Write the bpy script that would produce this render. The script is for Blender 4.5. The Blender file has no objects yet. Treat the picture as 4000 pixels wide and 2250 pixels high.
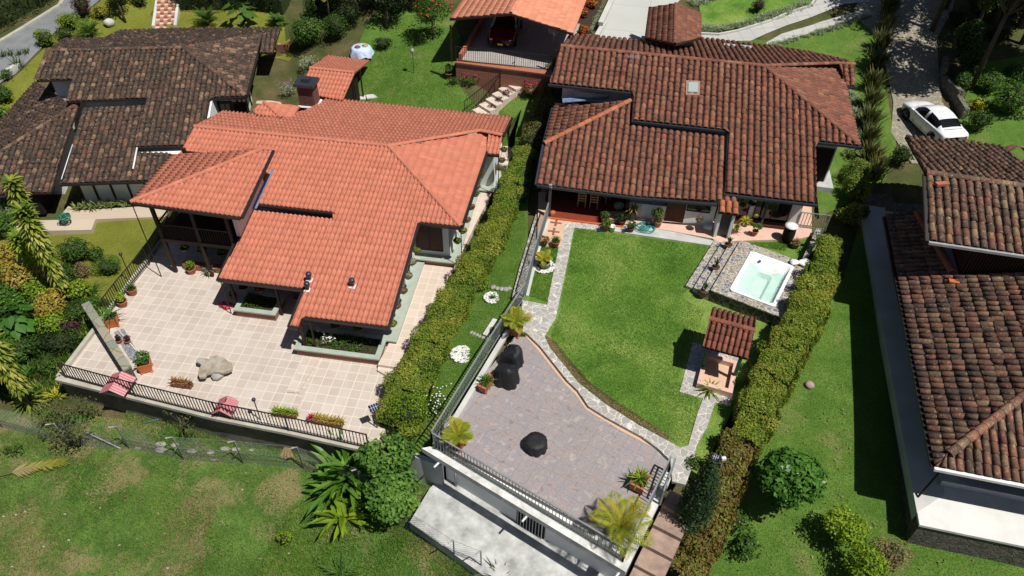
import bpy, bmesh, math, random
import numpy as np
from mathutils import Vector, Matrix
R_=math.radians
rng=np.random.default_rng(7); random.seed(7)
sc=bpy.context.scene; C=sc.collection
# ------------------------------------------------------------------ camera, sky, sun
CAMH=27.0; FOC=2950.0; PITCH=0.75905; ROLL=0.0275
cp_,sp_=math.cos(PITCH),math.sin(PITCH); cr_,sr_=math.cos(ROLL),math.sin(ROLL)
FW=np.array([0,cp_,-sp_]); RT0=np.array([1.,0,0]); UP0=np.array([0,sp_,cp_])
RT=RT0*cr_+UP0*sr_; UP=-RT0*sr_+UP0*cr_
cam=bpy.data.objects.new('camera',bpy.data.cameras.new('camera')); C.objects.link(cam)
M=Matrix(((RT[0],UP[0],-FW[0],0),(RT[1],UP[1],-FW[1],0),(RT[2],UP[2],-FW[2],CAMH),(0,0,0,1)))
cam.matrix_world=M; cam.data.sensor_width=36.0; cam.data.lens=36.0*FOC/4000.0; cam.data.clip_end=2000
sc.camera=cam
SUN_EL,SUN_AZ=R_(63),R_(-35)           # azimuth of the sun measured from +X
w=bpy.data.worlds.new('World'); sc.world=w; w.use_nodes=True
nt=w.node_tree; sky=nt.nodes.new('ShaderNodeTexSky'); sky.sky_type='NISHITA'; sky.sun_disc=False
sky.sun_elevation=SUN_EL; sky.sun_rotation=math.pi/2-SUN_AZ
bg=nt.nodes['Background']; nt.links.new(sky.outputs[0],bg.inputs[0]); bg.inputs[1].default_value=0.038
sl=bpy.data.lights.new('sun','SUN'); sl.energy=5.0; sl.angle=R_(0.53); sl.color=(1,.955,.88)
so=bpy.data.objects.new('sun',sl); C.objects.link(so)
sd=Vector((math.cos(SUN_AZ)*math.cos(SUN_EL),math.sin(SUN_AZ)*math.cos(SUN_EL),math.sin(SUN_EL)))
so.rotation_euler=(-sd).to_track_quat('-Z','Y').to_euler(); so.location=(20,-20,60)
sc.view_settings.view_transform='Standard'; sc.view_settings.look='None'; sc.view_settings.exposure=0.06; sc.view_settings.gamma=1
sc.cycles.max_bounces=5; sc.cycles.transparent_max_bounces=8
try: sc.cycles.use_denoising=True
except Exception: pass
# ------------------------------------------------------------------ surveying helpers: photograph pixel + height -> place in the world
ORI=np.array([0,0,CAMH])
def ray(u,v): return FW*FOC+RT*(u-2000)-UP*(v-1125)
def A(u,v,z=0.0):
    d=ray(u,v); t=(z-CAMH)/d[2]; return ORI+d*t
def q(c,r,x,y): return (1000*c+x/1.932,750*r+y/1.932)
def onpl(u,v,p0,n):
    d=ray(u,v); return ORI+d*(((p0-ORI)@n)/(d@n))
# terrain: control points (pixel, height)
TC=[((0,100),1.8),((0,300),1.6),((240,150),2.0),((500,0),3.2),((200,500),.4),((60,360),.6),((430,120),1.9),((600,60),2.2),((900,60),2.8),((1000,150),2.3),((1090,200),1.6),
((1200,250),1.8),((1130,370),.6),((1090,230),1.2),((1350,200),2.6),((1420,60),3.8),((1500,300),2.2),((1620,250),2.8),((1700,120),3.6),((1790,300),3.0),((1600,420),1.8),((1430,370),1.5),((1850,440),1.7),
((2060,300),3.1),((2100,320),3.0),((2020,500),1.6),((2050,400),2.4),((1990,640),.7),((2350,60),4.2),((2700,60),4.3),((2900,150),4.1),((3100,120),4.2),((3250,200),3.5),((3380,50),4.9),((3600,20),5.2),
((3330,400),2.9),((3450,350),3.1),((3600,430),2.7),((3500,200),4.0),((3900,100),4.8),((3950,300),3.6),((3900,500),3.0),((3700,600),2.4),((3330,560),2.4),((3300,700),1.7),
((3200,650),2.3),((3300,900),1.5),((3150,800),1.8),
((350,900),-.5),((100,870),-.6),((480,860),-.4),((100,1050),-.7),((420,1080),-.5),((200,1200),-1.0),((450,1200),-.7),((60,1500),-1.8),((240,1500),-1.2),((700,1620),-1.3),((1100,1700),-1.3),((1330,1790),-1.3),
((0,1600),-2.0),((500,1740),-1.9),((900,1790),-1.9),((1250,1850),-1.8),((200,2000),-2.6),((800,2050),-2.4),((0,2240),-3.2),((600,2240),-3.1),((1200,2240),-2.7),((1500,2100),-1.9),((1600,2240),-2.0),((1500,1950),-1.6),
((1600,1850),-1.0),((1680,1830),-.9),((1800,2100),-1.0),((2000,2240),-1.2),
((1560,1560),.1),((1650,1500),.5),((1660,1650),.3),((1720,1600),.8),((1800,1380),.95),((1900,1250),1.1),((1950,1100),1.25),((2030,950),1.4),((1990,820),1.2),((1900,950),.8),((1700,1300),.5),((2080,800),1.6),((2060,650),1.6),((2040,560),1.4),
((2300,1000),1.62),((2600,1200),1.62),((2700,1700),1.5),((2450,1500),1.5),((2150,1500),1.4),((2800,1000),1.65),((2900,820),1.8),
((2750,1900),1.1),((2700,2050),.5),((2640,2150),0.),((2600,2240),-.5),((2850,1800),1.1),((2950,1500),1.3),((3050,1200),1.6),((3000,1700),1.0),((3100,1000),1.8),
((3200,1300),1.3),((3250,1600),1.0),((3250,1900),.6),((3100,1900),.6),((3200,2100),.3),((2900,2200),-.2),((3300,2240),.0),((3500,2150),.25),((3900,2200),.3),((3480,1950),.5),((3450,1500),1.0),((3400,1200),1.3),((2750,2240),-.4)]
def _build():
    P=np.array([A(u,v,z) for (u,v),z in TC]); X=P[:,:2]; n=len(X)
    D=np.linalg.norm(X[:,None]-X[None],axis=2)
    Q=np.c_[np.ones(n),X]
    K=np.block([[D+np.eye(n)*-.15,Q],[Q.T,np.zeros((3,3))]])
    s=np.linalg.solve(K,np.r_[P[:,2],0,0,0]); return X,s
TX,TS=_build()
def T(x,y):
    x=np.atleast_1d(np.asarray(x,float)); y=np.atleast_1d(np.asarray(y,float))
    D=np.hypot(x[:,None]-TX[None,:,0],y[:,None]-TX[None,:,1]); n=len(TX)
    return D@TS[:n]+TS[n]+TS[n+1]*x+TS[n+2]*y
def G(u,v,dz=0.0):
    z=0.0
    for _ in range(12):
        p=A(u,v,z+dz); z=.4*z+.6*float(T(p[0],p[1])[0])
    p=A(u,v,z+dz); return p
def fr(y): return np.array([math.cos(y),math.sin(y),0]),np.array([math.sin(y),-math.cos(y),0])
YB,YC,YA,YD,YT=-.1284,-.155,.11,-.21,-.5172
# ------------------------------------------------------------------ materials
MATS={}
def lin(c):
    return tuple((x/12.92 if x<=.04045 else ((x+.055)/1.055)**2.4) for x in (v/255 for v in c))
class NB:
    def __init__(s,name,rough=.85,spec=.3):
        s.m=bpy.data.materials.new(name); s.m.use_nodes=True; s.t=s.m.node_tree; s.b=s.t.nodes['Principled BSDF']
        s.b.inputs['Roughness'].default_value=rough; s.b.inputs['Specular IOR Level'].default_value=spec
        s.pos=s.n('ShaderNodeNewGeometry').outputs['Position']
    def n(s,t,**k):
        o=s.t.nodes.new(t)
        for a,b in k.items(): setattr(o,a,b)
        return o
    def l(s,a,b): s.t.links.new(a,b)
    def noise(s,scale,detail=4,rough=.55,vec=None,dist=0):
        o=s.n('ShaderNodeTexNoise'); o.inputs['Scale'].default_value=scale; o.inputs['Detail'].default_value=detail; o.inputs['Roughness'].default_value=rough; o.inputs['Distortion'].default_value=dist
        s.l(vec or s.pos,o.inputs['Vector']); return o.outputs['Fac']
    def ramp(s,fac,stops,interp='LINEAR'):
        o=s.n('ShaderNodeValToRGB'); o.color_ramp.interpolation=interp
        e=o.color_ramp.elements
        while len(e)<len(stops): e.new(.5)
        for i,(p,c) in enumerate(stops):
            e[i].position=p; e[i].color=(*c,1) if len(c)==3 else c
        s.l(fac,o.inputs['Fac']); return o.outputs['Color']
    def mix(s,f,a,b,mode='MIX'):
        o=s.n('ShaderNodeMix',data_type='RGBA',blend_type=mode)
        for i,x in ((0,f),(6,a),(7,b)):
            if hasattr(x,'is_linked'): s.l(x,o.inputs[i])
            else: o.inputs[i].default_value=x if i==0 else (*x,1)
        return o.outputs[2]
    def math(s,op,a,b=None):
        o=s.n('ShaderNodeMath',operation=op)
        for i,x in enumerate((a,b)):
            if x is None: continue
            if hasattr(x,'is_linked'): s.l(x,o.inputs[i])
            else: o.inputs[i].default_value=x
        return o.outputs[0]
    def mapping(s,rz=0,loc=(0,0,0),scale=(1,1,1)):
        # rotate first, then shift
        o=s.n('ShaderNodeMapping'); o.vector_type='POINT'; o.inputs['Rotation'].default_value=(0,0,rz); o.inputs['Location'].default_value=loc; o.inputs['Scale'].default_value=scale
        s.l(s.pos,o.inputs['Vector']); return o.outputs[0]
    def attr(s,name='rnd'):
        o=s.n('ShaderNodeAttribute'); o.attribute_name=name
        x=s.n('ShaderNodeSeparateColor'); s.l(o.outputs['Color'],x.inputs[0]); return x.outputs
    def bump(s,h,strength=.3,dist=.02):
        o=s.n('ShaderNodeBump'); o.inputs['Strength'].default_value=strength; o.inputs['Distance'].default_value=dist
        s.l(h,o.inputs['Height']); s.l(o.outputs[0],s.b.inputs['Normal'])
    def col(s,c): 
        if hasattr(c,'is_linked'): s.l(c,s.b.inputs['Base Color'])
        else: s.b.inputs['Base Color'].default_value=(*c,1)
        return s
def add(name,nb): MATS[name]=nb.m; return nb.m
def simple(name,c,c2=None,scale=3,rough=.8,spec=.3,bump=0,bs=40,metal=0,bd=.01):
    n=NB(name,rough,spec); n.b.inputs['Metallic'].default_value=metal
    c2=c2 or tuple(x*.78 for x in c)
    f=n.noise(scale,5,.6); f2=n.ramp(f,[(.32,c2),(.66,c)])
    n.col(f2)
    if bump: n.bump(n.noise(bs,3,.6),bump,bd)
    return add(name,n)
def tilemat(name,cols,stain,stainamt=.5,rough=.85,spot=None):
    n=NB(name,rough,.25); a=n.attr()
    k=len(cols); c=n.ramp(a[0],[(i/k,cols[i]) for i in range(k)],'CONSTANT')
    c=n.mix(n.math('MULTIPLY',a[1],.35),c,tuple(x*.5 for x in cols[0]))
    f=n.noise(2.2,6,.65); m=n.ramp(f,[(.42,(0,0,0)),(.62,(1,1,1))])
    c=n.mix(n.math('MULTIPLY',m,stainamt),c,stain)
    f=n.noise(14,5,.7); m=n.ramp(f,[(.5,(0,0,0)),(.66,(1,1,1))]); c=n.mix(n.math('MULTIPLY',m,stainamt),c,stain)
    if spot:
        f=n.noise(8,4,.6); m=n.ramp(f,[(.57,(0,0,0)),(.67,(1,1,1))]); c=n.mix(n.math('MULTIPLY',m,spot[1]),c,spot[0])
    n.col(c); n.bump(n.noise(60,3,.7),.4,.008); return add(name,n)
def pavemat(name,yaw,size,origin,cA,cB,grout,gw,mott=None,rough=.7,bumpd=.004,tint=None):
    n=NB(name,rough,.3); e1,e2=fr(yaw)
    v=n.mapping(-yaw,(-(origin@e1)+50*size,(origin@e2)+50*size,0))
    b=n.n('ShaderNodeTexBrick'); b.offset=0; b.squash=1; b.inputs['Scale'].default_value=1; b.inputs['Brick Width'].default_value=size; b.inputs['Row Height'].default_value=size
    b.inputs['Mortar Size'].default_value=gw; b.inputs['Mortar Smooth'].default_value=.2; b.inputs['Bias'].default_value=0
    b.inputs['Color1'].default_value=(*cA,1); b.inputs['Color2'].default_value=(*cB,1); b.inputs['Mortar'].default_value=(*grout,1)
    n.l(v,b.inputs['Vector']); c=b.outputs['Color']
    if mott:
        cm=n.ramp(n.noise(mott[0],6,.7,dist=.6),mott[1]); g=n.mix(b.outputs['Fac'],mott[2] if 0 else (1,1,1),(0,0,0))
        c=n.mix(n.math('MULTIPLY',g,mott[2]),c,cm)
    f=n.noise(.45,4,.6); c=n.mix(n.math('MULTIPLY',n.ramp(f,[(.4,(0,0,0)),(.7,(1,1,1))]),.25),c,tint or tuple(x*.7 for x in cA))
    f=n.noise(25,4,.7); c=n.mix(n.math('MULTIPLY',f,.22),c,tuple(x*.6 for x in cB))
    n.col(c); n.bump(n.math('SUBTRACT',1.0,b.outputs['Fac']),.5,bumpd); return add(name,n)
def cobble(name,scale,cols,mortar,edge=.06,rough=.75,bd=.02,rnd=1.0,stretch=(1,1,1),rz=0):
    n=NB(name,rough,.3); v=n.mapping(rz,(0,0,0),stretch)
    nz=n.n('ShaderNodeTexNoise'); nz.inputs['Scale'].default_value=3; n.l(v,nz.inputs['Vector'])
    vm=n.n('ShaderNodeVectorMath',operation='MULTIPLY_ADD'); n.l(nz.outputs['Color'],vm.inputs[0]); vm.inputs[1].default_value=(.16,.16,.16); n.l(v,vm.inputs[2]); v=vm.outputs[0]
    o=n.n('ShaderNodeTexVoronoi',feature='F1'); o.inputs['Scale'].default_value=scale; o.inputs['Randomness'].default_value=rnd; n.l(v,o.inputs['Vector'])
    e=n.n('ShaderNodeTexVoronoi',feature='DISTANCE_TO_EDGE'); e.inputs['Scale'].default_value=scale; e.inputs['Randomness'].default_value=rnd; n.l(v,e.inputs['Vector'])
    x=n.n('ShaderNodeSeparateColor'); n.l(o.outputs['Color'],x.inputs[0])
    c=n.ramp(x.outputs[0],[(i/len(cols),cc) for i,cc in enumerate(cols)],'CONSTANT')
    c=n.mix(n.math('MULTIPLY',n.noise(9,5,.7),.5),c,tuple(t*.55 for t in cols[0]))
    m=n.ramp(e.outputs[0],[(edge*.7,(1,1,1)),(edge*1.3,(0,0,0))])
    c=n.mix(m,c,mortar); n.col(c)
    h=n.ramp(e.outputs[0],[(0,(0,0,0)),(edge*3,(1,1,1))]); n.bump(h,.6,bd); return add(name,n)
def foliage(name,cols,trans=.35,rough=.55):
    n=NB(name,rough,.25); a=n.attr(); c=n.ramp(a[0],[(i/max(1,len(cols)-1),cc) for i,cc in enumerate(cols)])
    n.col(c); tr=n.n('ShaderNodeBsdfTranslucent'); n.l(c,tr.inputs[0]); mx=n.n('ShaderNodeMixShader'); mx.inputs[0].default_value=trans
    out=n.t.nodes['Material Output']; n.l(n.b.outputs[0],mx.inputs[1]); n.l(tr.outputs[0],mx.inputs[2]); n.l(mx.outputs[0],out.inputs[0]); return add(name,n)
def grassmat(name,a,b,dry=None,dryscale=.5,drythr=(.55,.7),patch=.6):
    n=NB(name,.95,.1); f=n.noise(patch,5,.65); c=n.ramp(f,[(.35,a),(.65,b)])
    if dry: c=n.mix(n.ramp(n.noise(dryscale,7,.68,dist=.3),[(drythr[0],(0,0,0)),(drythr[1],(1,1,1))]),c,dry)
    f=n.noise(16,6,.8); c=n.mix(n.ramp(f,[(.36,(.85,.85,.85)),(.56,(0,0,0))]),c,tuple(x*.38 for x in a))
    f=n.noise(38,4,.8); c=n.mix(n.math('MULTIPLY',n.ramp(f,[(.5,(0,0,0)),(.7,(1,1,1))]),.6),c,tuple(min(1,x*1.7) for x in b))
    n.col(c); n.bump(n.noise(22,6,.8),.9,.06); return add(name,n)
def brickmat(name,c1,c2,mortar,w=.25,h=.075,yaw=0):
    n=NB(name,.9,.2); v=n.mapping(-yaw)
    s=n.n('ShaderNodeSeparateXYZ'); n.l(v,s.inputs[0]); cb=n.n('ShaderNodeCombineXYZ'); n.l(n.math('ADD',s.outputs[0],s.outputs[1]),cb.inputs[0]); n.l(s.outputs[2],cb.inputs[1])
    b=n.n('ShaderNodeTexBrick'); b.inputs['Scale'].default_value=1; b.inputs['Brick Width'].default_value=w; b.inputs['Row Height'].default_value=h; b.inputs['Mortar Size'].default_value=.008
    b.inputs['Color1'].default_value=(*c1,1); b.inputs['Color2'].default_value=(*c2,1); b.inputs['Mortar'].default_value=(*mortar,1); n.l(cb.outputs[0],b.inputs['Vector'])
    n.col(b.outputs['Color']); n.bump(n.math('SUBTRACT',1.0,b.outputs['Fac']),.5,.01); return add(name,n)
# ------------------------------------------------------------------ object helpers
def tag(o,label=None,cat=None,group=None,kind=None):
    if label: o['label']=label
    if cat: o['category']=cat
    if group: o['group']=group
    if kind: o['kind']=kind
    return o
def thing(name,label,cat,loc=(0,0,0),rz=0,group=None):
    o=bpy.data.objects.new(name,None); C.objects.link(o); o.location=tuple(float(v) for v in loc); o.rotation_euler=(0,0,rz); o.empty_display_size=.2
    return tag(o,label,cat,group)
def adopt(me,name,mat,parent=None,world=True):
    o=bpy.data.objects.new(name,me); C.objects.link(o)
    for m in (mat if isinstance(mat,(list,tuple)) else [mat]):
        me.materials.append(MATS[m] if isinstance(m,str) else m)
    if parent:
        o.parent=parent
        if world: o.matrix_parent_inverse=(Matrix.Translation(parent.location)@parent.rotation_euler.to_matrix().to_4x4()).inverted() if parent.parent is None else parent_inv(parent)
    return o
def parent_inv(p):
    m=Matrix.Identity(4); ch=[]
    x=p
    while x: ch.append(x); x=x.parent
    for x in reversed(ch):
        m=m@(x.matrix_parent_inverse if x.parent else Matrix.Identity(4))@Matrix.LocRotScale(x.location,x.rotation_euler,x.scale)
    return m.inverted()
class MB:
    def __init__(s): s.v=[]; s.f=[]; s.m=[]; s.c=[]; s.mi=0; s.sm=[]
    def addv(s,vs,fs,col=None,smooth=False):
        b=len(s.v); s.v.extend([tuple(map(float,x)) for x in vs]); s.f.extend([tuple(b+i for i in f) for f in fs]); s.m.extend([s.mi]*len(fs)); s.sm.extend([smooth]*len(fs))
        s.c.extend([col if col is not None else (.5,.5,.5)]*len(vs)); return s
    def prism(s,poly,z0,z1,bottom=True):
        n=len(poly); P=[(p[0],p[1],(p[2] if len(p)>2 and z0 is None else 0)+(z0 or 0)) for p in poly]
        vs=[(p[0],p[1],z0) for p in poly]+[(p[0],p[1],z1) for p in poly]
        ar=sum(poly[i][0]*poly[(i+1)%n][1]-poly[(i+1)%n][0]*poly[i][1] for i in range(n))
        idx=list(range(n)) if ar>0 else list(range(n))[::-1]
        fs=[tuple(n+i for i in idx)]+([tuple(idx[::-1])] if bottom else [])
        for k in range(n):
            i,j=idx[k],idx[(k+1)%n]; fs.append((i,j,n+j,n+i))
        return s.addv(vs,fs)
    def slab(s,top,th):   # polygon in space with thickness downwards
        n=len(top); ar=sum(top[i][0]*top[(i+1)%n][1]-top[(i+1)%n][0]*top[i][1] for i in range(n))
        t=list(top) if ar>0 else list(top)[::-1]
        vs=[tuple(p) for p in t]+[(p[0],p[1],p[2]-th) for p in t]
        fs=[tuple(range(n)),tuple(range(2*n-1,n-1,-1))]+[(i,n+i,n+(i+1)%n,(i+1)%n) for i in range(n)]
        return s.addv(vs,fs)
    def box(s,c,d,yaw=0,taper=1.0,tilt=None):
        cx,cy,cz=c; hx,hy,hz=d[0]/2,d[1]/2,d[2]/2; ca,sa=math.cos(yaw),math.sin(yaw); vs=[]
        for k,t in ((-1,1.0),(1,taper)):
            for i,j in ((-1,-1),(1,-1),(1,1),(-1,1)):
                x,y=i*hx*t,j*hy*t; vs.append((cx+x*ca-y*sa,cy+x*sa+y*ca,cz+k*hz))
        return s.addv(vs,[(3,2,1,0),(4,5,6,7),(0,1,5,4),(1,2,6,5),(2,3,7,6),(3,0,4,7)])
    def tube(s,pts,r,seg=6,col=None,cap=True,smooth=True):
        pts=[np.array(p,float) for p in pts]; n=len(pts); rr=r if hasattr(r,'__len__') else [r]*n; vs=[];fs=[]
        d0=pts[1]-pts[0]; up=np.array([0,0,1.]) if abs(d0[2])<.9*np.linalg.norm(d0) else np.array([1.,0,0])
        for k,p in enumerate(pts):
            d=pts[min(k+1,n-1)]-pts[max(k-1,0)]; d=d/(np.linalg.norm(d)+1e-9); a=np.cross(d,up); a/=np.linalg.norm(a)+1e-9; b=np.cross(a,d)
            for j in range(seg):
                t=2*math.pi*j/seg; vs.append(p+rr[k]*(math.cos(t)*a+math.sin(t)*b))
        for k in range(n-1):
            for j in range(seg): fs.append((k*seg+j,k*seg+(j+1)%seg,(k+1)*seg+(j+1)%seg,(k+1)*seg+j))
        if cap: fs+= [tuple(range(seg))[::-1],tuple((n-1)*seg+j for j in range(seg))]
        return s.addv(vs,fs,col,smooth)
    def bar(s,a,b,w,h=None,up=(0,0,1)):
        a=np.array(a,float);b=np.array(b,float);h=h or w; d=b-a; L=np.linalg.norm(d); d=d/L; u=np.array(up,float)
        if abs(d@u)>.95: u=np.array([1.,0,0])
        x=np.cross(d,u); x/=np.linalg.norm(x); y=np.cross(x,d); vs=[]
        for p in (a,b):
            for i,j in ((-1,-1),(1,-1),(1,1),(-1,1)): vs.append(p+x*i*w/2+y*j*h/2)
        return s.addv(vs,[(3,2,1,0),(4,5,6,7),(0,1,5,4),(1,2,6,5),(2,3,7,6),(3,0,4,7)])
    def lathe(s,prof,c,seg=14,smooth=True,sx=1,sy=1,jit=0):
        vs=[];fs=[];n=len(prof)
        for r,z in prof:
            for j in range(seg):
                t=2*math.pi*j/seg; k=1+jit*(random.random()-.5); vs.append((c[0]+r*k*sx*math.cos(t),c[1]+r*k*sy*math.sin(t),c[2]+z))
        for k in range(n-1):
            for j in range(seg): fs.append((k*seg+j,k*seg+(j+1)%seg,(k+1)*seg+(j+1)%seg,(k+1)*seg+j))
        fs.append(tuple(range(seg))[::-1]); fs.append(tuple((n-1)*seg+j for j in range(seg)))
        return s.addv(vs,fs,None,smooth)
    def rock(s,c,r,seg=10,rings=6,jit=.18,sx=1,sy=1,sz=.6):
        vs=[];fs=[]
        for k in range(rings+1):
            ph=math.pi*k/rings
            for j in range(seg):
                t=2*math.pi*j/seg; a=r*(1+jit*(random.random()-.5)*2); vs.append((c[0]+a*sx*math.sin(ph)*math.cos(t),c[1]+a*sy*math.sin(ph)*math.sin(t),c[2]+a*sz*math.cos(ph)))
        for k in range(rings):
            for j in range(seg): fs.append((k*seg+j,(k+1)*seg+j,(k+1)*seg+(j+1)%seg,k*seg+(j+1)%seg))
        return s.addv(vs,fs,None,True)
    def mesh(s,name):
        me=bpy.data.meshes.new(name); me.from_pydata(s.v,[],s.f)
        me.polygons.foreach_set('material_index',s.m); me.polygons.foreach_set('use_smooth',s.sm)
        if any(c!=(.5,.5,.5) for c in s.c):
            ca=me.color_attributes.new('rnd','FLOAT_COLOR','POINT'); ca.data.foreach_set('color',np.c_[np.array(s.c,float),np.ones(len(s.c))].ravel())
        me.update(); return me
    def build(s,name,mat,parent=None): return adopt(s.mesh(name),name,mat,parent)
def npmesh(name,V,F,col=None,smooth=False):
    me=bpy.data.meshes.new(name); V=np.asarray(V,np.float32); F=np.asarray(F,np.int32)
    me.vertices.add(len(V)); me.vertices.foreach_set('co',V.ravel())
    k=F.shape[1]; me.loops.add(F.size); me.loops.foreach_set('vertex_index',F.ravel())
    me.polygons.add(len(F)); me.polygons.foreach_set('loop_start',np.arange(0,F.size,k,dtype=np.int32)); me.polygons.foreach_set('loop_total',np.full(len(F),k,np.int32))
    if smooth: me.polygons.foreach_set('use_smooth',np.ones(len(F),bool))
    me.update(calc_edges=True)
    if col is not None:
        ca=me.color_attributes.new('rnd','FLOAT_COLOR','POINT'); ca.data.foreach_set('color',np.c_[col,np.ones(len(col))].astype(np.float32).ravel())
    return me
def inpoly(P,poly):
    x,y=P[:,0],P[:,1]; c=np.zeros(len(P),bool); n=len(poly)
    for i in range(n):
        x1,y1=poly[i][:2]; x2,y2=poly[(i+1)%n][:2]
        k=((y1>y)!=(y2>y))&(x<(x2-x1)*(y-y1)/((y2-y1) if y2!=y1 else 1e-9)+x1); c^=k
    return c
def snap(P,poly):
    best=None;bd=np.full(len(P),1e9); out=P.copy(); n=len(poly)
    for i in range(n):
        a=np.array(poly[i][:2]);b=np.array(poly[(i+1)%n][:2]); d=b-a; t=np.clip(((P-a)@d)/(d@d+1e-12),0,1); Q=a+t[:,None]*d; e=np.linalg.norm(P-Q,axis=1); m=e<bd; bd[m]=e[m]; out[m]=Q[m]
    return out
# ------------------------------------------------------------------ roofs of separate clay tiles
def tiles(name,poly,down,style,mat,parent,pitch=.22,course=.36,jit=0.0,seed=1,deck=.10,deckmat='deck',h=.075):
    r=np.random.default_rng(seed); poly=[np.array(p,float) for p in poly]; P=np.array(poly)
    cen=P.mean(0); u_,s_,vt=np.linalg.svd(P-cen); n=vt[2]; n=n if n[2]>0 else -n
    dn=np.array(down,float); dn=dn-(dn@n)*n; dn/=np.linalg.norm(dn); ac=np.cross(dn,n); 
    L=np.c_[(P-cen)@ac,(P-cen)@dn]; u0,v0=L.min(0); u1,v1=L.max(0)
    nu=max(1,round((u1-u0)/pitch)); 
    I,J=np.meshgrid(np.arange(-1,nu+1),np.arange(int((v1-v0)/course)+2)); I=I.ravel();J=J.ravel()
    uc=u0+(I+.5)*pitch; vf=v1-J*course     # front (lower) edge of each tile
    test=np.zeros(len(I),bool)
    for a,b in ((-.3,.15),(.3,.15),(0,.5),(-.3,.85),(.3,.85)): test|=inpoly(np.c_[uc+a*pitch,vf-b*course],L)
    uc,vf=uc[test],vf[test]; N=len(uc)
    if style=='s':
        K=6; x=np.linspace(-.5,.5,K+1); prof=np.where(x<.18,np.cos((x+.16)/.34*math.pi/2).clip(0)**.8,0)-np.where(x>.1,.18*np.sin((x-.1)/.4*math.pi),0); xs=np.tile(x*pitch,(1,1))[0]; top=1.0; lift0,lift1=.0,.028
    else:
        K=5; t=np.linspace(0,math.pi,K+1); xs=-np.cos(t)*pitch*.43; prof=np.sin(t); top=.84; lift0,lift1=0.0,.03
    ln=course*1.06
    rows=[]
    ju=r.normal(0,jit*.012,N); jr=r.normal(0,jit*.03,N); jz=r.normal(0,jit*.008,N)+ (0 if style=='s' else 0)
    hh=h*(1+jit*r.normal(0,.06,N))
    rd=r.random((N,3)); V=[];Cc=[]
    for rowi,(vv,sc_,lf,fl) in enumerate(((-ln,top,lift0,1),(0,1.0,lift1,1),(0,.97,-.01,0))):
        X=uc[:,None]+ju[:,None]+xs[None]*sc_+ (jr[:,None]*(vv+ln/2)); Y=np.repeat((vf+vv)[:,None],K+1,1)+ (r.normal(0,jit*.012,N)[:,None] if vv==0 else 0)
        Z=lf+jz[:,None]+prof[None]*hh[:,None]*sc_ if fl else (prof[None]*hh[:,None]*.72-.012)*np.ones((N,1))
        q2=np.stack([X,Y],-1).reshape(-1,2); out=~inpoly(q2,L)
        if out.any():
            q2[out]=snap(q2[out],L)
        V.append(np.c_[q2,Z.reshape(-1)].reshape(N,K+1,3)); 
    V=np.stack(V,1)   # N,3,K+1,3
    m=3*(K+1); base=(np.arange(N)*m)[:,None]
    f=[]
    for k in range(K): f.append([k,k+K+1,k+K+2,k+1])
    for k in range(K): f.append([k+K+1,k+2*K+2,k+2*K+3,k+K+2])
    F=(base[:,None,:]+np.array(f)[None]).reshape(-1,4)
    W=V.reshape(-1,3); W3=cen+W[:,:1]*ac+W[:,1:2]*dn+W[:,2:]*n
    me=npmesh(name,W3,F,np.repeat(rd,m,0),smooth=False)
    # deck under the tiles, part of the same surface
    o=adopt(me,name,[mat],parent)
    d=MB(); tp=[p-n*.004 for p in poly]; d.slab([tuple(p) for p in tp],deck); d.build('roof_deck',deckmat,parent)
    return o
def ridge(name,a,b,mat,parent,r=.13,step=.38,seed=0,drop=-.02):
    rr=np.random.default_rng(seed); a=np.array(a,float)+[0,0,drop];b=np.array(b,float)+[0,0,drop]; L=np.linalg.norm(b-a); n=max(1,int(L/step)); d=(b-a)/L; x=np.cross(d,[0,0,1]); x/=np.linalg.norm(x); u=np.cross(x,d); mb=MB()
    for i in range(n):
        p0=a+d*(i*L/n-.02); p1=a+d*((i+1)*L/n+.02); c=tuple(rr.random(3)); vs=[]
        for p,s in ((p0,1.0),(p1,.86)):
            for k in range(7):
                t=math.pi*k/6; vs.append(p+x*math.cos(t)*r*s+u*math.sin(t)*r*.8*s)
        vs2=vs+[p0+x*math.cos(math.pi*k/6)*r*.8+u*math.sin(math.pi*k/6)*r*.6 for k in range(7)]
        fs=[(k,k+1,k+8,k+7) for k in range(6)]+[(14+k,14+k+1,k+1,k) for k in range(6)]
        mb.addv(vs2,fs,c,False)
    return mb.build(name,mat,parent)
# ------------------------------------------------------------------ plants
def leafmesh(name,P,N,size,aspect,rd,seed=0,fold=.0):
    r=np.random.default_rng(seed); n=len(P); N=N/(np.linalg.norm(N,axis=1)[:,None]+1e-9)
    a=np.cross(N,r.normal(size=(n,3))); a/=np.linalg.norm(a,axis=1)[:,None]+1e-9; b=np.cross(N,a)
    s=(size*(.6+.8*r.random(n)))[:,None] if np.isscalar(size) else size[:,None]
    V=np.stack([P-a*s*.5,P+b*s*.5*aspect+N*s*fold,P+a*s*.5,P-b*s*.5*aspect+N*s*fold],1).reshape(-1,3)
    F=(np.arange(n)*4)[:,None]+np.arange(4)[None]
    return npmesh(name,V,F,np.repeat(rd,4,0))
def lobes(c,rx,ry,rz,n,seed,small=.45):
    r=np.random.default_rng(seed); out=[(np.array(c,float),np.array([rx,ry,rz])*.78)]
    for i in range(n):
        d=r.normal(size=3); d/=np.linalg.norm(d); d[2]=abs(d[2])*.9-.15; k=small*(.6+.7*r.random()); out.append((np.array(c)+d*np.array([rx,ry,rz])*.62,np.array([rx,ry,rz])*k))
    return out
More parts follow.
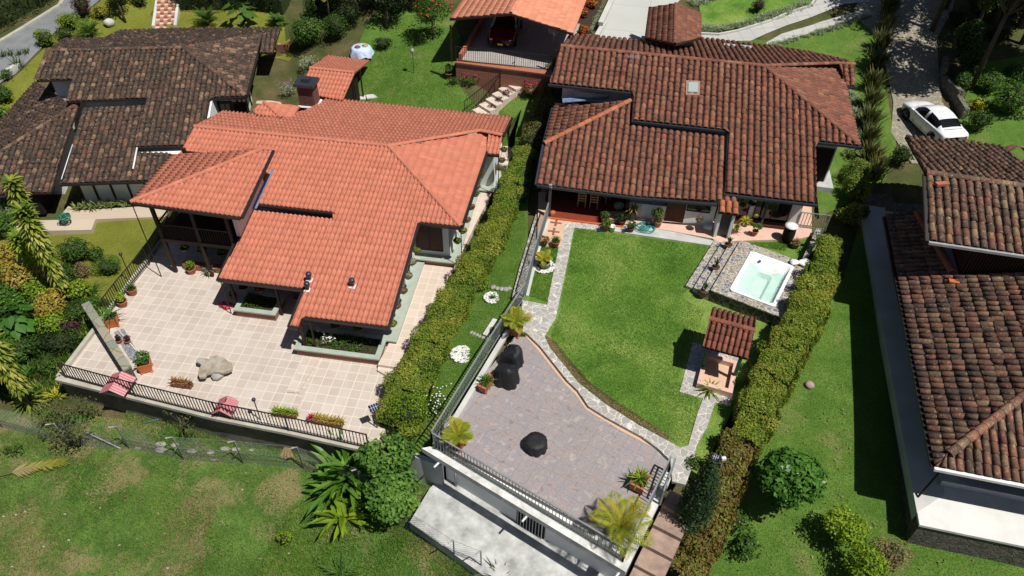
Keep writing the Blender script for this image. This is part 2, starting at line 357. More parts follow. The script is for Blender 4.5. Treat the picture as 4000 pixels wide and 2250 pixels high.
def cloud(lb,dens,size,seed,zmin=None,shell=.25,up=.35):
    r=np.random.default_rng(seed); Ps=[];Ns=[];Rs=[]
    for i,(c,rad) in enumerate(lb):
        ar=4*math.pi*((rad[0]*rad[1])**1.6/3+(rad[0]*rad[2])**1.6/3+(rad[1]*rad[2])**1.6/3)**(1/1.6); n=int(ar*dens)+6
        d=r.normal(size=(n,3)); d/=np.linalg.norm(d,axis=1)[:,None]; k=1-shell*r.random(n)**1.5+.06*r.normal(size=n); P=c+d*rad*k[:,None]
        nn=d/rad; nn/=np.linalg.norm(nn,axis=1)[:,None]; nn=nn+r.normal(size=(n,3))*.55+np.array([0,0,up])
        t=.5+.16*r.normal()+.17*r.normal(size=n)
        Ps.append(P);Ns.append(nn);Rs.append(np.c_[t.clip(0,1),r.random(n),r.random(n)])
    P=np.concatenate(Ps);N=np.concatenate(Ns);R=np.concatenate(Rs)
    if zmin is not None:
        m=P[:,2]>zmin; P,N,R=P[m],N[m],R[m]
    return P,N,R
def bush(label,base,rx,ry,rz,mat,size=.09,dens=60,n=6,seed=1,cat='bush',name='bush',group=None,aspect=.6,core=True,stem=True,stemmat='bark',zmin=-.1,cut=0):
    base=np.array(base,float); t=thing(name,label,cat,base,0,group)
    lb=lobes(base+[0,0,rz*.95],rx,ry,rz,n,seed); P,N,R=cloud(lb,dens,size,seed+1,base[2]+zmin)
    adopt(leafmesh('foliage',P,N,size,aspect,R,seed),'foliage',mat,t)
    s=MB()
    for k in range(3):
        a=seed+k*2.1; s.tube([base+[0,0,-.1],base+[math.cos(a)*rx*.2,math.sin(a)*ry*.2,rz*.7],base+[math.cos(a)*rx*.5,math.sin(a)*ry*.5,rz*1.2]],[.04,.03,.015],5)
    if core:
        for c,rad in lb[:1]: s.rock((c[0],c[1],c[2]),1,10,6,.12,rad[0]*.72,rad[1]*.72,rad[2]*.72)  # dark core blob added among the stems against see-through
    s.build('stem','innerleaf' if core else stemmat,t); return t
def tree(label,base,h,rx,ry,rz,mat,size=.14,dens=26,n=9,seed=1,tr=.16,name='tree',group=None,lean=(0,0),aspect=.6,core=False,wispy=False):
    base=np.array(base,float); t=thing(name,label,'tree',base,0,group); top=base+[lean[0],lean[1],h]
    lb=lobes(top,rx,ry,rz,n,seed,.4)
    if wispy: lb=[(lb[0][0],lb[0][1]*.5)]+[(c+(c-top)*.25,r_*.75) for c,r_ in lb[1:]]
    P,N,R=cloud(lb,dens,size,seed+1,base[2]+.2,shell=.6 if wispy else .5)
    adopt(leafmesh('crown',P,N,size,aspect,R,seed),'crown',mat,t); s=MB()
    mid=base+np.array([lean[0]*.4,lean[1]*.4,h*.45]); s.tube([base-[0,0,.3],mid,top],[tr,tr*.8,tr*.4],8)
    for c,rad in lb[1:]: s.tube([mid+(top-mid)*.3,(mid+c)/2+[0,0,.2],c],[tr*.4,tr*.25,tr*.1],5)
    s.build('trunk','bark',t); return t
def blade(mb,base,az,L,wd,tilt,droop,seg=4,col=None,fold=.15,twist=0):
    """one strap leaf: leaves base at elevation tilt and bends down by droop"""
    p=np.array(base,float); el=tilt; vs=[];side=np.array([-math.sin(az),math.cos(az),0])
    for k in range(seg+1):
        t=k/seg; wk=wd*(.55+.9*t-1.45*t**3.2) if k<seg else 0.004
        wk=max(wk,.004); d=np.array([math.cos(az)*math.cos(el),math.sin(az)*math.cos(el),math.sin(el)]); nrm=np.cross(side,d)*-1
        vs+= [p-side*wk/2+nrm*wk*fold,p.copy(),p+side*wk/2+nrm*wk*fold]
        p=p+d*L/seg; el-=droop/seg
    fs=[]
    for k in range(seg):
        a=3*k; fs+=[(a,a+3,a+4,a+1),(a+1,a+4,a+5,a+2)]
    mb.addv(vs,fs,col or tuple(np.clip([random.gauss(.5,.2),random.random(),0],0,1)))
def rosette(mb,c,n,L,wd,tilt=(1.2,.2),droop=.8,seg=4,seed=0,colr=(.5,.2)):
    r=random.Random(seed)
    for i in range(n):
        f=i/max(1,n-1); az=i*2.39996+r.random()*.3; el=tilt[0]+(tilt[1]-tilt[0])*f+r.uniform(-.1,.1)
        blade(mb,c,az,L*(.75+.35*f+r.uniform(-.1,.1)),wd,el,droop*(.6+.6*r.random()),seg,(min(1,max(0,r.gauss(*colr))),r.random(),0))
def frond(mb,c,az,L,tilt,droop,nl=14,ll=.35,lw=.035,colr=(.5,.15),r=random):
    p=np.array(c,float); el=tilt; side=np.array([-math.sin(az),math.cos(az),0]); pts=[p.copy()]
    seg=nl
    for k in range(seg):
        d=np.array([math.cos(az)*math.cos(el),math.sin(az)*math.cos(el),math.sin(el)]); p=p+d*L/seg; pts.append(p.copy()); el-=droop/seg
        t=(k+1)/seg; l=ll*math.sin(math.pi*(.12+.85*t))*1.1
        nrm=np.cross(d,side)
        for s in (-1,1):
            out=side*s*.8+d*.55-nrm*0.0+np.array([0,0,.15]); out/=np.linalg.norm(out); tip=p+out*l-np.array([0,0,l*.25])
            wv=d*lw; m=(p+tip)/2+np.array([0,0,l*.08]); cc=(min(1,max(0,r.gauss(*colr))),r.random(),0)
            mb.addv([p,m+wv,tip,m-wv],[(0,1,2,3)],cc)
    mb.tube(pts[::3] if len(pts)>6 else pts,.012,4,(.5,.5,0))
def hedge(label,line,width,hgt,mat,size=.085,dens=230,seed=3,group=None,cores='innerleaf',name='hedge',zbase=None):
    """line: centre points on the ground; box hedge with uneven leafy skin"""
    r=np.random.default_rng(seed); line=[np.array(p,float) for p in line]; t=thing(name,label,'hedge',line[0],0,group)
    wd=width if hasattr(width,'__len__') else [width]*len(line); hg=hgt if hasattr(hgt,'__len__') else [hgt]*len(line)
    Ps=[];Ns=[];Rs=[];core=MB()
    for i in range(len(line)-1):
        a,b=line[i],line[i+1]; d=b-a; L=np.linalg.norm(d[:2]); dd=d/L; s=np.array([-dd[1],dd[0],0])
        n=int(L*(wd[i]+2*hg[i])*dens); tt=r.random(n); w_=wd[i]+(wd[i+1]-wd[i])*tt; h_=hg[i]+(hg[i+1]-hg[i])*tt
        x=r.random(n)*(w_+2*h_*.9)-h_*.9
        lx=np.where(x<0,0,np.where(x>w_,w_,x)); lz=np.where(x<0,h_+x,np.where(x>w_,h_-(x-w_),h_))
        # rounded shoulders
        cen=a[None]+d[None]*tt[:,None]; bump=.10*np.sin(tt*L*2.1+i)+.07*np.sin(tt*L*5.3+lx*3)+.06*np.sin(lx*6+i*2)
        wob=r.normal(0,.035,n)
        edge=np.minimum(lx,w_-lx)/w_; lz=lz-np.where((lz>=h_-1e-6),.16*np.exp(-edge*9),0)
        P=cen+s[None]*(lx-w_/2+np.where(lx<=0,-bump-wob,np.where(lx>=w_,bump+wob,0)))[:,None]; P[:,2]+=lz+np.where(lz>h_*.7,bump+wob,0)
        nn=np.where((lx<=0)[:,None],-s[None],np.where((lx>=w_)[:,None],s[None],np.array([0,0,1.])[None]))+r.normal(size=(n,3))*.55
        cl=.5+.22*np.sin(P[:,0]*1.7+1.3*np.sin(P[:,1]*.9))*np.sin(P[:,1]*1.3+P[:,2])+.17*r.normal(size=n)
        Ps.append(P);Ns.append(nn);Rs.append(np.c_[cl.clip(0,1),r.random(n),r.random(n)])
        w0,w1,h0,h1=wd[i]*.72,wd[i+1]*.72,hg[i]-.26,hg[i+1]-.26
        core.addv([a-s*w0/2-[0,0,.2],a+s*w0/2-[0,0,.2],a+s*w0/2+[0,0,h0],a-s*w0/2+[0,0,h0],b-s*w1/2-[0,0,.2],b+s*w1/2-[0,0,.2],b+s*w1/2+[0,0,h1],b-s*w1/2+[0,0,h1]],[(0,1,2,3),(7,6,5,4),(0,4,5,1),(1,5,6,2),(2,6,7,3),(3,7,4,0)])  # dark inner box added to block light through the leaves
    lb=[]
    for i in range(len(line)-1):
        a,b=line[i],line[i+1]; d=b-a; L=np.linalg.norm(d[:2]); s=np.array([-d[1],d[0],0])/L
        for k in range(int(L*3.4)):
            f=r.random(); w_=wd[i]+(wd[i+1]-wd[i])*f; h_=hg[i]+(hg[i+1]-hg[i])*f; o=r.uniform(-.5,.5); rr=r.uniform(.15,.44)
            lb.append((a+d*f+s*o*w_+np.array([0,0,(h_-.06 if abs(o)<.42 else h_*r.uniform(.5,.95))]),np.array([rr*1.2,rr*1.2,rr*.75])))
    P2,N2,R2=cloud(lb,dens*.33,size,seed+9,shell=.35,up=.6); Ps.append(P2);Ns.append(N2);Rs.append(R2)
    P=np.concatenate(Ps);N=np.concatenate(Ns);R=np.concatenate(Rs)
    adopt(leafmesh('foliage',P,N,size,.55,R,seed),'foliage',mat,t); core.build('dark_core',cores,t); return t
def grass(name,label,poly2,dens,h,mat,seed,zf=None,holes=(),wd=.022,clump=0,group=None):
    r=np.random.default_rng(seed); P=np.array([p[:2] for p in poly2]); lo,hi=P.min(0),P.max(0); n=int((hi-lo).prod()*dens); X=lo+r.random((n,2))*(hi-lo)
    m=inpoly(X,poly2)
    for hpoly in holes: m&=~inpoly(X,hpoly)
    X=X[m]
    if clump:
        k=np.sin(X[:,0]*1.1+2*np.sin(X[:,1]*.7))*np.sin(X[:,1]*.9+1.5*np.sin(X[:,0]*.6)); X=X[(k+r.normal(0,.5,len(X)))>clump]
    n=len(X); z=(T(X[:,0],X[:,1]) if zf is None else np.full(n,zf)) if n<60000 else np.concatenate([T(a[:,0],a[:,1]) for a in np.array_split(X,8)]) if zf is None else np.full(n,zf)
    B=np.c_[X,z]; az=r.random(n)*2*math.pi; hh=h*(.5+r.random(n)); ln=np.c_[np.cos(az),np.sin(az),np.zeros(n)]*(hh*.8*r.random(n))[:,None]; ax=np.c_[-np.sin(az),np.cos(az),np.zeros(n)]
    V=np.stack([B-ax*wd,B+ax*wd,B+ln+np.c_[np.zeros((n,2)),hh]],1).reshape(-1,3); F=(np.arange(n)*3)[:,None]+np.arange(3)[None]
    cl=.5+.2*np.sin(X[:,0]*1.1+2*np.sin(X[:,1]*.7))+.2*r.normal(size=n)
    o=adopt(npmesh(name,V,F,np.repeat(np.c_[cl.clip(0,1),r.random(n),r.random(n)],3,0)),name,mat); tag(o,label,'grass',group,'stuff'); return o
def railing(label,pts,h,mat,step=.12,br=.012,rail=.05,post=.05,posts=None,cat='railing',name='railing',low=.08,group=None,barmat=None):
    pts=[np.array(p,float) for p in pts]; t=thing(name,label,cat,pts[0],0,group)
    tr=MB();lr=MB();bb=MB()
    for a,b in zip(pts[:-1],pts[1:]):
        U=np.array([0,0,1.]); tr.bar(a+U*h,b+U*h,rail,rail*.6); lr.bar(a+U*low,b+U*low,rail*.7,rail*.5); L=np.linalg.norm(b-a); n=int(L/step)
        for k in range(1,n):
            p=a+(b-a)*k/n; bb.bar(p+U*low,p+U*h,br*2,br*2)
    tr.build('top_rail',mat,t); lr.build('bottom_rail',mat,t); bb.build('bars',barmat or mat,t)
    for p in (pts if posts is None else posts):
        p=np.array(p,float); m=MB(); m.bar(p-[0,0,.05],p+[0,0,h+.02],post,post); m.build('post',mat,t)
    return t
# ------------------------------------------------------------------ material library
tilemat('tile_new',[(.545,.19,.12),(.565,.198,.126),(.525,.18,.115),(.55,.205,.135),(.54,.187,.118)],(.40,.15,.10),.38,.8)
tilemat('tile_brown',[(.235,.085,.055),(.275,.102,.064),(.20,.076,.052),(.25,.097,.064),(.33,.125,.072),(.18,.072,.052),(.26,.092,.06),(.30,.15,.09)],(.11,.066,.048),.5,.9,((.30,.19,.13),.3))
tilemat('tile_orange',[(.42,.14,.07),(.36,.12,.06),(.46,.17,.09)],(.2,.08,.05),.3,.9)
tilemat('tile_moss',[(.085,.052,.042),(.105,.062,.046),(.064,.046,.038),(.135,.076,.054),(.09,.060,.048),(.19,.09,.06),(.072,.051,.042),(.11,.07,.052),(.28,.18,.115),(.094,.06,.048)],(.034,.032,.028),.6,.95,((.30,.23,.14),.7))
tilemat('tile_old',[(.20,.095,.065),(.26,.125,.08),(.14,.08,.062),(.32,.145,.09),(.24,.15,.10),(.11,.075,.062),(.30,.20,.12),(.22,.09,.07)],(.055,.047,.042),.7,.9,((.44,.30,.17),.65))
simple('deck',(.035,.02,.014),rough=.9); simple('deck_new',(.30,.085,.045),(.22,.06,.035),rough=.9)
simple('mortar',(.30,.24,.20),(.2,.16,.13),rough=.95,bump=.5)
simple('white_wall',(.74,.75,.76),(.66,.67,.67),.7,.9,bump=.15,bs=50); simple('grey_wall',(.42,.44,.46),(.33,.35,.37),.8,.9,bump=.2)
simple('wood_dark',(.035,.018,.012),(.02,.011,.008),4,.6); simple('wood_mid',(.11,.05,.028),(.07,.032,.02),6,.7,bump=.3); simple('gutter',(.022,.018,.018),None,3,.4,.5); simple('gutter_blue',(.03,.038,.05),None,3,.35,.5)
simple('iron',(.018,.015,.014),None,3,.5,.5); simple('steel_rail',(.30,.33,.33),(.22,.25,.25),9,.45,.5,metal=.3)
simple('glass_dark',(.012,.011,.012),(.02,.017,.015),1,.06,.6); simple('interior',(.012,.009,.007),None,2,.9); simple('curtain',(.10,.055,.04),None,2,.8)  # interior: near-black, room shade put into the colour; also plain black parts
simple('coping',(.37,.42,.36),(.30,.35,.30),2,.8,bump=.2); brickmat('brick',(.30,.10,.06),(.22,.075,.05),(.35,.27,.22)); brickmat('brick_dark',(.15,.045,.04),(.10,.035,.035),(.22,.16,.14),.26,.085)
simple('concrete',(.50,.51,.50),(.36,.37,.36),1.2,.9,bump=.3); simple('concrete_old',(.54,.55,.54),(.27,.275,.27),1.6,.9,bump=.4,bd=.02); simple('concrete_light',(.56,.56,.53),(.44,.44,.42),.7,.9,bump=.2)
simple('slab_white',(.70,.70,.68),(.58,.58,.56),1.0,.85,bump=.1); simple('asphalt',(.21,.22,.23),(.16,.165,.175),1.5,.95,bump=.5,bs=80); simple('kerb',(.45,.43,.36),(.33,.31,.26),2,.9,bump=.3)
simple('terracotta',(.42,.15,.075),(.33,.11,.06),6,.85,bump=.2); simple('pot_orange',(.55,.15,.045),(.45,.11,.035),4,.6); simple('pot_brown',(.23,.11,.07),(.16,.075,.05),9,.85,bump=.3); simple('soil',(.05,.033,.022),(.03,.02,.014),12,.95,bump=.6)
simple('stone_grey',(.42,.38,.30),(.24,.22,.17),4,.85,bump=.5,bs=14,bd=.04); simple('rock',(.40,.39,.36),(.22,.21,.19),3,.9,bump=.6,bs=12,bd=.05); simple('rock_white',(.62,.62,.60),(.40,.40,.38),3,.9,bump=.5,bs=10,bd=.04)
simple('pebble',(.76,.76,.73),(.58,.58,.56),8,.8); simple('dull_stone',(.42,.40,.35),(.3,.28,.24),8,.9); simple('black_cloth',(.016,.017,.019),(.010,.011,.013),5,.62,.35,bump=.5,bs=6,bd=.05)
simple('bark',(.11,.085,.06),(.06,.045,.03),8,.95,bump=.7,bs=25,bd=.02); simple('innerleaf',(.035,.05,.012),(.018,.028,.008),5,.95); simple('moss_soil',(.10,.10,.04),(.06,.05,.03),3,.95,bump=.5)  # innerleaf: dark green of the added foliage cores, also some stems
simple('pink_metal',(.50,.17,.19),(.40,.13,.15),5,.5,.5); simple('white_paint',(.80,.80,.80),None,3,.5); simple('blue_paint',(.03,.08,.28),None,3,.5); simple('hose_teal',(.02,.30,.28),(.015,.22,.22),9,.4,.5); simple('hose_green',(.02,.14,.09),None,9,.4,.5); simple('hose_red',(.55,.03,.06),None,9,.4,.5)
simple('car_white',(.80,.83,.86),None,3,.12,.6); simple('car_red',(.11,.006,.008),None,3,.12,.6); simple('rubber',(.014,.014,.015),None,3,.8); simple('chrome',(.6,.6,.62),None,3,.15,.5,metal=1); simple('lamp_red',(.35,.01,.01),None,3,.3); simple('lamp_clear',(.7,.72,.75),None,3,.15)
simple('blue_tarp',(.16,.22,.36),(.10,.14,.26),3,.45,.5,bump=.6,bs=5,bd=.05); simple('tub',(.88,.90,.90),None,3,.12,.5); simple('solar',(.02,.035,.09),(.015,.02,.05),8,.15,.6); simple('plate',(.20,.10,.05),None,3,.8); simple('yellow_plate',(.75,.50,.02),None,3,.6)
simple('straw',(.45,.33,.17),(.33,.24,.12),12,.9); simple('cloth_blue',(.62,.72,.85),(.30,.45,.70),6,.9); simple('flower_red',(.65,.03,.02),None,9,.7); simple('flower_pink',(.50,.02,.10),None,9,.7); simple('flower_purple',(.35,.22,.55),None,9,.7); simple('flower_white',(.8,.8,.72),None,9,.7)
simple('green_post',(.02,.10,.075),None,5,.5); simple('tan_tile',(.62,.42,.29),(.54,.36,.25),3,.7,bump=.1); simple('pink_tile',(.66,.45,.36),(.58,.38,.30),2,.7,bump=.1); simple('red_floor',(.24,.045,.025),(.18,.035,.02),2,.5); simple('step_pink',(.38,.27,.22),(.22,.155,.125),2.2,.85,bump=.4)
simple('fibre_lid',(.35,.42,.5),None,5,.5); simple('pale_roof',(.35,.2,.16),None,2,.8); simple('earth',(.22,.16,.10),(.13,.10,.06),2,.95,bump=.6); simple('chain_mesh',(.20,.22,.22),None,5,.5,.5); simple('grey_pvc',(.36,.37,.38),None,5,.5)
n=NB('tub_water',.05,.5); n.col((.40,.76,.62)); n.b.inputs['Alpha'].default_value=.42; add('tub_water',n)
n=NB('skylight_glass',.25,.5); n.col((.33,.40,.40)); add('skylight_glass',n)
pavemat('patio_left',YB,.483,A(605.6,1162.2),(.58,.50,.435),(.42,.34,.275),(.70,.65,.60),.018,(1.1,[(.35,(.48,.42,.365)),(.65,(.60,.56,.515))],.5))
pavemat('patio_right',YB,.483,A(1201.4,1432.8),(.59,.51,.445),(.45,.365,.295),(.71,.66,.61),.018,(1.1,[(.35,(.50,.435,.375)),(.65,(.62,.57,.52))],.5))
pavemat('patio_side',YB,.483,A(1240,1500,.3),(.65,.54,.455),(.58,.475,.40),(.75,.70,.63),.016)
pavemat('terrace_tile',YT,.625,A(2377.3,1718.1,1.6),(.37,.315,.305),(.29,.27,.295),(.17,.155,.14),.006,(2.7,[(.34,(.17,.175,.215)),(.45,(.38,.30,.27)),(.52,(.235,.24,.285)),(.60,(.40,.335,.30)),(.74,(.50,.455,.41))],.85),.5,.003,(.24,.23,.18))
pavemat('driveway_slab',YC,3.2,A(2350,100,4.2),(.50,.51,.48),(.46,.47,.45),(.34,.34,.33),.02)
pavemat('pavement_slab',YC+.35,.95,A(2900,150,4.1),(.46,.46,.44),(.42,.42,.40),(.27,.27,.26),.02)
pavemat('carport_floor',YC,.45,A(2000,200,4.1),(.40,.38,.36),(.36,.34,.32),(.3,.28,.27),.02)
pavemat('a_path',YA,2.5,A(450,850,-.2),(.55,.46,.36),(.50,.42,.33),(.45,.36,.28),.01)
cobble('crazy_path',3.3,[(.40,.39,.37),(.35,.34,.32),(.45,.43,.41),(.38,.36,.34)],(.62,.59,.54),.036,rnd=.9)
cobble('tub_stone',5.5,[(.30,.25,.18),(.22,.20,.17),(.12,.14,.20),(.33,.28,.21),(.19,.17,.14),(.27,.25,.22),(.10,.13,.24),(.36,.31,.25)],(.46,.44,.39),.07,stretch=(1,1,1))
cobble('tub_wall',2.6,[(.07,.06,.05),(.05,.045,.04),(.09,.08,.065)],(.17,.165,.15),.05); cobble('field_stone',3.5,[(.20,.19,.16),(.15,.14,.11),(.26,.24,.20),(.12,.12,.10)],(.09,.08,.06),.06,bd=.05)
cobble('slate_wall',4.0,[(.13,.12,.10),(.19,.17,.14),(.09,.085,.075),(.16,.16,.13)],(.05,.045,.04),.05,stretch=(1,1,3),bd=.04); cobble('driveway_stone',5.0,[(.33,.30,.24),(.26,.24,.19),(.40,.36,.29),(.30,.28,.22)],(.20,.18,.13),.07)
cobble('garden_slab',1.5,[(.30,.30,.24),(.24,.25,.19),(.35,.31,.22),(.22,.25,.20)],(.16,.15,.11),.03); cobble('edge_stone',4.5,[(.42,.40,.36),(.34,.33,.30),(.50,.48,.44)],(.15,.14,.12),.08)
grassmat('lawn_bright',(.065,.16,.022),(.17,.31,.05),(.28,.36,.09),.30,(.46,.60),.7); grassmat('lawn_yellow',(.15,.17,.025),(.22,.23,.04),None,.4,(.6,.8),.7)
grassmat('meadow',(.05,.11,.02),(.13,.225,.045),(.27,.22,.11),.5,(.49,.60),1.1); grassmat('lawn_rough',(.07,.155,.022),(.14,.235,.045),(.24,.23,.09),.5,(.54,.70),.8); grassmat('rough_ground',(.05,.07,.02),(.10,.11,.04),(.18,.13,.07),.5,(.45,.65),.6)
simple('dry_grass',(.30,.24,.13),(.20,.15,.08),5,.95,bump=.8,bs=22,bd=.05)
foliage('leaf_hedge',[(.05,.10,.012),(.11,.19,.02),(.20,.30,.03),(.28,.24,.04),(.36,.46,.06)]); foliage('leaf_hedge_red',[(.045,.08,.012),(.10,.14,.02),(.20,.11,.035),(.20,.22,.04),(.24,.32,.05)])
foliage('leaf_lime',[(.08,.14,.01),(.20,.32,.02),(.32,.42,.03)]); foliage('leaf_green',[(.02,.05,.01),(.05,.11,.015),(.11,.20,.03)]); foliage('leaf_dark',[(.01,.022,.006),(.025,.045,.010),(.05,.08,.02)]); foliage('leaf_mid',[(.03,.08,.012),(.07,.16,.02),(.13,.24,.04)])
foliage('leaf_glossy',[(.025,.08,.012),(.06,.16,.02),(.11,.25,.04)],.25,.35); foliage('leaf_gold',[(.22,.16,.02),(.38,.28,.04),(.50,.42,.10)]); foliage('leaf_dracaena',[(.04,.10,.014),(.12,.20,.02),(.30,.34,.04),(.50,.48,.14)]); foliage('leaf_palm',[(.16,.24,.02),(.30,.34,.03),(.48,.36,.04)])
foliage('leaf_flax',[(.02,.035,.012),(.05,.065,.025),(.12,.13,.04),(.30,.26,.06)],.15,.4); foliage('leaf_crotons',[(.30,.04,.01),(.45,.10,.02),(.30,.25,.03)]); foliage('leaf_bromeliad',[(.14,.02,.02),(.28,.12,.04),(.42,.36,.06)]); foliage('leaf_pink',[(.30,.02,.06),(.5,.04,.12)]); foliage('leaf_silver',[(.10,.14,.07),(.28,.34,.20),(.5,.55,.35)]); foliage('leaf_dry',[(.17,.12,.06),(.29,.22,.11),(.40,.32,.18)])
foliage('blade_lawn',[(.06,.165,.02),(.15,.30,.04),(.28,.42,.07)],.4); foliage('blade_meadow',[(.05,.12,.02),(.13,.22,.04),(.30,.28,.11)],.3); foliage('leaf_purple',[(.04,.015,.025),(.12,.04,.06)]); foliage('leaf_cypress',[(.02,.05,.018),(.04,.085,.03),(.08,.13,.05)]); foliage('leaf_yellow',[(.25,.26,.02),(.45,.42,.03),(.55,.5,.05)])
# ------------------------------------------------------------------ the ground
FL=[]
def flat(name,px,z,mat,th=.2,z2=None,frame=None):
    poly=[A(*p,z) for p in px]; FL.append(([tuple(p[:2]) for p in poly],z)); m=MB(); m.slab([tuple(p) for p in poly],th); o=m.build(name,mat); tag(o,kind='structure'); return o,poly
def qs(*a): return [q(*x) for x in a]
# B patio
flat('patio',[(640,930),(228,1474),(849,1625),(1128,1679),(1172,1600),(1245,1392),(1245,1000),(1000,900)],0,'patio_left',1.4)
flat('patio',[(1248,1000),(1246,1393),(1129,1680),(1300,1716),(1475,1757),(1570,1500),(1585,1446),(1475,1429),(1530,1330),(1640,1000)],.004,'patio_right',1.4)
flat('patio',[(1476,1424),(1560,1437),(1700,1200),(1860,870),(2010,590),(1900,500),(1640,1000),(1540,1300)],.30,'patio_side',.6)
m=MB(); m.slab([tuple(p) for p in [A(1474,1446,.15),A(1478,1424,.15),A(1590,1440,.15),A(1570,1500,.15)]],.15); tag(m.build('patio_step','patio_side'),kind='structure')
m=MB(); m.slab([tuple(A(*p,.06)) for p in [(1190,1393),(1248,1396),(1168,1534),(1120,1530)]],.06); tag(m.build('patio_ledge','patio_right'),kind='structure')
m=MB(); e=[A(228,1474,.10),A(530,1548,.10),A(849,1627,.10),A(1128,1682,.10),A(1475,1760,.10)]; e1,e2=fr(YB)
for a,b in zip(e[:-1],e[1:]): m.bar(a+e2*.06,b+e2*.06,.28,.16)
a,b=A(640,930,.10),A(228,1474,.10); m.bar(a,b,.2,.16); tag(m.build('retaining_wall_coping','coping' if 0 else 'kerb'),kind='structure')
# T terrace
TZ=1.6
tp=[q(1,2,1335,425),q(2,1,20,1090),q(2,1,115,1095),q(2,1,200,1190),q(2,2,400,-5),q(2,2,480,75),q(2,2,560,190),q(2,2,690,270),q(2,2,830,350),q(2,2,960,420),q(2,2,1090,490),q(2,2,1185,575),q(2,2,860,1240)]
flat('terrace',tp,TZ,'terrace_tile',.25)
def strip(name,px,z,w,mat,th=.1,side=1):
    P=[A(*p,z) for p in px]; V=[];n=len(P)
    for i,p in enumerate(P):
        d=P[min(i+1,n-1)]-P[max(i-1,0)]; d/=np.linalg.norm(d); s=np.array([-d[1],d[0],0])*side; V.append((p,p+s*w))
    m=MB()
    for (a,b),(c,d) in zip(V[:-1],V[1:]): m.slab([tuple(a),tuple(b),tuple(d),tuple(c)],th)
    return tag(m.build(name,mat),kind='structure')
strip('terrace_border',[(2052,1312),(2100,1366),(2205,1498),(2248,1541),(2290,1600),(2357,1641),(2430,1684),(2497,1720),(2564,1756),(2613,1800)],TZ+.01,.26,'tan_tile',.1,1)
# C garden
CZ=1.70
flat('garden_lawn',qs((2,1,240,255),(2,1,70,850),(2,1,60,1060),(2,1,230,1100),(2,1,310,1230),(2,1,500,1449),(2,2,770,200),(2,2,1000,330),(2,2,1190,450),(2,2,1250,560),(2,2,1330,640),(2,2,1440,700),(2,2,1560,400),(2,2,1720,100),(3,1,90,1100),(3,1,420,500),(3,1,380,330),(2,1,1900,350),(2,1,1400,330),(2,1,600,250)),CZ,'lawn_bright',.5)
CP=CZ+.05
flat('garden_path',qs((2,1,395,205),(2,1,700,235),(2,1,735,300),(2,1,470,268),(2,1,400,620),(2,1,330,950),(2,1,245,1090),(2,1,290,1180),(2,1,510,1449),(2,2,720,160),(2,2,960,310),(2,2,1180,430),(2,2,1270,480),(2,2,1330,465),(2,2,1400,220),(2,2,1450,90),(2,2,1560,60),(2,2,1470,330),(2,2,1390,470),(2,2,1370,600),(2,2,1310,760),(2,2,1210,735),(2,2,1195,575),(2,2,1108,490),(2,2,985,400),(2,2,856,330),(2,2,712,252),(2,2,578,168),(2,2,500,52),(2,2,415,-30),(2,1,215,1165),(2,1,110,1065),(2,1,60,1040),(2,1,80,815),(2,1,265,850),(2,1,310,620)),CP,'crazy_path',.12)
flat('porch_floor',qs((2,1,200,0),(2,1,190,405),(2,1,370,415),(2,1,400,230),(2,1,700,240),(2,1,690,150),(2,1,700,0)),CP+.004,'tan_tile',.12)
flat('patio_floor',qs((2,1,690,150),(2,1,690,215),(2,1,1180,290),(2,1,1510,350),(2,1,1600,410),(2,1,1650,370),(3,1,40,360),(3,1,150,370),(3,1,330,330),(3,1,330,100),(2,1,1700,100)),CP+.06,'pink_tile',.2)
flat('kerb_strip',qs((2,1,700,230),(2,1,735,290),(2,1,1180,355),(2,1,1590,415),(2,1,1600,385),(2,1,1180,290)),CP+.02,'concrete',.12)
# porch inlaid crosses
m=MB()
for x,y in ((332,232),(315,298)):
    c=A(*q(2,1,x,y),CP+.012)
    for dx,dy in ((0,0),): m.box((c[0],c[1],CP+.010),(.62,.12,.02),YC); m.box((c[0],c[1],CP+.008),(.12,.6,.02),YC)
tag(m.build('floor_inlay','brick'),kind='structure')
# worn bare strip between path and lawn
strip('bare_soil',[q(2,1,250,1090),q(2,1,300,1180),q(2,1,390,1300),q(2,1,525,1449),q(2,2,725,150),q(2,2,960,300),q(2,2,1180,425)],CZ+.012,.22,'dry_grass',.05,1)
# concrete yard below the terrace
YZ=-.75
flat('yard_floor',[(1600,2040),(1680,1905),(1726,1868),(2150,2060),(2440,2300),(2420,2400),(2100,2400)],YZ,'concrete_old',.5)
# A paths and lawn
flat('path',qs((0,1,0,300),(0,1,690,285),(0,1,720,205),(0,1,1260,185),(0,1,1260,110),(0,1,1040,110),(0,1,560,140),(0,1,520,100),(0,1,430,210),(0,1,0,220)),-.2,'a_path',.4)
FL.append(([tuple(Fm_p[:2]) for Fm_p in [fr(YD)[0]*a+fr(YD)[1]*b for a,b in ((12.0,-37.5),(24,-37.5),(24,-17.4),(12.0,-17.4))]],1.6))
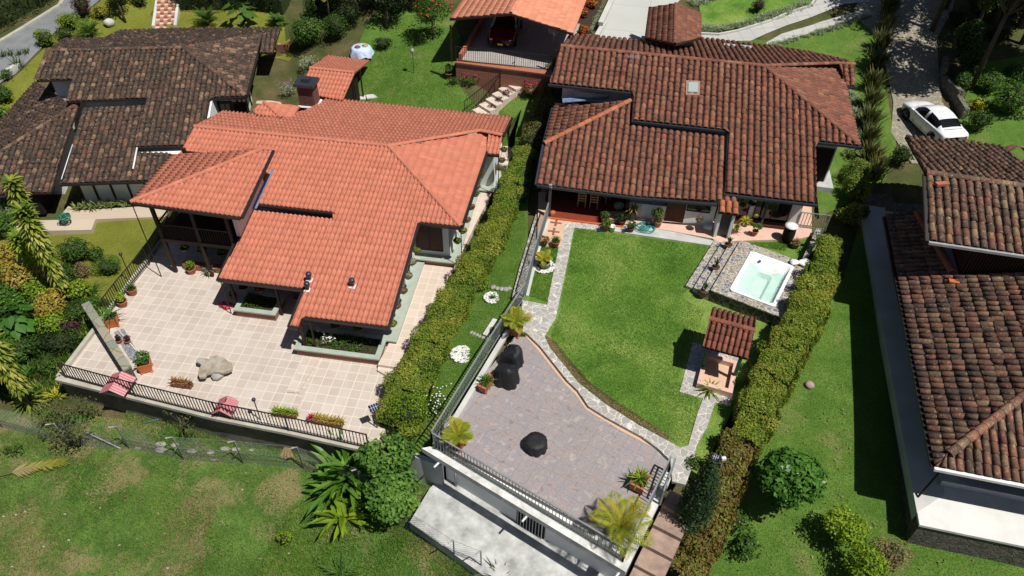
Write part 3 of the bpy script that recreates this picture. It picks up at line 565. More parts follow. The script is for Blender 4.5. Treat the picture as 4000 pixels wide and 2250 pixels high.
# upper road, driveway
def drape(name,px,mat,dz=.0,res=.5,kind='structure',side=True,world=None):
    poly=[tuple(G(*p)[:2]) for p in px] if world is None else world; P=np.array(poly); lo,hi=P.min(0)-res,P.max(0)+res; nx=int((hi[0]-lo[0])/res)+2; ny=int((hi[1]-lo[1])/res)+2
    xs=lo[0]+np.arange(nx)*res; ys=lo[1]+np.arange(ny)*res; X,Y=np.meshgrid(xs,ys,indexing='ij'); V=np.c_[X.ravel(),Y.ravel()]; ins=inpoly(V,poly)
    cen=np.c_[(X[:-1,:-1]+res/2).ravel(),(Y[:-1,:-1]+res/2).ravel()]; I,J=np.meshgrid(np.arange(nx-1),np.arange(ny-1),indexing='ij'); I=I.ravel();J=J.ravel(); a=I*ny+J; b=(I+1)*ny+J; c_=(I+1)*ny+J+1; d=I*ny+J+1
    k=ins[a]|ins[b]|ins[c_]|ins[d]|inpoly(cen,poly); F=np.c_[a,b,c_,d][k]; used=np.unique(F); mp=-np.ones(len(V),int); mp[used]=np.arange(len(used)); V=V[used]; F=mp[F]; o=~inpoly(V,poly); V[o]=snap(V[o],poly)
    z=np.concatenate([T(v[:,0],v[:,1]) for v in np.array_split(V,max(1,len(V)//4000))])+dz
    if side:
        for fp,fz in FL:
            mI=inpoly(V,fp); z[mI]=np.minimum(z[mI],fz-.12)
    ob=adopt(npmesh(name,np.c_[V,z],F,smooth=True),name,mat); tag(ob,kind=kind); return ob,poly
drape('road',[(-60,225),(0,172),(120,95),(243,8),(300,-60),(470,-60),(390,0),(330,50),(235,100),(190,160),(120,230),(60,290),(0,330),(-60,370)],'asphalt',.02,1)
drape('driveway',[(3380,-60),(3330,60),(3440,150),(3460,270),(3490,400),(3480,520),(3560,640),(3800,640),(3740,480),(3680,400),(3670,330),(3660,150),(3720,40),(3740,-60)],'driveway_stone',.03,.6)
drape('driveway',qs((2,0,610,330),(2,0,660,180),(2,0,760,-60),(2,0,1330,-60),(2,0,1230,40),(2,0,1010,200),(2,0,1000,330)),'driveway_slab',.03,.6)
drape('pavement',qs((2,0,1425,330),(2,0,1425,262),(2,0,1600,262),(2,0,1800,215),(2,0,1932,175),(3,0,230,75),(3,0,340,40),(3,0,400,-40),(3,0,700,-40),(3,0,770,15),(3,0,560,35),(3,0,380,110),(3,0,150,190),(3,0,0,250),(2,0,1800,310)),'pavement_slab',.03,.4)
drape('pavement',qs((2,0,1880,345),(3,0,100,258),(3,0,400,165),(3,0,620,100),(3,0,760,75),(3,0,790,110),(3,0,650,130),(3,0,400,225),(3,0,180,290),(3,0,20,345)),'pavement_slab',.03,.4)
drape('lawn',[(1300,480),(1340,330),(1390,200),(1440,80),(1540,0),(1730,-20),(1800,150),(1770,280),(1790,330),(1860,420),(1870,440),(1960,560),(2000,480),(2110,330),(2060,360),(1850,470)],'lawn_rough',.02,.5)
drape('lawn',[(2015,520),(2060,330),(2130,330),(2070,560),(2000,660)],'lawn_rough',.03,.4)
drape('lawn',[(1540,1560),(1650,1380),(1780,1150),(1900,900),(2010,650),(2060,560),(2090,600),(2062,800),(2062,1050),(1995,1200),(1880,1450),(1700,1760),(1600,1800)],'lawn_rough',.04,.4)
drape('lawn',[(480,-60),(1150,-60),(1250,100),(1130,240),(1090,230),(600,220),(200,260),(150,340),(-60,620),(-60,400),(60,300),(190,170),(330,60)],'lawn_yellow',.015,.7)
drape('lawn',[(1100,-80),(1480,-80),(1430,100),(1360,260),(1290,300),(1120,200)],'rough_ground',.02,.7)
drape('lawn',[(-60,880),(330,895),(360,850),(660,840),(560,1040),(450,1180),(330,1150),(200,1060),(-60,1000)],'lawn_yellow',.03,.6)
drape('lawn',[(2880,150),(3000,160),(3300,60),(3420,80),(3440,200),(3470,400),(3500,560),(3460,700),(3300,800),(3200,850),(3150,250),(2900,200)],'lawn_rough',.02,.5)
drape('lawn',[(2730,10),(2900,-60),(3190,-60),(3170,10),(3060,70),(2960,100),(2800,125),(2740,125)],'lawn_bright',.04,.5)
drape('lawn',[(3660,650),(3790,330),(3800,250),(4100,200),(4100,650),(3900,760)],'lawn_rough',.02,.7)
drape('lawn',[(3290,1100),(3380,800),(3440,1100),(3640,2010),(4100,2200),(4100,2400),(2700,2400),(2640,2320),(2760,2100),(2800,1900),(2880,1650),(2980,1450),(3120,1230)],'lawn_rough',.03,.5)
meadow_o,MEADOW=drape('meadow',[(-120,1600),(500,1640),(900,1740),(1330,1790),(1560,1830),(1700,1850),(1690,1900),(1600,2030),(2000,2310),(1900,2500),(-200,2500)],'meadow',.02,.7)
# base terrain under everything
def terrain():
    xs=np.r_[np.linspace(-160,-45,20),np.arange(-44,44.1,.9),np.linspace(45,160,20)]; ys=np.r_[np.linspace(-30,5,8),np.arange(6,72,.9),np.linspace(73,260,30)]; X,Y=np.meshgrid(xs,ys,indexing='ij'); V=np.c_[X.ravel(),Y.ravel()]
    Vc=np.c_[V[:,0].clip(-48,48),V[:,1].clip(8,85)]; z=np.concatenate([T(v[:,0],v[:,1]) for v in np.array_split(Vc,12)])-.035
    z+=np.where(V[:,1]>85,(V[:,1]-85)*.06,0)
    for fp,fz in FL:
        P=np.array(fp); ins=inpoly(V,fp); near=np.zeros(len(V),bool); bb=(V[:,0]>P[:,0].min()-1.3)&(V[:,0]<P[:,0].max()+1.3)&(V[:,1]>P[:,1].min()-1.3)&(V[:,1]<P[:,1].max()+1.3)
        id_=np.where(bb)[0]; d=np.linalg.norm(snap(V[id_],fp)-V[id_],axis=1); near[id_]=d<.9; k=ins|near; z[k]=np.minimum(z[k],fz-.35)
    ny=len(ys); I,J=np.meshgrid(np.arange(len(xs)-1),np.arange(ny-1),indexing='ij'); I=I.ravel();J=J.ravel(); F=np.c_[I*ny+J,(I+1)*ny+J,(I+1)*ny+J+1,I*ny+J+1]
    tag(adopt(npmesh('ground',np.c_[V,z],F,smooth=True),'ground','rough_ground'),kind='structure')
terrain()
tilemat('tile_light',[(.62,.25,.15),(.66,.27,.165),(.59,.235,.14),(.64,.28,.18)],(.52,.22,.14),.25,.8)
simple('stone_pink',(.40,.28,.27),(.3,.2,.2),6,.9,bump=.3); simple('tan_light',(.62,.52,.42),None,3,.8); simple('slab_wood',(.42,.39,.34),(.24,.19,.13),2.2,.7,bump=.4,bs=9,bd=.02); simple('wall_dirty',(.20,.18,.15),(.08,.075,.06),1.6,.95,bump=.5)
simple('ledge_worn',(.72,.72,.70),(.42,.42,.40),2.2,.9,bump=.3,bd=.015); cobble('pebble_blue',14,[(.30,.32,.36),(.45,.45,.46),(.22,.25,.30)],(.12,.12,.13),.08)
tilemat('tile_orangebrown',[(.26,.085,.05),(.33,.11,.06),(.21,.07,.045),(.29,.10,.065)],(.12,.06,.045),.5,.9)
foliage('leaf_bright',[(.05,.13,.015),(.10,.23,.025),(.20,.34,.05)],.3,.35); foliage('leaf_agave',[(.08,.14,.04),(.20,.26,.07),(.36,.36,.14)],.2,.4); foliage('leaf_frond',[(.12,.17,.02),(.34,.30,.05),(.40,.33,.22)])
# ------------------------------------------------------------------ houses
class Fm:
    def __init__(s,y): s.y=y; s.e1,s.e2=fr(y)
    def p(s,a,b,z): return s.e1*a+s.e2*b+np.array([0,0,z])
    def poly(s,L): return [s.p(*x) for x in L]
def pl(p0,d,s): return (np.array(p0,float),np.array(d,float)*s+np.array([0,0,1.]))
def on(P,*px): return [onpl(u,v,P[0],P[1]) for u,v in px]
def wallblock(F,parent,a0,a1,b0,b1,z0,planes,mat='white_wall',name='wall',gap=.13):
    m=MB(); cs=[(a0,b0),(a1,b0),(a1,b1),(a0,b1)]; bt=[F.p(a,b,z0) for a,b in cs]; tp=[]
    for a,b in cs:
        p=F.p(a,b,0); z=min((P[0]@P[1]-p[0]*P[1][0]-p[1]*P[1][1])/P[1][2] for P in planes)-gap if not isinstance(planes,(int,float)) else planes
        tp.append(F.p(a,b,z))
    m.addv(bt+tp,[(0,1,2,3),(7,6,5,4),(0,4,5,1),(1,5,6,2),(2,6,7,3),(3,7,4,0)])
    return m.build(name,mat,parent)
def quad(F,parent,a0,a1,b,z0,z1,mat,name,th=.05,along='a'):
    m=MB()
    if along=='a': cs=[(a0,b-th/2),(a1,b-th/2),(a1,b+th/2),(a0,b+th/2)]
    else: cs=[(b-th/2,a0),(b+th/2,a0),(b+th/2,a1),(b-th/2,a1)]
    m.addv([F.p(x,y,z0) for x,y in cs]+[F.p(x,y,z1) for x,y in cs],[(0,1,2,3),(7,6,5,4),(0,4,5,1),(1,5,6,2),(2,6,7,3),(3,7,4,0)])
    return m.build(name,mat,parent)
def window(F,parent,a0,a1,b,z0,z1,along='a',glass='glass_dark',frame='wood_dark',name='window',mull=1,out=.03):
    o=quad(F,parent,a0,a1,b,z0,z1,glass,name,.05,along); s=.06; m=MB()
    def bx(x0,x1,za,zb):
        y0,y1=b-.045,b+.045
        cs=[(x0,y0),(x1,y0),(x1,y1),(x0,y1)] if along=='a' else [(y0,x0),(y1,x0),(y1,x1),(y0,x1)]
        m.addv([F.p(x,y,za) for x,y in cs]+[F.p(x,y,zb) for x,y in cs],[(0,1,2,3),(7,6,5,4),(0,4,5,1),(1,5,6,2),(2,6,7,3),(3,7,4,0)])
    bx(a0-s,a1+s,z1,z1+s); bx(a0-s,a1+s,z0-s,z0); bx(a0-s,a0,z0,z1); bx(a1,a1+s,z0,z1)
    for k in range(1,mull+1): x=a0+(a1-a0)*k/(mull+1); bx(x-s/2,x+s/2,z0,z1)
    c=m.build('frame',frame,o); return o
def gutter(F,parent,A_,B_,mat='gutter',r=.09,name='gutter'):
    m=MB(); a,b=np.array(A_),np.array(B_); m.bar(a-[0,0,.06],b-[0,0,.06],.13,.12); return m.build(name,mat,parent)
def post(F,parent,a,b,z0,z1,w=.14,mat='wood_dark',name='post'):
    m=MB(); m.bar(F.p(a,b,z0),F.p(a,b,z1),w,w); return m.build(name,mat,parent)
# ---------------- B: salmon tiled house in the middle
FB=Fm(YB); e1,e2=FB.e1,FB.e2
B=thing('tiled_house','long low house with bright salmon new tiled roof and brick chimney beside the beige patio','house',FB.p(-13,-28,0))
PF=pl(FB.p(-6.34,-28.63,3.4),e2,.2); PR=pl(FB.p(-6.34,-28.63,3.4),e1,.2); PBk=pl(FB.p(-11.25,-33.53,4.38),-e2,.2)
zf=lambda b:3.4-.2*(b+28.63)
FP=lambda a,b:FB.p(a,b,zf(b))
R0=FP(-22.27,-33.53); R1=FP(-11.25,-33.53); E=FP(-6.34,-28.63)
tiles('roof_slope',[R0,R1,E,FP(-8.52,-28.63),FP(-8.52,-22.53),FP(-12.52,-22.5),FP(-12.53,-21.95),FP(-12.9,-21.95),FP(-12.72,-28.65),FP(-22.25,-28.7)],e2,'s','tile_new',B,.235,.42,.12,1,.07,'deck_new',.07)
hipt,hipr=on(PR,q(1,0,1750,1006),q(1,0,1742,1125)); 
tiles('roof_slope',[R1,hipt,hipr,E],e1,'s','tile_new',B,.235,.42,.12,2,.07,'deck_new',.07)
bk=on(PBk,q(1,0,1690,988),q(1,0,1860,1022),q(1,0,1925,885),q(1,0,540,742),q(1,0,380,838),q(1,0,140,880),q(0,0,1690,840))
tiles('roof_slope',[R0,R1]+bk,-e2,'s','tile_new',B,.235,.42,.12,3,.07,'deck_new',.07)
P4=pl(bk[0],e2,.2); sm=on(P4,q(1,0,1752,1004),q(1,0,1860,1020),q(1,0,1832,1166),q(1,0,1742,1160))
tiles('roof_slope',sm,e2,'s','tile_new',B,.235,.42,.12,4,.07,'deck_new',.07)
ridge('ridge_cap',R0,R1,'tile_new',B,.13,.4,1,.03); ridge('ridge_cap',R1,E,'tile_new',B,.13,.4,2,.03); ridge('ridge_cap',R1,bk[0],'tile_new',B,.13,.4,3,.03); ridge('ridge_cap',bk[0],bk[1],'tile_new',B,.13,.4,4,.03)
# canopy over the planter
CN=lambda a,b:FB.p(a,b,2.35-.2*(b+24.1)); 
tiles('canopy_roof',[CN(-17.0,-28.35),CN(-12.6,-28.35),CN(-12.8,-24.1),CN(-17.15,-24.1)],e2,'s','tile_new',B,.235,.42,.12,5,.07,'deck_new',.07)
# raised balcony roof at the left
BE=FB.p(-21.75,-25.75,4.8); PBf=pl(BE,e2,.2); PBw=pl(BE,-e1,.2)
ap,rt,fr_,lt=on(PBf,(1025,582),(1064,585),(940,848),(512,789)); 
apw=on(PBw,(1025,582),(673,607),(512,789))
tiles('balcony_roof',[lt,ap,rt,fr_],e2,'s','tile_new',B,.235,.42,.12,6,.07,'deck_new',.07)
tiles('balcony_roof',[ap,apw[1],lt],-e1,'s','tile_new',B,.235,.42,.12,7,.07,'deck_new',.07)
ridge('ridge_cap',ap,lt,'tile_new',B,.13,.4,5,.03); ridge('ridge_cap',ap,rt,'tile_new',B,.13,.4,6,.03)
m=MB(); rm=random.Random(4)
for a_,b_ in ((R0,R1),(R1,E),(ap,lt),(R1,bk[0])):
    L_=np.linalg.norm(b_-a_)
    for k in range(int(L_*5)):
        f=rm.random(); o=np.cross((b_-a_)/L_,[0,0,1])*rm.choice((-1,1))*rm.uniform(.12,.17); m.rock(tuple(a_+(b_-a_)*f+o+[0,0,.015]),rm.uniform(.03,.06),6,4,.3,1.4,1,.5)
m.build('mortar','mortar',B)['kind']='stuff'
# small back annex roof
PA=pl(A(*q(1,0,0,866),3.95),e2,.2); an=on(PA,q(1,0,0,866),q(1,0,195,890),q(1,0,60,772)); PA2=pl(an[1],e1,.2)
tiles('annex_roof',[an[0],an[1],an[2],on(PA,q(0,0,1932-30,830))[0]],e2,'s','tile_new',B,.235,.42,.12,8,.07,'deck_new',.07)
a2=on(PA2,q(1,0,195,890),q(1,0,275,892),q(1,0,330,806),q(1,0,60,772)); tiles('annex_roof',[an[1],a2[1],a2[2],a2[3]],e1,'s','tile_new',B,.235,.42,.12,9,.07,'deck_new',.07); ridge('ridge_cap',an[1],an[2],'tile_new',B,.12,.4,7,.03)
for a,b in ((FP(-6.34,-28.56),FP(-8.55,-28.56)),(FP(-8.45,-28.6),FP(-8.45,-22.45)),(FP(-8.5,-22.46),FP(-12.55,-22.46)),(FP(-12.5,-21.88),FP(-12.95,-21.88)),(FP(-12.97,-21.9),FP(-12.93,-24.1)),(FP(-12.75,-28.6),FP(-17,-28.6)),(CN(-17.2,-24.03),CN(-12.9,-24.03)),(CN(-17.22,-24.0),CN(-17.22,-26.6)),
  (lt+e2*.05,fr_+e2*.05),(fr_+e1*.05,rt+e1*.05),(lt-e1*.05,apw[1]-e1*.05),(apw[1],ap),(E+e1*.07,hipr+e1*.07),(sm[2]+e2*.05,sm[3]+e2*.05),(bk[1]+e1*.05,bk[2]+e1*.05),(bk[2],bk[3]),(an[0]+e2*.06,a2[1]+e2*.06)): gutter(FB,B,a,b)
ev=[PF,PR,PBk]
wallblock(FB,B,-16.5,-7.15,-34.6,-29.35,-.2,ev); wallblock(FB,B,-22.0,-16.4,-34.6,-29.35,-.2,ev,'white_wall')
wallblock(FB,B,-12.2,-8.98,-29.4,-23.9,-.2,[PF]); wallblock(FB,B,-7.0,-5.95,-38.6,-36.2,.1,[P4,PBk],gap=.14)
# right front window block: plinth, sill ledge, window, side ledge
wallblock(FB,B,-9.2,-6.85,-29.4,-28.98,.2,.62,'brick','plinth'); wallblock(FB,B,-9.25,-6.70,-29.38,-28.85,.62,.70,'coping','ledge')
window(FB,B,-8.85,-7.55,-29.34,1.05,2.75,mull=1,glass='curtain'); 
for (b0,b1) in ((-35.6,-29.4),(-28.9,-23.2)):
    a1=-6.7 if b0<-30 else -8.42; a0=-7.15 if b0<-30 else -9.0
    wallblock(FB,B,a0,a1-.08,b0,b1,.1,.40,'brick','plinth'); wallblock(FB,B,a0,a1,b0,b1+.05,.40,.48,'coping','ledge')
wallblock(FB,B,-6.9,-5.6,-38.5,-35.8,.1,.42,'brick','plinth'); wallblock(FB,B,-6.95,-5.5,-38.6,-35.7,.42,.50,'coping','ledge')
for b0,b1 in ((-28.4,-27.2),(-26.6,-25.6)): window(FB,B,b0,b1,-8.97,1.0,2.1,'b',mull=1)
# wing front: recessed glazed wall
window(FB,B,-11.6,-9.3,-23.88,.55,1.75,mull=2,glass='glass_dark'); wallblock(FB,B,-11.8,-9.0,-23.9,-23.55,-.1,.45,'grey_wall','ledge')
post(FB,B,-12.6,-22.3,0,2.0); post(FB,B,-12.1,-22.3,.5,1.95,.06)
# recess under the canopy, its shade painted as near-black wall and block
quad(FB,B,-16.9,-12.3,-26.6,0,2.55,'glass_dark','glazed_wall',.08); quad(FB,B,-16.9,-12.3,-28.0,0,3.0,'interior','inner_wall',.3); wallblock(FB,B,-17.0,-12.3,-28.0,-26.6,-.1,2.3,'interior','room_shade_block')
for a in (-16.9,-14.55,-13.3,-12.95): post(FB,B,a,-26.5,0,2.6,.12)
for a in (-16.9,-14.6): post(FB,B,a,-24.4,0,2.25,.11)
quad(FB,B,-14.45,-13.4,-25.6,0.02,1.9,'curtain','glass_door',.06)
# balcony storey
DZ=2.35
m=MB(); m.slab(FB.poly([(-21.3,-26.4,DZ),(-17.4,-26.4,DZ),(-17.4,-30.5,DZ),(-21.3,-30.5,DZ)]),.22); m.build('balcony_floor','wood_dark',B)
for a in (-21.2,-19.2,-17.45): post(FB,B,a,-26.5,0,4.75,.16)
post(FB,B,-21.2,-30.4,0,5.1,.16)
quad(FB,B,-21.3,-17.3,-30.45,0,4.9,'wood_dark','back_wall',.1); quad(FB,B,-30.4,-27.1,-17.3,0,DZ,'wood_dark','side_wall',.12,'b')
bm_=MB()
for x0,x1,y0,y1 in ((-21.2,-17.4,-26.45,-26.45),(-21.2,-21.2,-26.45,-30.4)):
    bm_.bar(FB.p(x0,y0,DZ+.9),FB.p(x1,y1,DZ+.9),.07,.06); n_=int(max(abs(x1-x0),abs(y1-y0))/.13)
    for k in range(n_+1): t=k/n_; bm_.bar(FB.p(x0+(x1-x0)*t,y0+(y1-y0)*t,DZ),FB.p(x0+(x1-x0)*t,y0+(y1-y0)*t,DZ+.9),.025,.025)
bm_.build('balcony_railing','wood_dark',B)
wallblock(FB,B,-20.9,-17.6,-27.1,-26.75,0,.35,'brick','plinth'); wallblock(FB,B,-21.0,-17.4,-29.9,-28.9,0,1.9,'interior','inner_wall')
# flashing strip beside balcony roof
m=MB(); m.slab([tuple(p+[0,0,.05]) for p in [FP(-16.98,-28.3),FP(-16.78,-28.3),FP(-16.78,-31.0),FP(-16.98,-31.0)]],.03); m.build('roof_flashing','blue_tarp',B)
wallblock(FB,B,-17.2,-17.0,-30.0,-26.6,2.9,[pl(BE,e2,.2)],'white_wall','upper_wall',.2)
m=MB(); m.slab([tuple(FB.p(a,b,z)) for a,b,z in((-16.95,-27.9,2.95),(-16.72,-27.9,2.95),(-16.72,-26.6,2.85),(-16.95,-26.6,2.85))],.03); m.build('roof_flashing','chrome',B)
# chimney
cb=A(*q(1,0,330,818),3.2); cz=3.2; ch=MB(); ch.box((cb[0]+.55,cb[1]+.45,cz+.5),(1.0,.9,1.9),YB,.92); c_=ch.build('chimney','brick_dark',B)
ch=MB(); ch.box((cb[0]+.55,cb[1]+.45,cz+1.52),(1.25,1.15,.16),YB,.97); ch.box((cb[0]+.55,cb[1]+.45,cz+1.70),(.5,.45,.22),YB,.9); ch.build('cap','gutter_blue',c_)
ch=MB(); ch.box((cb[0]+.55,cb[1]+.45,cz+.12),(1.2,1.1,.06),YB,.95); ch.build('flashing','white_paint',c_)
for (x,y),s in (((730,712),1),((405,665),1),((392,738),1)):
    p=onpl(*q(1,1,x,y),*PF); m=MB(); m.lathe([(.075,-.1),(.075,.32)],p,10); v=m.build('vent_pipe','gutter',B); m=MB(); m.lathe([(.13,.26),(.14,.30),(.14,.42),(.10,.48),(.0,.50)],p,12); m.build('cowl','gutter_blue',v); m=MB(); m.box((p[0],p[1]-.03,p[2]+.03),(.3,.3,.02),YB); m.build('base_flashing','white_paint',v)
# rain chains
def chain(parent,top,zb): 
    m=MB(); z=top[2]; k=0
    while z>zb+.05: m.bar((top[0],top[1],z),(top[0],top[1],z-.09),.05 if k%2 else .022,.022 if k%2 else .05); z-=.085; k+=1
    m.build('rain_chain','iron',parent)
chain(B,lt+np.array([0,0,-.1]),0); chain(B,E+np.array([0,0,-.1]),.3); chain(B,CN(-17.1,-24.05),0); chain(B,sm[2]-[0,0,.1],.3)
# planters in front of B
def planter_bed(label,a0,a1,b0,b1,seed,flowers=False):
    t=thing('garden_planter',label,'planter',FB.p((a0+a1)/2,(b0+b1)/2,0),0,'brick garden beds in front of the salmon house')
    m=MB(); 
    for x0,x1,y0,y1 in ((a0,a1,b1-.12,b1),(a0,a1,b0,b0+.12),(a0,a0+.12,b0+.12,b1-.12),(a1-.12,a1,b0+.12,b1-.12)): m.prism([FB.p(x,y,0) for x,y in ((x0,y0),(x1,y0),(x1,y1),(x0,y1))],-.05,.42)
    m.build('wall','brick',t); m=MB(); w=.26
    for x0,x1,y0,y1 in ((a0-.08,a1+.08,b1-w+.08,b1+.08),(a0-.08,a1+.08,b0-.08,b0+w-.08),(a0-.08,a0+w-.08,b0+w-.08,b1-w+.08),(a1-w+.08,a1+.08,b0+w-.08,b1-w+.08)): m.prism([FB.p(x,y,0) for x,y in ((x0,y0),(x1,y0),(x1,y1),(x0,y1))],.42,.50)
    m.build('coping','coping',t); m=MB(); m.prism([FB.p(x,y,0) for x,y in ((a0+.12,b0+.12),(a1-.12,b0+.12),(a1-.12,b1-.12),(a0+.12,b1-.12))],.2,.36); m.build('soil','soil',t)
    r=np.random.default_rng(seed); n=int((a1-a0)*(b1-b0)*260); X=np.c_[a0+.2+r.random(n)*(a1-a0-.4),b0+.2+r.random(n)*(b1-b0-.4)]; P=X[:,:1]*e1+X[:,1:]*e2+np.c_[np.zeros((n,2)),.38+.14*r.random(n)+.12*np.sin(X[:,0]*2.5+seed)]
    adopt(leafmesh('foliage',P,r.normal(size=(n,3))*.7+[0,0,.6],.10,.5,np.c_[r.random(n)*.8,r.random(n),r.random(n)],seed),'foliage','leaf_mid',t)
    if flowers:
        m=MB(); c=FB.p(a0+1.35,b0+.75,.85)
        for k in range(16): m.rock((c[0]+random.gauss(0,.22),c[1]+random.gauss(0,.18),c[2]+random.gauss(0,.1)),.045,6,4,.1)
        m.build('flowers','flower_white',t); P,N,R=cloud(lobes(c-[0,0,.2],.45,.35,.3,3,5),90,.1,6); adopt(leafmesh('foliage',P,N,.1,.5,R,6),'foliage','leaf_silver',t)
    return t
planter_bed('green coped brick planter at the front of the salmon house wing, with white flowers',-12.95,-9.0,-23.4,-22.0,3,True)
planter_bed('shorter green coped brick planter under the salmon canopy beside the coiled red hose',-16.75,-14.75,-25.3,-23.95,5)
# ---------------- C: brown tiled house
FC=Fm(YC); c1,c2=FC.e1,FC.e2
Ch=thing('tiled_house','wide house with old red brown clay tiles and roof skylight behind the hot tub garden','house',FC.p(3,-38,1.8))
zc=lambda b:5.15-.3*(b+37.2); CPt=lambda a,b:FC.p(a,b,zc(b))
QF=pl(CPt(12.72,-37.2),c2,.3); QR=pl(CPt(12.72,-37.2),c1,.3); r0=CPt(-4.05,-42.2); apx=CPt(7.72,-42.2); QB=pl(apx,-c2,.3); Ec=CPt(12.72,-37.2)
TB=dict(style='b',mat='tile_brown',parent=Ch,pitch=.345,course=.37,jit=.8,h=.12)
tiles('roof_slope',[r0,apx,Ec,CPt(10.42,-37.2),CPt(10.4,-33.17),CPt(5.8,-33.2),CPt(5.9,-37.29),CPt(.6,-37.29),CPt(.55,-39.3),CPt(-4.3,-39.3)],c2,seed=11,**TB)
ht=on(QR,q(3,0,530,486),q(3,0,585,655)); tiles('roof_slope',[apx,ht[0],ht[1],Ec],c1,seed=12,**TB)
cb_=on(QB,q(3,0,527,482),q(3,0,652,488),q(3,0,600,462),q(3,0,300,395),q(3,0,0,350),q(2,0,1430,292),q(2,0,1000,312),q(2,0,430,262))
tiles('roof_slope',[r0,apx]+cb_,-c2,seed=13,**TB)
sp=pl(cb_[0],c2,.3); s4=on(sp,q(3,0,530,484),q(3,0,652,490),q(3,0,662,652),q(3,0,588,652)); tiles('roof_slope',s4,c2,seed=14,**TB)
ridge('ridge_cap',r0,apx,'tile_brown',Ch,.14,.42,1,.06); ridge('ridge_cap',apx,Ec,'tile_brown',Ch,.14,.42,2,.06); ridge('ridge_cap',apx,cb_[0],'tile_brown',Ch,.14,.42,3,.06); ridge('ridge_cap',cb_[0],cb_[1],'tile_brown',Ch,.13,.42,3,.05)
QL=pl(A(*q(2,0,190,1390),3.6),c2,.3); lf=on(QL,q(2,0,190,1390),q(2,1,935,36),q(2,1,1590,72),q(2,0,1600,1035),q(2,0,885,950),q(2,0,893,765),q(2,0,245,1088))
tiles('roof_slope',lf,c2,seed=15,**TB)
QLw=pl(lf[6],-c1,.3); lw=on(QLw,q(2,0,245,1088),q(2,0,893,765),q(2,0,315,812)); tiles('roof_slope',[lf[6],lf[5],lw[2]],-c1,seed=16,**TB)
ridge('ridge_cap',lf[6],lf[5],'tile_orange',Ch,.16,.42,5,.07)
extra=on(QL,q(2,1,1590,72),q(2,1,1700,92),q(2,1,1700,50),q(2,1,1600,20)); tiles('roof_slope',extra,c2,seed=17,**TB)
for a,b in ((lf[0]+c2*.06,lf[1]+c2*.06),(lf[1]+c2*.06,on(QL,q(2,1,1715,104))[0]),(CPt(5.75,-33.1),CPt(10.45,-33.1)),(CPt(10.45,-37.15),CPt(12.8,-37.15)),(CPt(.6,-37.22),CPt(5.9,-37.22)),(CPt(-4.35,-39.22),CPt(.55,-39.22)),(s4[2]+c2*.05,s4[3]+c2*.05),(lf[0]-c1*.07,lf[6]-c1*.07),(lf[6]-c1*.07,lw[2]-c1*.07),(Ec+c1*.06,ht[1]+c1*.06)): gutter(FC,Ch,a,b,'gutter_blue')
allC=[QF,QR,QB]
wallblock(FC,Ch,.75,11.9,-43.2,-37.95,1.6,allC); wallblock(FC,Ch,-3.6,.7,-43.2,-40.1,1.6,allC); wallblock(FC,Ch,5.85,10.0,-38.0,-33.9,1.6,[QF],'white_wall')
# skylight gap: dark recess with tarp and lower roof flank
wallblock(FC,Ch,-3.9,.45,-39.9,-38.3,1.6,4.5,'wood_dark','inner_wall'); m=MB(); m.slab([tuple(p) for p in [A(*q(2,0,380,742),5.0),A(*q(2,0,730,722),5.0),A(*q(2,0,728,740),4.95),A(*q(2,0,382,772),4.95)]],.05); m.build('blue_sheet','blue_tarp',Ch)
m=MB(); m.slab([tuple(p) for p in [A(*q(2,0,470,690),5.25),A(*q(2,0,730,715),5.25),A(*q(2,0,720,738),4.9),A(*q(2,0,470,742),4.9)]],.05); m.build('side_wall','grey_wall',Ch)
# skylight
sk=on(QF,q(2,0,1312,620),q(2,0,1418,625),q(2,0,1414,732),q(2,0,1308,728)); up=np.array([0,0,.12]); m=MB(); m.slab([tuple(p+up) for p in sk],.16); s_=m.build('skylight','pale_roof',Ch)
cc=sum(sk)/4; m=MB(); m.slab([tuple(cc+(p-cc)*.68+[0,0,.17]) for p in sk],.05); m.build('pane','skylight_glass',s_)
for (x,y) in ((1640,350),(1768,362)):
    p=onpl(*q(2,0,x,y),*QB); m=MB(); m.box((p[0],p[1],p[2]+.08),(.75,.35,.06),YC); m.build('roof_pane','skylight_glass',Ch)
# dormer gable at the back
dz=6.5; dr=[A(*q(2,0,1240,6),7.0),A(*q(2,0,1228,338),6.75)]
dp=pl(dr[1],-c1,.45); dl=on(dp,q(2,0,1035,66),q(2,0,1005,290)); dq=pl(dr[1],c1,.45); dR=on(dq,q(2,0,1424,106),q(2,0,1420,290)); dtop=dr[1]+ (dr[0]-dr[1])*np.array([1,1,0])
tiles('porch_roof',[dr[1],dtop,dl[0],dl[1]],-c1,seed=18,**{**TB,'style':'b','jit':.5}); tiles('porch_roof',[dr[1],dtop,dR[0],dR[1]],c1,seed=19,**{**TB,'jit':.5}); ridge('ridge_cap',dr[1],dtop,'tile_brown',Ch,.14,.42,7,.06)
m=MB(); m.prism([dl[1]+c1*.5,dR[1]-c1*.5,dR[0]-c1*.5,dl[0]+c1*.5],4.0,5.5); m.build('porch_wall','grey_wall',Ch)
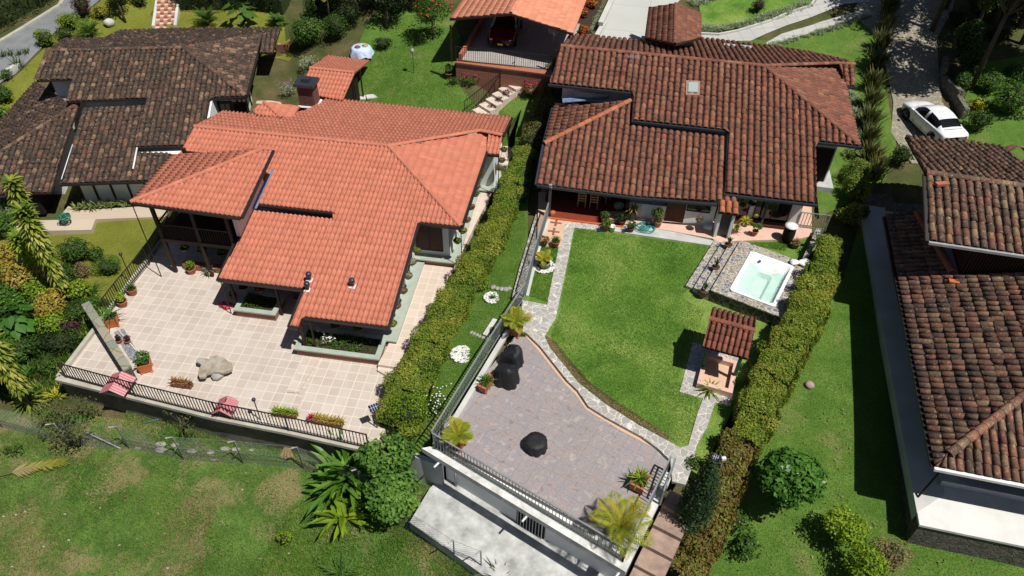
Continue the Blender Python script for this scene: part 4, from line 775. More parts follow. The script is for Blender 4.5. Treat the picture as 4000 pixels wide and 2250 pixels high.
# front porch: back wall, dark inside, posts
quad(FC,Ch,-3.4,1.3,-36.0,1.7,4.6,'interior','back_wall',.15); quad(FC,Ch,-36.0,-33.5,-3.45,1.7,2.9,'wood_dark','side_wall',.12,'b')
m=MB(); m.slab(FC.poly([(-3.2,-32.1,1.79),(.9,-32.1,1.79),(.9,-36,1.79),(-3.2,-36,1.79)]),.1); m.build('porch_floor','red_floor',Ch)
m=MB(); m.bar(FC.p(-3.2,-32.05,1.76),FC.p(.9,-32.05,1.76),.10,.12); m.build('porch_edge','pot_orange',Ch)
post(FC,Ch,-3.15,-32.25,1.75,3.6,.16,'gutter_blue'); post(FC,Ch,.95,-33.3,1.75,3.9,.16)
wallblock(FC,Ch,1.1,3.0,-36.0,-33.0,1.7,2.75,'white_wall','low_wall'); wallblock(FC,Ch,1.0,5.7,-36.4,-34.6,1.6,[QL],'interior','room_shade_block')  # second block is solid near-black, room shade put into its colour
quad(FC,Ch,3.0,4.0,-33.05,1.8,3.45,'wood_mid','wooden_door',.08)
m=MB()
for k in range(9): m.bar(FC.p(3.05+k*.115,-33.0,1.82),FC.p(3.05+k*.115,-33.0,3.42),.02,.02)
m.build('door_slats','wood_dark',Ch)
wallblock(FC,Ch,4.02,5.55,-33.3,-33.0,1.7,3.5,'white_wall','wall'); window(FC,Ch,4.1,5.2,-32.98,2.75,3.35,mull=0)
# lattice of bottles/boxes above low wall
m=MB()
for i in range(6):
    for j in range(3): m.box(tuple(FC.p(1.25+i*.28,-33.6,2.9+j*.22)),(.2,.04,.12),YC)
m.build('wall_lattice','leaf_green',Ch)
# little outhouse block with tiled lid and metal door
wallblock(FC,Ch,5.62,5.76,-33.0,-32.1,1.7,3.55,'white_wall','door_pillar'); wallblock(FC,Ch,6.30,6.44,-33.0,-32.1,1.7,3.55,'white_wall','door_pillar'); quad(FC,Ch,5.76,6.30,-32.3,1.8,3.45,'gutter_blue','metal_door',.05)
tiles('door_roof',FC.poly([(5.5,-32.7,3.78),(6.55,-32.7,3.78),(6.55,-31.95,3.56),(5.5,-31.95,3.56)]),c2,seed=21,**{**TB,'mat':'tile_orange'})
window(FC,Ch,6.7,7.3,-33.85,1.9,3.4,mull=0); window(FC,Ch,7.7,9.4,-33.85,1.9,3.4,mull=1,glass='glass_dark'); post(FC,Ch,8.1,-33.4,1.75,3.8,.1,'gutter_blue')
wallblock(FC,Ch,6.6,9.7,-33.9,-33.55,1.7,1.98,'brick','ledge')
quad(FC,Ch,-37.1,-34.0,10.02,1.9,3.6,'interior','side_window',.06,'b'); window(FC,Ch,10.3,11.75,-37.92,2.2,4.3,mull=0,glass='interior')
wallblock(FC,Ch,10.05,12.3,-40,-37.35,1.2,2.2,'concrete','plinth')
ev=Ec
# ---------------- A: dark mossy house
FA=Fm(YA); a1_,a2_=FA.e1,FA.e2
Ah=thing('tiled_house','big old house with nearly black mossy clay tile roof at the left','house',FA.p(-18,-43,0))
za=lambda b:2.5-.28*(b+38.96); AP=lambda a,b:FA.p(a,b,za(b))
TA=dict(style='b',mat='tile_moss',parent=Ah,pitch=.31,course=.35,jit=1.0,h=.11)
UF=pl(AP(-12,-38.96),a2_,.28); ra=AP(-24.35,-46.77); aa=AP(-16.2,-46.77); n1=AP(-11.9,-42.58); UB=pl(aa,-a2_,.28); UR=pl(aa,a1_,.27)
lh=on(UF,q(0,0,275,612),q(0,0,390,608)) 
tiles('roof_slope',[ra,aa,n1,AP(-14.0,-42.58),AP(-14.05,-38.96),AP(-17.77,-38.95),on(UF,q(0,0,1112,742))[0],on(UF,q(0,0,500,768))[0],on(UF,q(0,0,545,600))[0],lh[0]],a2_,seed=31,**TA)
hr=on(UR,q(1,0,45,265),q(1,0,5,400)); tiles('roof_slope',[aa,hr[0],n1],a1_,seed=32,**TA)
ub=on(UB,q(1,0,50,262),q(1,0,186,214),q(0,0,1300,222),q(0,0,890,236),q(0,0,800,292),q(0,0,490,296)); tiles('roof_slope',[ra,aa]+ub,-a2_,seed=33,**TA)
up_=pl(ub[0],a2_,.28); u4=on(up_,q(1,0,45,264),q(1,0,186,216),q(1,0,125,402),q(1,0,28,400)); tiles('roof_slope',u4,a2_,seed=34,**TA)
for a,b,s in ((ra,aa,1),(aa,n1,2),(aa,ub[0],3),(ra,lh[0],4)): ridge('ridge_cap',a,b,'tile_moss',Ah,.15,.4,s,.06)
tpz=A(*q(0,0,600,780),3.2); UW=pl(tpz,-a1_,.28); UW2=pl(tpz,a2_,.28)
ww=on(UW,q(0,0,600,780),q(0,0,275,618),q(0,0,-260,1300),q(0,0,-60,1330)); wl=on(UW2,q(0,0,-60,1330)); 
# west wing: west slope and front slope meeting on a hip
h1=FA.p(*( (tpz@a1_)-4.3,(tpz@a2_)+4.3,3.2-.28*4.3)); far=FA.p((tpz@a1_)-4.3,(tpz@a2_)-4.6,3.2-.28*4.3)
tiles('roof_slope',[tpz,h1,on(UW,q(0,0,-200,1150))[0],on(UW,q(0,0,272,618))[0],on(UW,q(0,0,500,770))[0]],-a1_,seed=35,**TA)
tiles('roof_slope',[tpz,h1]+on(UW2,q(0,1,-10,20),q(0,1,385,5))+on(UW2,q(0,0,480,1130)),a2_,seed=36,**TA); ridge('ridge_cap',tpz,h1,'tile_moss',Ah,.14,.4,6,.06)
sk=on(UW,q(0,0,395,600),q(0,0,525,605),q(0,0,510,672),q(0,0,420,690)); m=MB(); m.slab([tuple(p+[0,0,.14]) for p in sk],.12); m.build('skylight','blue_tarp',Ah)
sk=on(UW,q(0,0,318,738),q(0,0,395,606),q(0,0,425,692),q(0,0,400,712)); m=MB(); m.slab([tuple(p+[0,0,.12]) for p in sk],.1); m.build('opening_shade_slab','interior',Ah)  # near-black slab on the tiles, shade of an opening painted as colour
UM=pl(A(*q(0,0,465,1385),1.75),a2_,.28); mm=on(UM,q(0,0,625,818),q(0,0,1090,800),q(0,0,1030,1110),q(0,0,1035,1150),q(0,0,1265,1155),q(0,0,1400,1200),q(0,0,1340,1356),q(0,0,455,1386)); tiles('roof_slope',mm,a2_,seed=37,**TA)
for a,b in ((AP(-14.05,-38.9),AP(-17.8,-38.9)),(mm[7]+a2_*.05,mm[6]+a2_*.05),(n1+a2_*.05,AP(-14.0,-42.53)),(n1+a1_*.05,hr[1]+a1_*.05)): gutter(FA,Ah,a,b)
for x0,y0,x1,y1,rr in ((1040,1130,1010,1290,.05),(555,1105,470,1370,.025)):
    a,b=on(UM,q(0,0,x0,y0),q(0,0,x1,y1)); m=MB(); m.tube([a+[0,0,.14],b+[0,0,.14]],rr,7); m.build('roof_pipe','white_paint',Ah)
wallblock(FA,Ah,-21.7,-12.9,-47.5,-43.3,-.5,[UF,UB,UR]); wallblock(FA,Ah,-23.9,-21.7,-47.2,-44.8,-.5,[UF,UB]); wallblock(FA,Ah,-17.2,-13.9,-43.4,-39.7,-.5,[UF]); wallblock(FA,Ah,-21.0,-15.2,-41.3,-37.6,-.5,[UM],gap=.2); wallblock(FA,Ah,-29,-22.6,-42.5,-38.6,-.5,[UW,UW2],'white_wall')
for k in range(5): post(FA,Ah,-21.2+k*.95,-37.56,-.3,1.7,.09)
for b_ in (-46.9,-45.9,-44.9,-43.9): post(FA,Ah,-12.86,b_,.3,3.4,.09)
window(FA,Ah,-13.85,-13.1,-43.27,1.9,2.8,mull=1); window(FA,Ah,-13.8,-12.2,-43.26,1.9,2.7,mull=1)
wallblock(FA,Ah,-24.6,-23.0,-38.2,-36.6,-.3,1.2,'interior','porch_shade_block')  # solid near-black block, porch shade put into its colour
# ---------------- D: two storey house at the right
FD=Fm(YD); d1,d2=FD.e1,FD.e2
Dh=thing('tiled_house','two storey house with tan and brown patchy barrel tiles at the right edge','house',FD.p(16,-25,1.7))
K=FD.p(11.8,-18.48,3.9); WD=pl(K,-d1,.3); SD=pl(K,d2,.3); DP=lambda a,b:FD.p(a,b,3.9+.3*(a-11.8)); 
TD=dict(style='b',mat='tile_old',parent=Dh,pitch=.305,course=.46,jit=1.0,h=.13)
tiles('roof_slope',[K,DP(16.6,-23.28),DP(16.6,-28.7),DP(13.95,-28.7),DP(13.2,-33.6),DP(11.9,-33.6)],-d1,seed=41,**TD)
tiles('roof_slope',[K,DP(16.6,-23.28),FD.p(22,-23.28,5.34),FD.p(22,-18.48,3.9)],d2,seed=42,**TD); ridge('ridge_cap',K+np.array([0,0,.05])+d1*.5-d2*.5+[0,0,.15],DP(16.6,-23.28),'tile_old',Dh,.17,.45,8,.06); ridge('ridge_cap',DP(13.95,-28.9),DP(13.2,-33.5),'tile_orange',Dh,.2,.8,9,.1)
K2=A(*q(3,1,1215,368),6.5); UD=pl(K2,d2,.3); u=on(UD,q(3,1,1215,368),q(3,1,1932,468),q(3,0,1932,1412),q(3,0,1192,1312)); w_=d1*4
tiles('upper_roof',[u[0],u[1]+w_,u[2]+w_,u[3]],d2,seed=43,**{**TD,'pitch':.34})
VD=pl(u[3],-d2,.3); v=on(VD,q(3,0,1192,1312),q(3,0,1035,1032),q(3,0,1440,1068),q(3,0,1755,1112),q(3,0,1880,1220)); tiles('upper_roof',[u[3],v[1],v[2],v[3],v[4],v[4]+w_,u[2]+w_],-d2,seed=44,**{**TD,'pitch':.34}); ridge('ridge_cap',u[3],u[2]+w_,'tile_old',Dh,.17,.45,10,.07)
tiles('roof_slope',[DP(16.6,-23.28),FD.p(22,-23.28,4.9),FD.p(22,-28.7,4.9),DP(16.6,-28.7)],d1,seed=45,**TD)
gutter(FD,Dh,u[0]+d2*.06,u[1]+w_+d2*.06,'grey_pvc'); gutter(FD,Dh,u[0]-d1*.06,u[3]-d1*.06); gutter(FD,Dh,K+d2*.06,FD.p(22,-18.42,3.9),'white_paint'); gutter(FD,Dh,K-d1*.05,DP(11.83,-33.5),'gutter')
wallblock(FD,Dh,14.3,22,-33.2,-28.9,1.7,[UD,VD],'wood_dark','upper_wall')
m=MB()
for k in range(34): b=-33.1+k*.125; m.bar(FD.p(14.26,b,4.7),FD.p(14.26,b,6.4),.03,.03)
for k in range(50): a=14.35+k*.125; m.bar(FD.p(a,-28.86,4.8),FD.p(a,-28.86,6.2),.03,.03)
m.build('timber_screen','wood_mid',Dh)
wallblock(FD,Dh,13.1,22,-33.0,-19.7,1.6,[WD,SD],'grey_wall'); wallblock(FD,Dh,12.95,22,-19.7,-19.35,1.6,2.05,'grey_wall','bench_ledge')
window(FD,Dh,13.6,17,-19.66,2.2,3.5,mull=2)
for a in (12.3,):
    m=MB(); m.bar(FD.p(12.05,-18.6,1.7),FD.p(12.7,-19.3,3.9),.07,.07); m.build('strut','wood_dark',Dh)
for px in (q(3,1,1440,690),): pass
o=onpl(*q(3,1,1395,690),*WD); m=MB(); m.box((o[0],o[1],o[2]+.12),(.42,.22,.08),YD); m.build('loose_tile','pot_orange',Dh)
o=onpl(*q(3,0,1300,1415),*UD); m=MB(); m.box((o[0],o[1],o[2]+.2),(.6,.22,.12),YD+.4); m.build('loose_tile','tile_orange',Dh)
# D terrace block
Dt=MB(); Dt.prism(FD.poly([(12.0,-40,0),(22,-40,0),(22,-17.45,0),(12.0,-17.45,0)]),-.6,1.60); tag(Dt.build('retaining_wall','slate_wall'),'dark stacked slate wall carrying the white terrace of the right hand house','retaining wall')
Dt=MB(); Dt.prism(FD.poly([(11.95,-37.2,0),(22,-37.2,0),(22,-17.40,0),(11.95,-17.40,0)]),1.60,1.72); tag(Dt.build('terrace','slab_white'),kind='structure')
# side walkway left of D in weathered concrete
Dt=MB(); Dt.prism(FD.poly([(11.7,-37.5,0),(13.1,-37.5,0),(13.1,-19.0,0),(11.93,-17.9,0)]),1.2,1.735); tag(Dt.build('pavement','concrete_light'),kind='structure')
m=MB(); m.bar(FD.p(12.0,-17.6,1.75),FD.p(12.9,-19.3,1.75),.05,.05); 
# ---------------- carport with red car, garden shed
t=thing('carport','open carport with orange tiled roof over the parked red car','carport',A(2000,200,4.1))
R_a=A(1757,66,6.6); R_b=A(2240,124,6.6); PC=pl(R_a,c2,.18); 
dirc=(R_b-R_a)/np.linalg.norm(R_b-R_a); nrm=np.array([dirc[1],-dirc[0],0]); PC=pl(R_a,nrm,.16); up1=on(PC,(1800,-60),(2285,-60))
mid=on(PC,(2005,62))[0]
apc=A(1995,52,7.05); bkv=-nrm*9.0; R_a[2]=6.5; R_b[2]=6.5
tiles('roof_slope',[R_a,apc,apc+bkv,R_a+bkv],-dirc,'s','tile_light',t,.26,.42,.15,51,.07,'deck_new',.05); tiles('roof_slope',[apc,R_b,R_b+bkv,apc+bkv],dirc,'s','tile_light',t,.26,.42,.15,52,.07,'deck_new',.05); ridge('ridge_cap',apc,apc+bkv,'tile_light',t,.13,.4,13,.03)
gutter(FC,t,R_a+nrm*.03,apc+nrm*.03); gutter(FC,t,apc+nrm*.03,R_b+nrm*.03)
FK=Fm(math.atan2(dirc[1],dirc[0])); kb=FK
fa,fb=A(1800,300-10,4.1),A(2165,268,4.1); 
def kp(u_,v_,z): p=A(u_,v_,z); return (p@FK.e1,p@FK.e2)
x0,y1=kp(1780,243,4.1); x1,_=kp(2170,285,4.1)
m=MB(); m.prism([FK.p(x0,y1,0),FK.p(x1+.3,y1,0),FK.p(x1+.3,y1-14,0),FK.p(x0,y1-14,0)],2.2,4.0); m.build('base_wall','brick',t)
m=MB(); m.prism([FK.p(x0-.05,y1+.06,0),FK.p(x1+.35,y1+.06,0),FK.p(x1+.35,y1-14,0),FK.p(x0-.05,y1-14,0)],4.0,4.1); m.build('floor','carport_floor',t)
m=MB(); m.prism([FK.p(x0-.02,y1+.08,0),FK.p(x1,y1+.08,0),FK.p(x1,y1-.35,0),FK.p(x0-.02,y1-.35,0)],4.10,4.14); m.prism([FK.p(x0+.1,y1-.4,0),FK.p(x0+.3,y1-.4,0),FK.p(x0+.3,y1-13,0),FK.p(x0+.1,y1-13,0)],4.1,4.5); m.build('kerb','terracotta',t)
for (u_,v_) in ((1765,240),(2160,280),(1862,100),(2190,120)):
    x,y=kp(u_,v_,4.1); zt=6.6 if v_>200 else 7; post(FK,t,x,y,4.1,R_a[2]-.1+.16*(R_a@FK.e2-y) if 0 else 6.5,.12)
railing('black iron railing along the brick front of the carport',[A(1782,240,4.12),A(2010,262,4.12),A(2165,278,4.12)],1.0,'iron',.14)
# kiosk / shed
t=thing('garden_shed','small garden shed with salmon tiled gable roof on the lawn behind the chimney','shed',A(1300,330,1.6))
ra_,rb_=A(*q(1,0,410,515),3.9),A(*q(1,0,745,550),3.9); dd=(rb_-ra_)/np.linalg.norm(rb_-ra_); nn=np.array([dd[1],-dd[0],0])
P1=pl(ra_,nn,.28); P2=pl(ra_,-nn,.28); f=on(P1,q(1,0,655,760),q(1,0,330,700)); b=on(P2,q(1,0,545,420),q(1,0,858,458))
tiles('roof_slope',[ra_,rb_,f[0],f[1]],nn,'s','tile_new',t,.235,.40,.12,61,.06,'deck_new',.06); tiles('roof_slope',[ra_,rb_,b[1],b[0]],-nn,'s','tile_new',t,.235,.40,.12,62,.06,'deck_new',.06); ridge('ridge_cap',ra_,rb_,'tile_new',t,.12,.4,11,.03)
FS=Fm(math.atan2(dd[1],dd[0])); xa,ya=ra_@FS.e1,ra_@FS.e2; xb=rb_@FS.e1
wallblock(FS,t,xa+.3,xb-.35,ya-1.2,ya+1.5,1.0,[P1,P2],'interior'); 
for y in (-1.3,0,1.6): post(FS,t,xb-.15,ya+y,1.4,3.5,.09)
# ------------------------------------------------------------------ terrace block of the garden
FT=Fm(YT); t1,t2=FT.e1,FT.e2
def g(c,r,x,y,dz=0): return G(*q(c,r,x,y),dz)
def gt(u,v,h):       # ground point under something whose top (height h) shows at the pixel
    p=G(u,v,h); return p-np.array([0,0,h])
YZ=-.95
cL=A(*q(1,2,1330,478),TZ); cR=A(*q(2,2,832,1345),TZ); gR=A(*q(2,2,1165,662),TZ); uL=A(2052,1290,TZ)
la,lb=cL@t1,cL@t2; ra_t=cR@t1; fb=max(lb,cR@t2)
tb=thing('terrace_block','rendered white garage block carrying the tiled barbecue terrace','building',FT.p((la+ra_t)/2,fb-2,YZ))
F2=Fm(math.atan2((cR-cL)[1],(cR-cL)[0])); nf=F2.e2; nl=F2.e1; la2,fb2=cL@nl,cL@nf; ra2=cR@nl
m=MB(); m.prism([cL+nf*.30-nl*.30,cR+nf*.30+t1*.28,gR+t1*.28,gR-t1*.02,cR-t1*.02+nf*.0,cL-nl*.02],TZ-.22,TZ+.06); m.build('edge_slab','ledge_worn',tb)
m=MB(); m.prism([cL-nf*.33+nl*.35,cR-nf*.33+t1*.1,gR+t1*.1,FT.p(la+4.5,fb-5.5,0),uL+nl*.4],YZ-.5,TZ-.225); m.build('wall','white_wall',tb)
m=MB(); m.prism([F2.p(la2+3.9,fb2-.28,0),F2.p(la2+5.2,fb2-.28,0),F2.p(la2+5.2,fb2-.34,0),F2.p(la2+3.9,fb2-.34,0)],YZ,YZ+1.9); dr_=m.build('garage_door','interior',tb)
m=MB()
for k in range(9): m.bar(F2.p(la2+3.98+k*.14,fb2-.25,YZ),F2.p(la2+3.98+k*.14,fb2-.25,YZ+1.88),.03,.03)
m.build('slats','grey_pvc',dr_)
m=MB(); m.tube([F2.p(la2+.9,fb2-.25,TZ-.25),F2.p(la2+.9,fb2-.25,YZ)],.045,8); m.build('drain_pipe','grey_pvc',tb)
for a in (.55,4.7,8.6):
    m=MB(); m.tube([F2.p(la2+a,fb2+.1,TZ-.27),F2.p(la2+a-.05,fb2+.55,TZ-.29)],.045,8); m.build('drain_spout','white_paint',tb)
m=MB(); wa,wb=A(*q(1,2,1150,535),.75),A(*q(1,2,1395,620),.75); wn=np.array([-(wb-wa)[1],(wb-wa)[0],0]); wn/=np.linalg.norm(wn); m.prism([wa,wb,wb+wn*.2,wa+wn*.2],-1.4,.75); tag(m.build('retaining_wall','grey_wall'),'short grey wall running from the garage corner into the hedge','retaining wall')
# low white curb inside the left railing
m=MB(); a=A(*q(1,2,1395,455),TZ); b=A(*q(2,1,70,850+230),TZ); b=A(1985,1298,TZ); m.bar(a+[0,0,.09],b+[0,0,.09],.22,.18); tag(m.build('low_kerb','concrete_light'),kind='structure')
railing('grey steel railing along the front, garage side of the tiled terrace',[cL+[0,0,.06],cR+[0,0,.06]],.95,'steel_rail',.145,.014,.06,.06)
railing('grey steel railing on the left edge of the tiled terrace beside the covered grills',[cL+[0,0,.06],A(1903,1390,TZ+.06),A(*q(2,1,98,790),TZ+.06)],.95,'steel_rail',.13,.014,.06,.06)
railing('grey steel railing beside the steps, casting a barred shadow on the terrace tiles',[cR+[0,0,.06],gR+[0,0,.06]],.95,'steel_rail',.145,.014,.06,.06)
railing('small open steel gate at the top of the terrace steps',[A(*q(2,2,1200,668),TZ+.1),A(*q(2,2,1118,905),TZ+.1)],.95,'steel_rail',.145,.014,.06,.06,cat='gate',name='gate')
railing('thin silver railing along the left edge of the garden lawn',[A(*q(2,1,98,770),CZ+.05),A(*q(2,1,180,480),CZ+.05),A(*q(2,1,268,190),CZ+.05)],.95,'steel_rail',.10,.014,.06,.05)
# white curb and cobbled strip outside that railing
m=MB(); P=[A(*q(2,1,115,790),CZ),A(*q(2,1,190,480),CZ),A(*q(2,1,285,190),CZ)]
for a,b in zip(P[:-1],P[1:]): m.bar(a+[0,0,-.02],b+[0,0,-.02],.14,.2)
tag(m.build('low_kerb','concrete_light'),kind='structure')
strip('cobbled_strip',[q(2,1,0,790),q(2,1,60,560),q(2,1,130,330),q(2,1,190,130),q(2,1,230,-60)],CZ-.1,-.75,'edge_stone',.7)
# lawn beds and pebble ring left of the crazy paving are part of the lawn; steps down on the right
sd0=A(*q(2,2,1165,760),TZ); b0=sd0@t2; aL=ra_t+.33
for k in range(9):
    m=MB(); m.prism([FT.p(aL,b0+.05+k*.78,0),FT.p(aL+1.12,b0+.05+k*.78,0),FT.p(aL+1.12,b0+.05+(k+1)*.78,0),FT.p(aL,b0+.05+(k+1)*.78,0)],TZ-.6-k*.23,TZ-.12-k*.23); tag(m.build('garden_step','step_pink'),kind='structure')
# side wall between tub and hedge
m=MB(); wp=[A(*q(3,1,385,275),2.2),A(*q(3,1,255,560),2.2),A(*q(3,1,70,1010),2.1)]
for a,b in zip(wp[:-1],wp[1:]): m.prism([a+[-.14,0,0],a+[.14,0,0],b+[.14,0,0],b+[-.14,0,0]],1.0,2.2)
tag(m.build('stone_wall','tub_stone'),'narrow stone faced wall between the hot tub and the hedge','wall')
# ------------------------------------------------------------------ hot tub
tz=CZ+.72
ht_=thing('hot_tub','white hot tub with pale green water set in a stone faced platform with steps','hot tub',A(2950,1250,CZ))
FH=Fm(-.52); h1_,h2_=FH.e1,FH.e2
def hc(c,r,x,y,z): p=A(*q(c,r,x,y),z); return (p@h1_,p@h2_)
P0=hc(2,1,1645,748,tz+.05); P1=hc(2,1,1797,440,tz+.05); P2=hc(3,1,190,560,tz+.05); P3=hc(3,1,65,870,tz+.05)
ta0=(P0[0]+P1[0])/2; ta1=(P2[0]+P3[0])/2; tb0=(P1[1]+P2[1])/2; tb1=(P0[1]+P3[1])/2
Q0=hc(2,1,1535,775,tz); pa0=ta0-.75; pa1=ta1+.55; pb0=tb0-.62; pb1=tb1+.42
m=MB(); z0=CZ-.1
for x0,x1,y0,y1 in ((pa0,ta0+.05,pb0,pb1),(ta1-.05,pa1,pb0,pb1),(ta0+.05,ta1-.05,pb0,tb0+.05),(ta0+.05,ta1-.05,tb1-.05,pb1)): m.prism([FH.p(*c_,0) for c_ in ((x0,y0),(x1,y0),(x1,y1),(x0,y1))],tz-.06,tz)
m.build('platform_top','tub_stone',ht_)
m=MB(); m.prism([FH.p(*c_,0) for c_ in ((pa0+.02,pb1-.25),(pa1-.02,pb1-.25),(pa1-.02,pb1-.02),(pa0+.02,pb1-.02))],z0,tz-.062); m.prism([FH.p(*c_,0) for c_ in ((pa0+.02,pb0+.02),(pa0+.25,pb0+.02),(pa0+.25,pb1-.25),(pa0+.02,pb1-.25))],z0,tz-.062); m.prism([FH.p(*c_,0) for c_ in ((pa0+.25,pb0+.02),(pa1,pb0+.02),(pa1,pb0+.2),(pa0+.25,pb0+.2))],z0,tz-.062); m.build('platform_wall','tub_wall',ht_)
for k,(w0,zz) in enumerate(((.42,tz-.18),(.84,tz-.36),(1.26,tz-.54))):
    b_0=pb0+.05+(k*.0); m=MB(); m.prism([FH.p(*c_,0) for c_ in ((pa0-w0,b_0),(pa0-w0+.42,b_0),(pa0-w0+.42,pb1-.02-.12*k),(pa0-w0,pb1-.02-.12*k))],z0,zz); m.build('step','tub_stone',ht_)
# shell: rim + lofted basin
m=MB(); def_r=[((ta0,tb0),(ta1,tb1),tz+.07),((ta0+.14,tb0+.14),(ta1-.14,tb1-.14),tz+.07),((ta0+.2,tb0+.5),(ta1-.2,tb1-.2),tz-.12),((ta0+.22,tb0+.75),(ta1-.24,tb1-.24),tz-.32),((ta0+.75,tb0+.85),(ta1-.75,tb1-.3),tz-.34),((ta0+.8,tb0+.9),(ta1-.8,tb1-.34),tz-.62)]
vs=[];fs=[]
for (x0,y0),(x1,y1),z in [((ta0,tb0),(ta1,tb1),tz-.02)]+def_r:
    c=.12
    for x,y in ((x0+c,y0),(x1-c,y0),(x1,y0+c),(x1,y1-c),(x1-c,y1),(x0+c,y1),(x0,y1-c),(x0,y0+c)): vs.append(FH.p(x,y,z))
for k in range(6):
    for j in range(8): fs.append((k*8+j,(k+1)*8+j,(k+1)*8+(j+1)%8,k*8+(j+1)%8))
fs.append(tuple(48+j for j in range(8))); m.addv(vs,fs); m.build('tub_shell','tub',ht_)
m=MB(); m.addv([FH.p(x,y,tz-.15) for x,y in ((ta0+.2,tb0+.62),(ta0+.7,tb0+.70),(ta0+1.05,tb0+.85),(ta0+1.4,tb0+.80),(ta1-.55,tb0+.60),(ta1-.2,tb0+.62),(ta1-.2,tb1-.2),(ta0+.2,tb1-.2))],[tuple(range(8))[::-1]]); m.build('water','tub_water',ht_)
for x,y,z in ((ta0+.15,tb0+.9,-.03),(ta0+.15,tb0+1.25,-.03),(ta0+.15,tb0+1.6,-.03),(ta1-.17,tb0+1.1,-.02),(ta1-.17,tb0+1.4,-.02),(ta1-.17,tb0+1.7,-.02)):
    m=MB(); m.lathe([(.035,0),(.035,.03),(.0,.035)],FH.p(x,y,tz+z),8); m.build('jet','grey_pvc',ht_)
m=MB(); m.rock(FH.p(ta0+.6,tb0+.45,tz-.02),.07,8,6,.02,sz=1); m.build('float','blue_paint',ht_)
p=FH.p(pa1-.35,pb0+.25,tz+.03); tw=MB()
for k in range(9): tw.rock((p[0]+random.uniform(-.35,.3),p[1]+random.uniform(-.12,.12),p[2]+.05+random.random()*.06),.2,9,6,.25,1.1,.8,.5)
tag(tw.build('towel','white_paint'),'crumpled white towel on the stone rim of the hot tub','towel')
# ------------------------------------------------------------------ tiled well shelter
wl_=A(*q(2,1,1620,1330),CZ); ws=thing('garden_shelter','little tiled roof on green posts over a square stone basin in the lawn','shelter',wl_)
rl,rr=A(*q(2,1,1490,962),CZ+2.35),A(*q(2,1,1830,1052),CZ+2.35); dd=(rr-rl)/np.linalg.norm(rr-rl); nn=np.array([dd[1],-dd[0],0]); FW_=Fm(math.atan2(dd[1],dd[0]))
P1=pl(rl,nn,.35); P2=pl(rl,-nn,.35); f=on(P1,q(2,1,1425,1165),q(2,1,1785,1268)); L1=np.linalg.norm((f[0]-rl)[:2]); L2=1.15
F1=[rl,rr,rr+nn*L1-[0,0,.35*L1],rl+nn*L1-[0,0,.35*L1]]; F2=[rl,rr,rr-nn*L2-[0,0,.35*L2],rl-nn*L2-[0,0,.35*L2]]
tiles('roof_slope',F1,nn,'b','tile_brown2' if 0 else 'tile_orangebrown',ws,.225,.38,.6,71,.06,'deck',.10); tiles('roof_slope',F2,-nn,'b','tile_orangebrown',ws,.225,.38,.6,72,.06,'deck',.10); ridge('ridge_cap',rl,rr,'tile_orangebrown',ws,.13,.38,12,.07)
xa,ya=rl@FW_.e1,rl@FW_.e2; xb=rr@FW_.e1
for x in (xa+.25,xb-.25):
    for y in (-.75,.85): post(FW_,ws,x,ya+y,CZ,CZ+1.95,.12,'green_post')
cy=ya+.9; cx=(xa+xb)/2; m=MB()
for x0,x1,y0,y1 in ((cx-.75,cx+.75,cy+.8,cy+1.0),(cx-.75,cx+.75,cy-.9,cy-.7),(cx-.75,cx-.55,cy-.7,cy+.8),(cx+.55,cx+.75,cy-.7,cy+.8)): m.prism([FW_.p(*c_,0) for c_ in ((x0,y0),(x1,y0),(x1,y1),(x0,y1))],CZ-.05,CZ+.35)
m.build('basin_wall','pink_tile',ws); m=MB(); m.prism([FW_.p(*c_,0) for c_ in ((cx-.55,cy-.7),(cx+.55,cy-.7),(cx+.55,cy+.8),(cx-.55,cy+.8))],CZ-.05,CZ+.08); m.build('basin_floor','tan_tile',ws)
m=MB(); m.prism([FW_.p(*c_,0) for c_ in ((cx-1.35,cy-1.6),(cx+.8,cy-1.6),(cx+.8,cy+1.45),(cx-1.35,cy+1.45))],CZ-.05,CZ+.03); tag(m.build('paved_pad','crazy_path'),kind='structure')
# ------------------------------------------------------------------ pots and planters
def round_pot(parent,c,r,h,mat='terracotta'):
    m=MB(); m.lathe([(r*.68,0),(r*.8,h*.3),(r*.97,h*.85),(r*1.06,h*.86),(r*1.06,h),(r*.92,h),(r*.9,h*.9)],c,14); m.build('pot',mat,parent)
    m=MB(); m.lathe([(r*.9,h*.82),(r*.9,h*.9),(0.001,h*.92)],c,12); m.build('soil','soil',parent)
def square_pot(parent,c,w,h,yaw,mat='pot_orange',l=None):
    m=MB(); l=l or w; m.box((c[0],c[1],c[2]+h/2+.06),(w*.8,l*.8 if l==w else l*.9,h),yaw,1.22); o=m.build('pot',mat,parent); ca,sa=math.cos(yaw),math.sin(yaw); m=MB()
    for i,j in ((-1,-1),(1,-1),(1,1),(-1,1)): x,y=i*w*.36,j*l*.36; m.rock((c[0]+x*ca-y*sa,c[1]+x*sa+y*ca,c[2]+.04),.07,8,5,.02,sz=.8)
    m.build('feet',mat,o); m=MB(); m.box((c[0],c[1],c[2]+h+.055),(w*.86,(l if l==w else l*1.0)*.86,.03),yaw); m.build('soil','soil',parent)
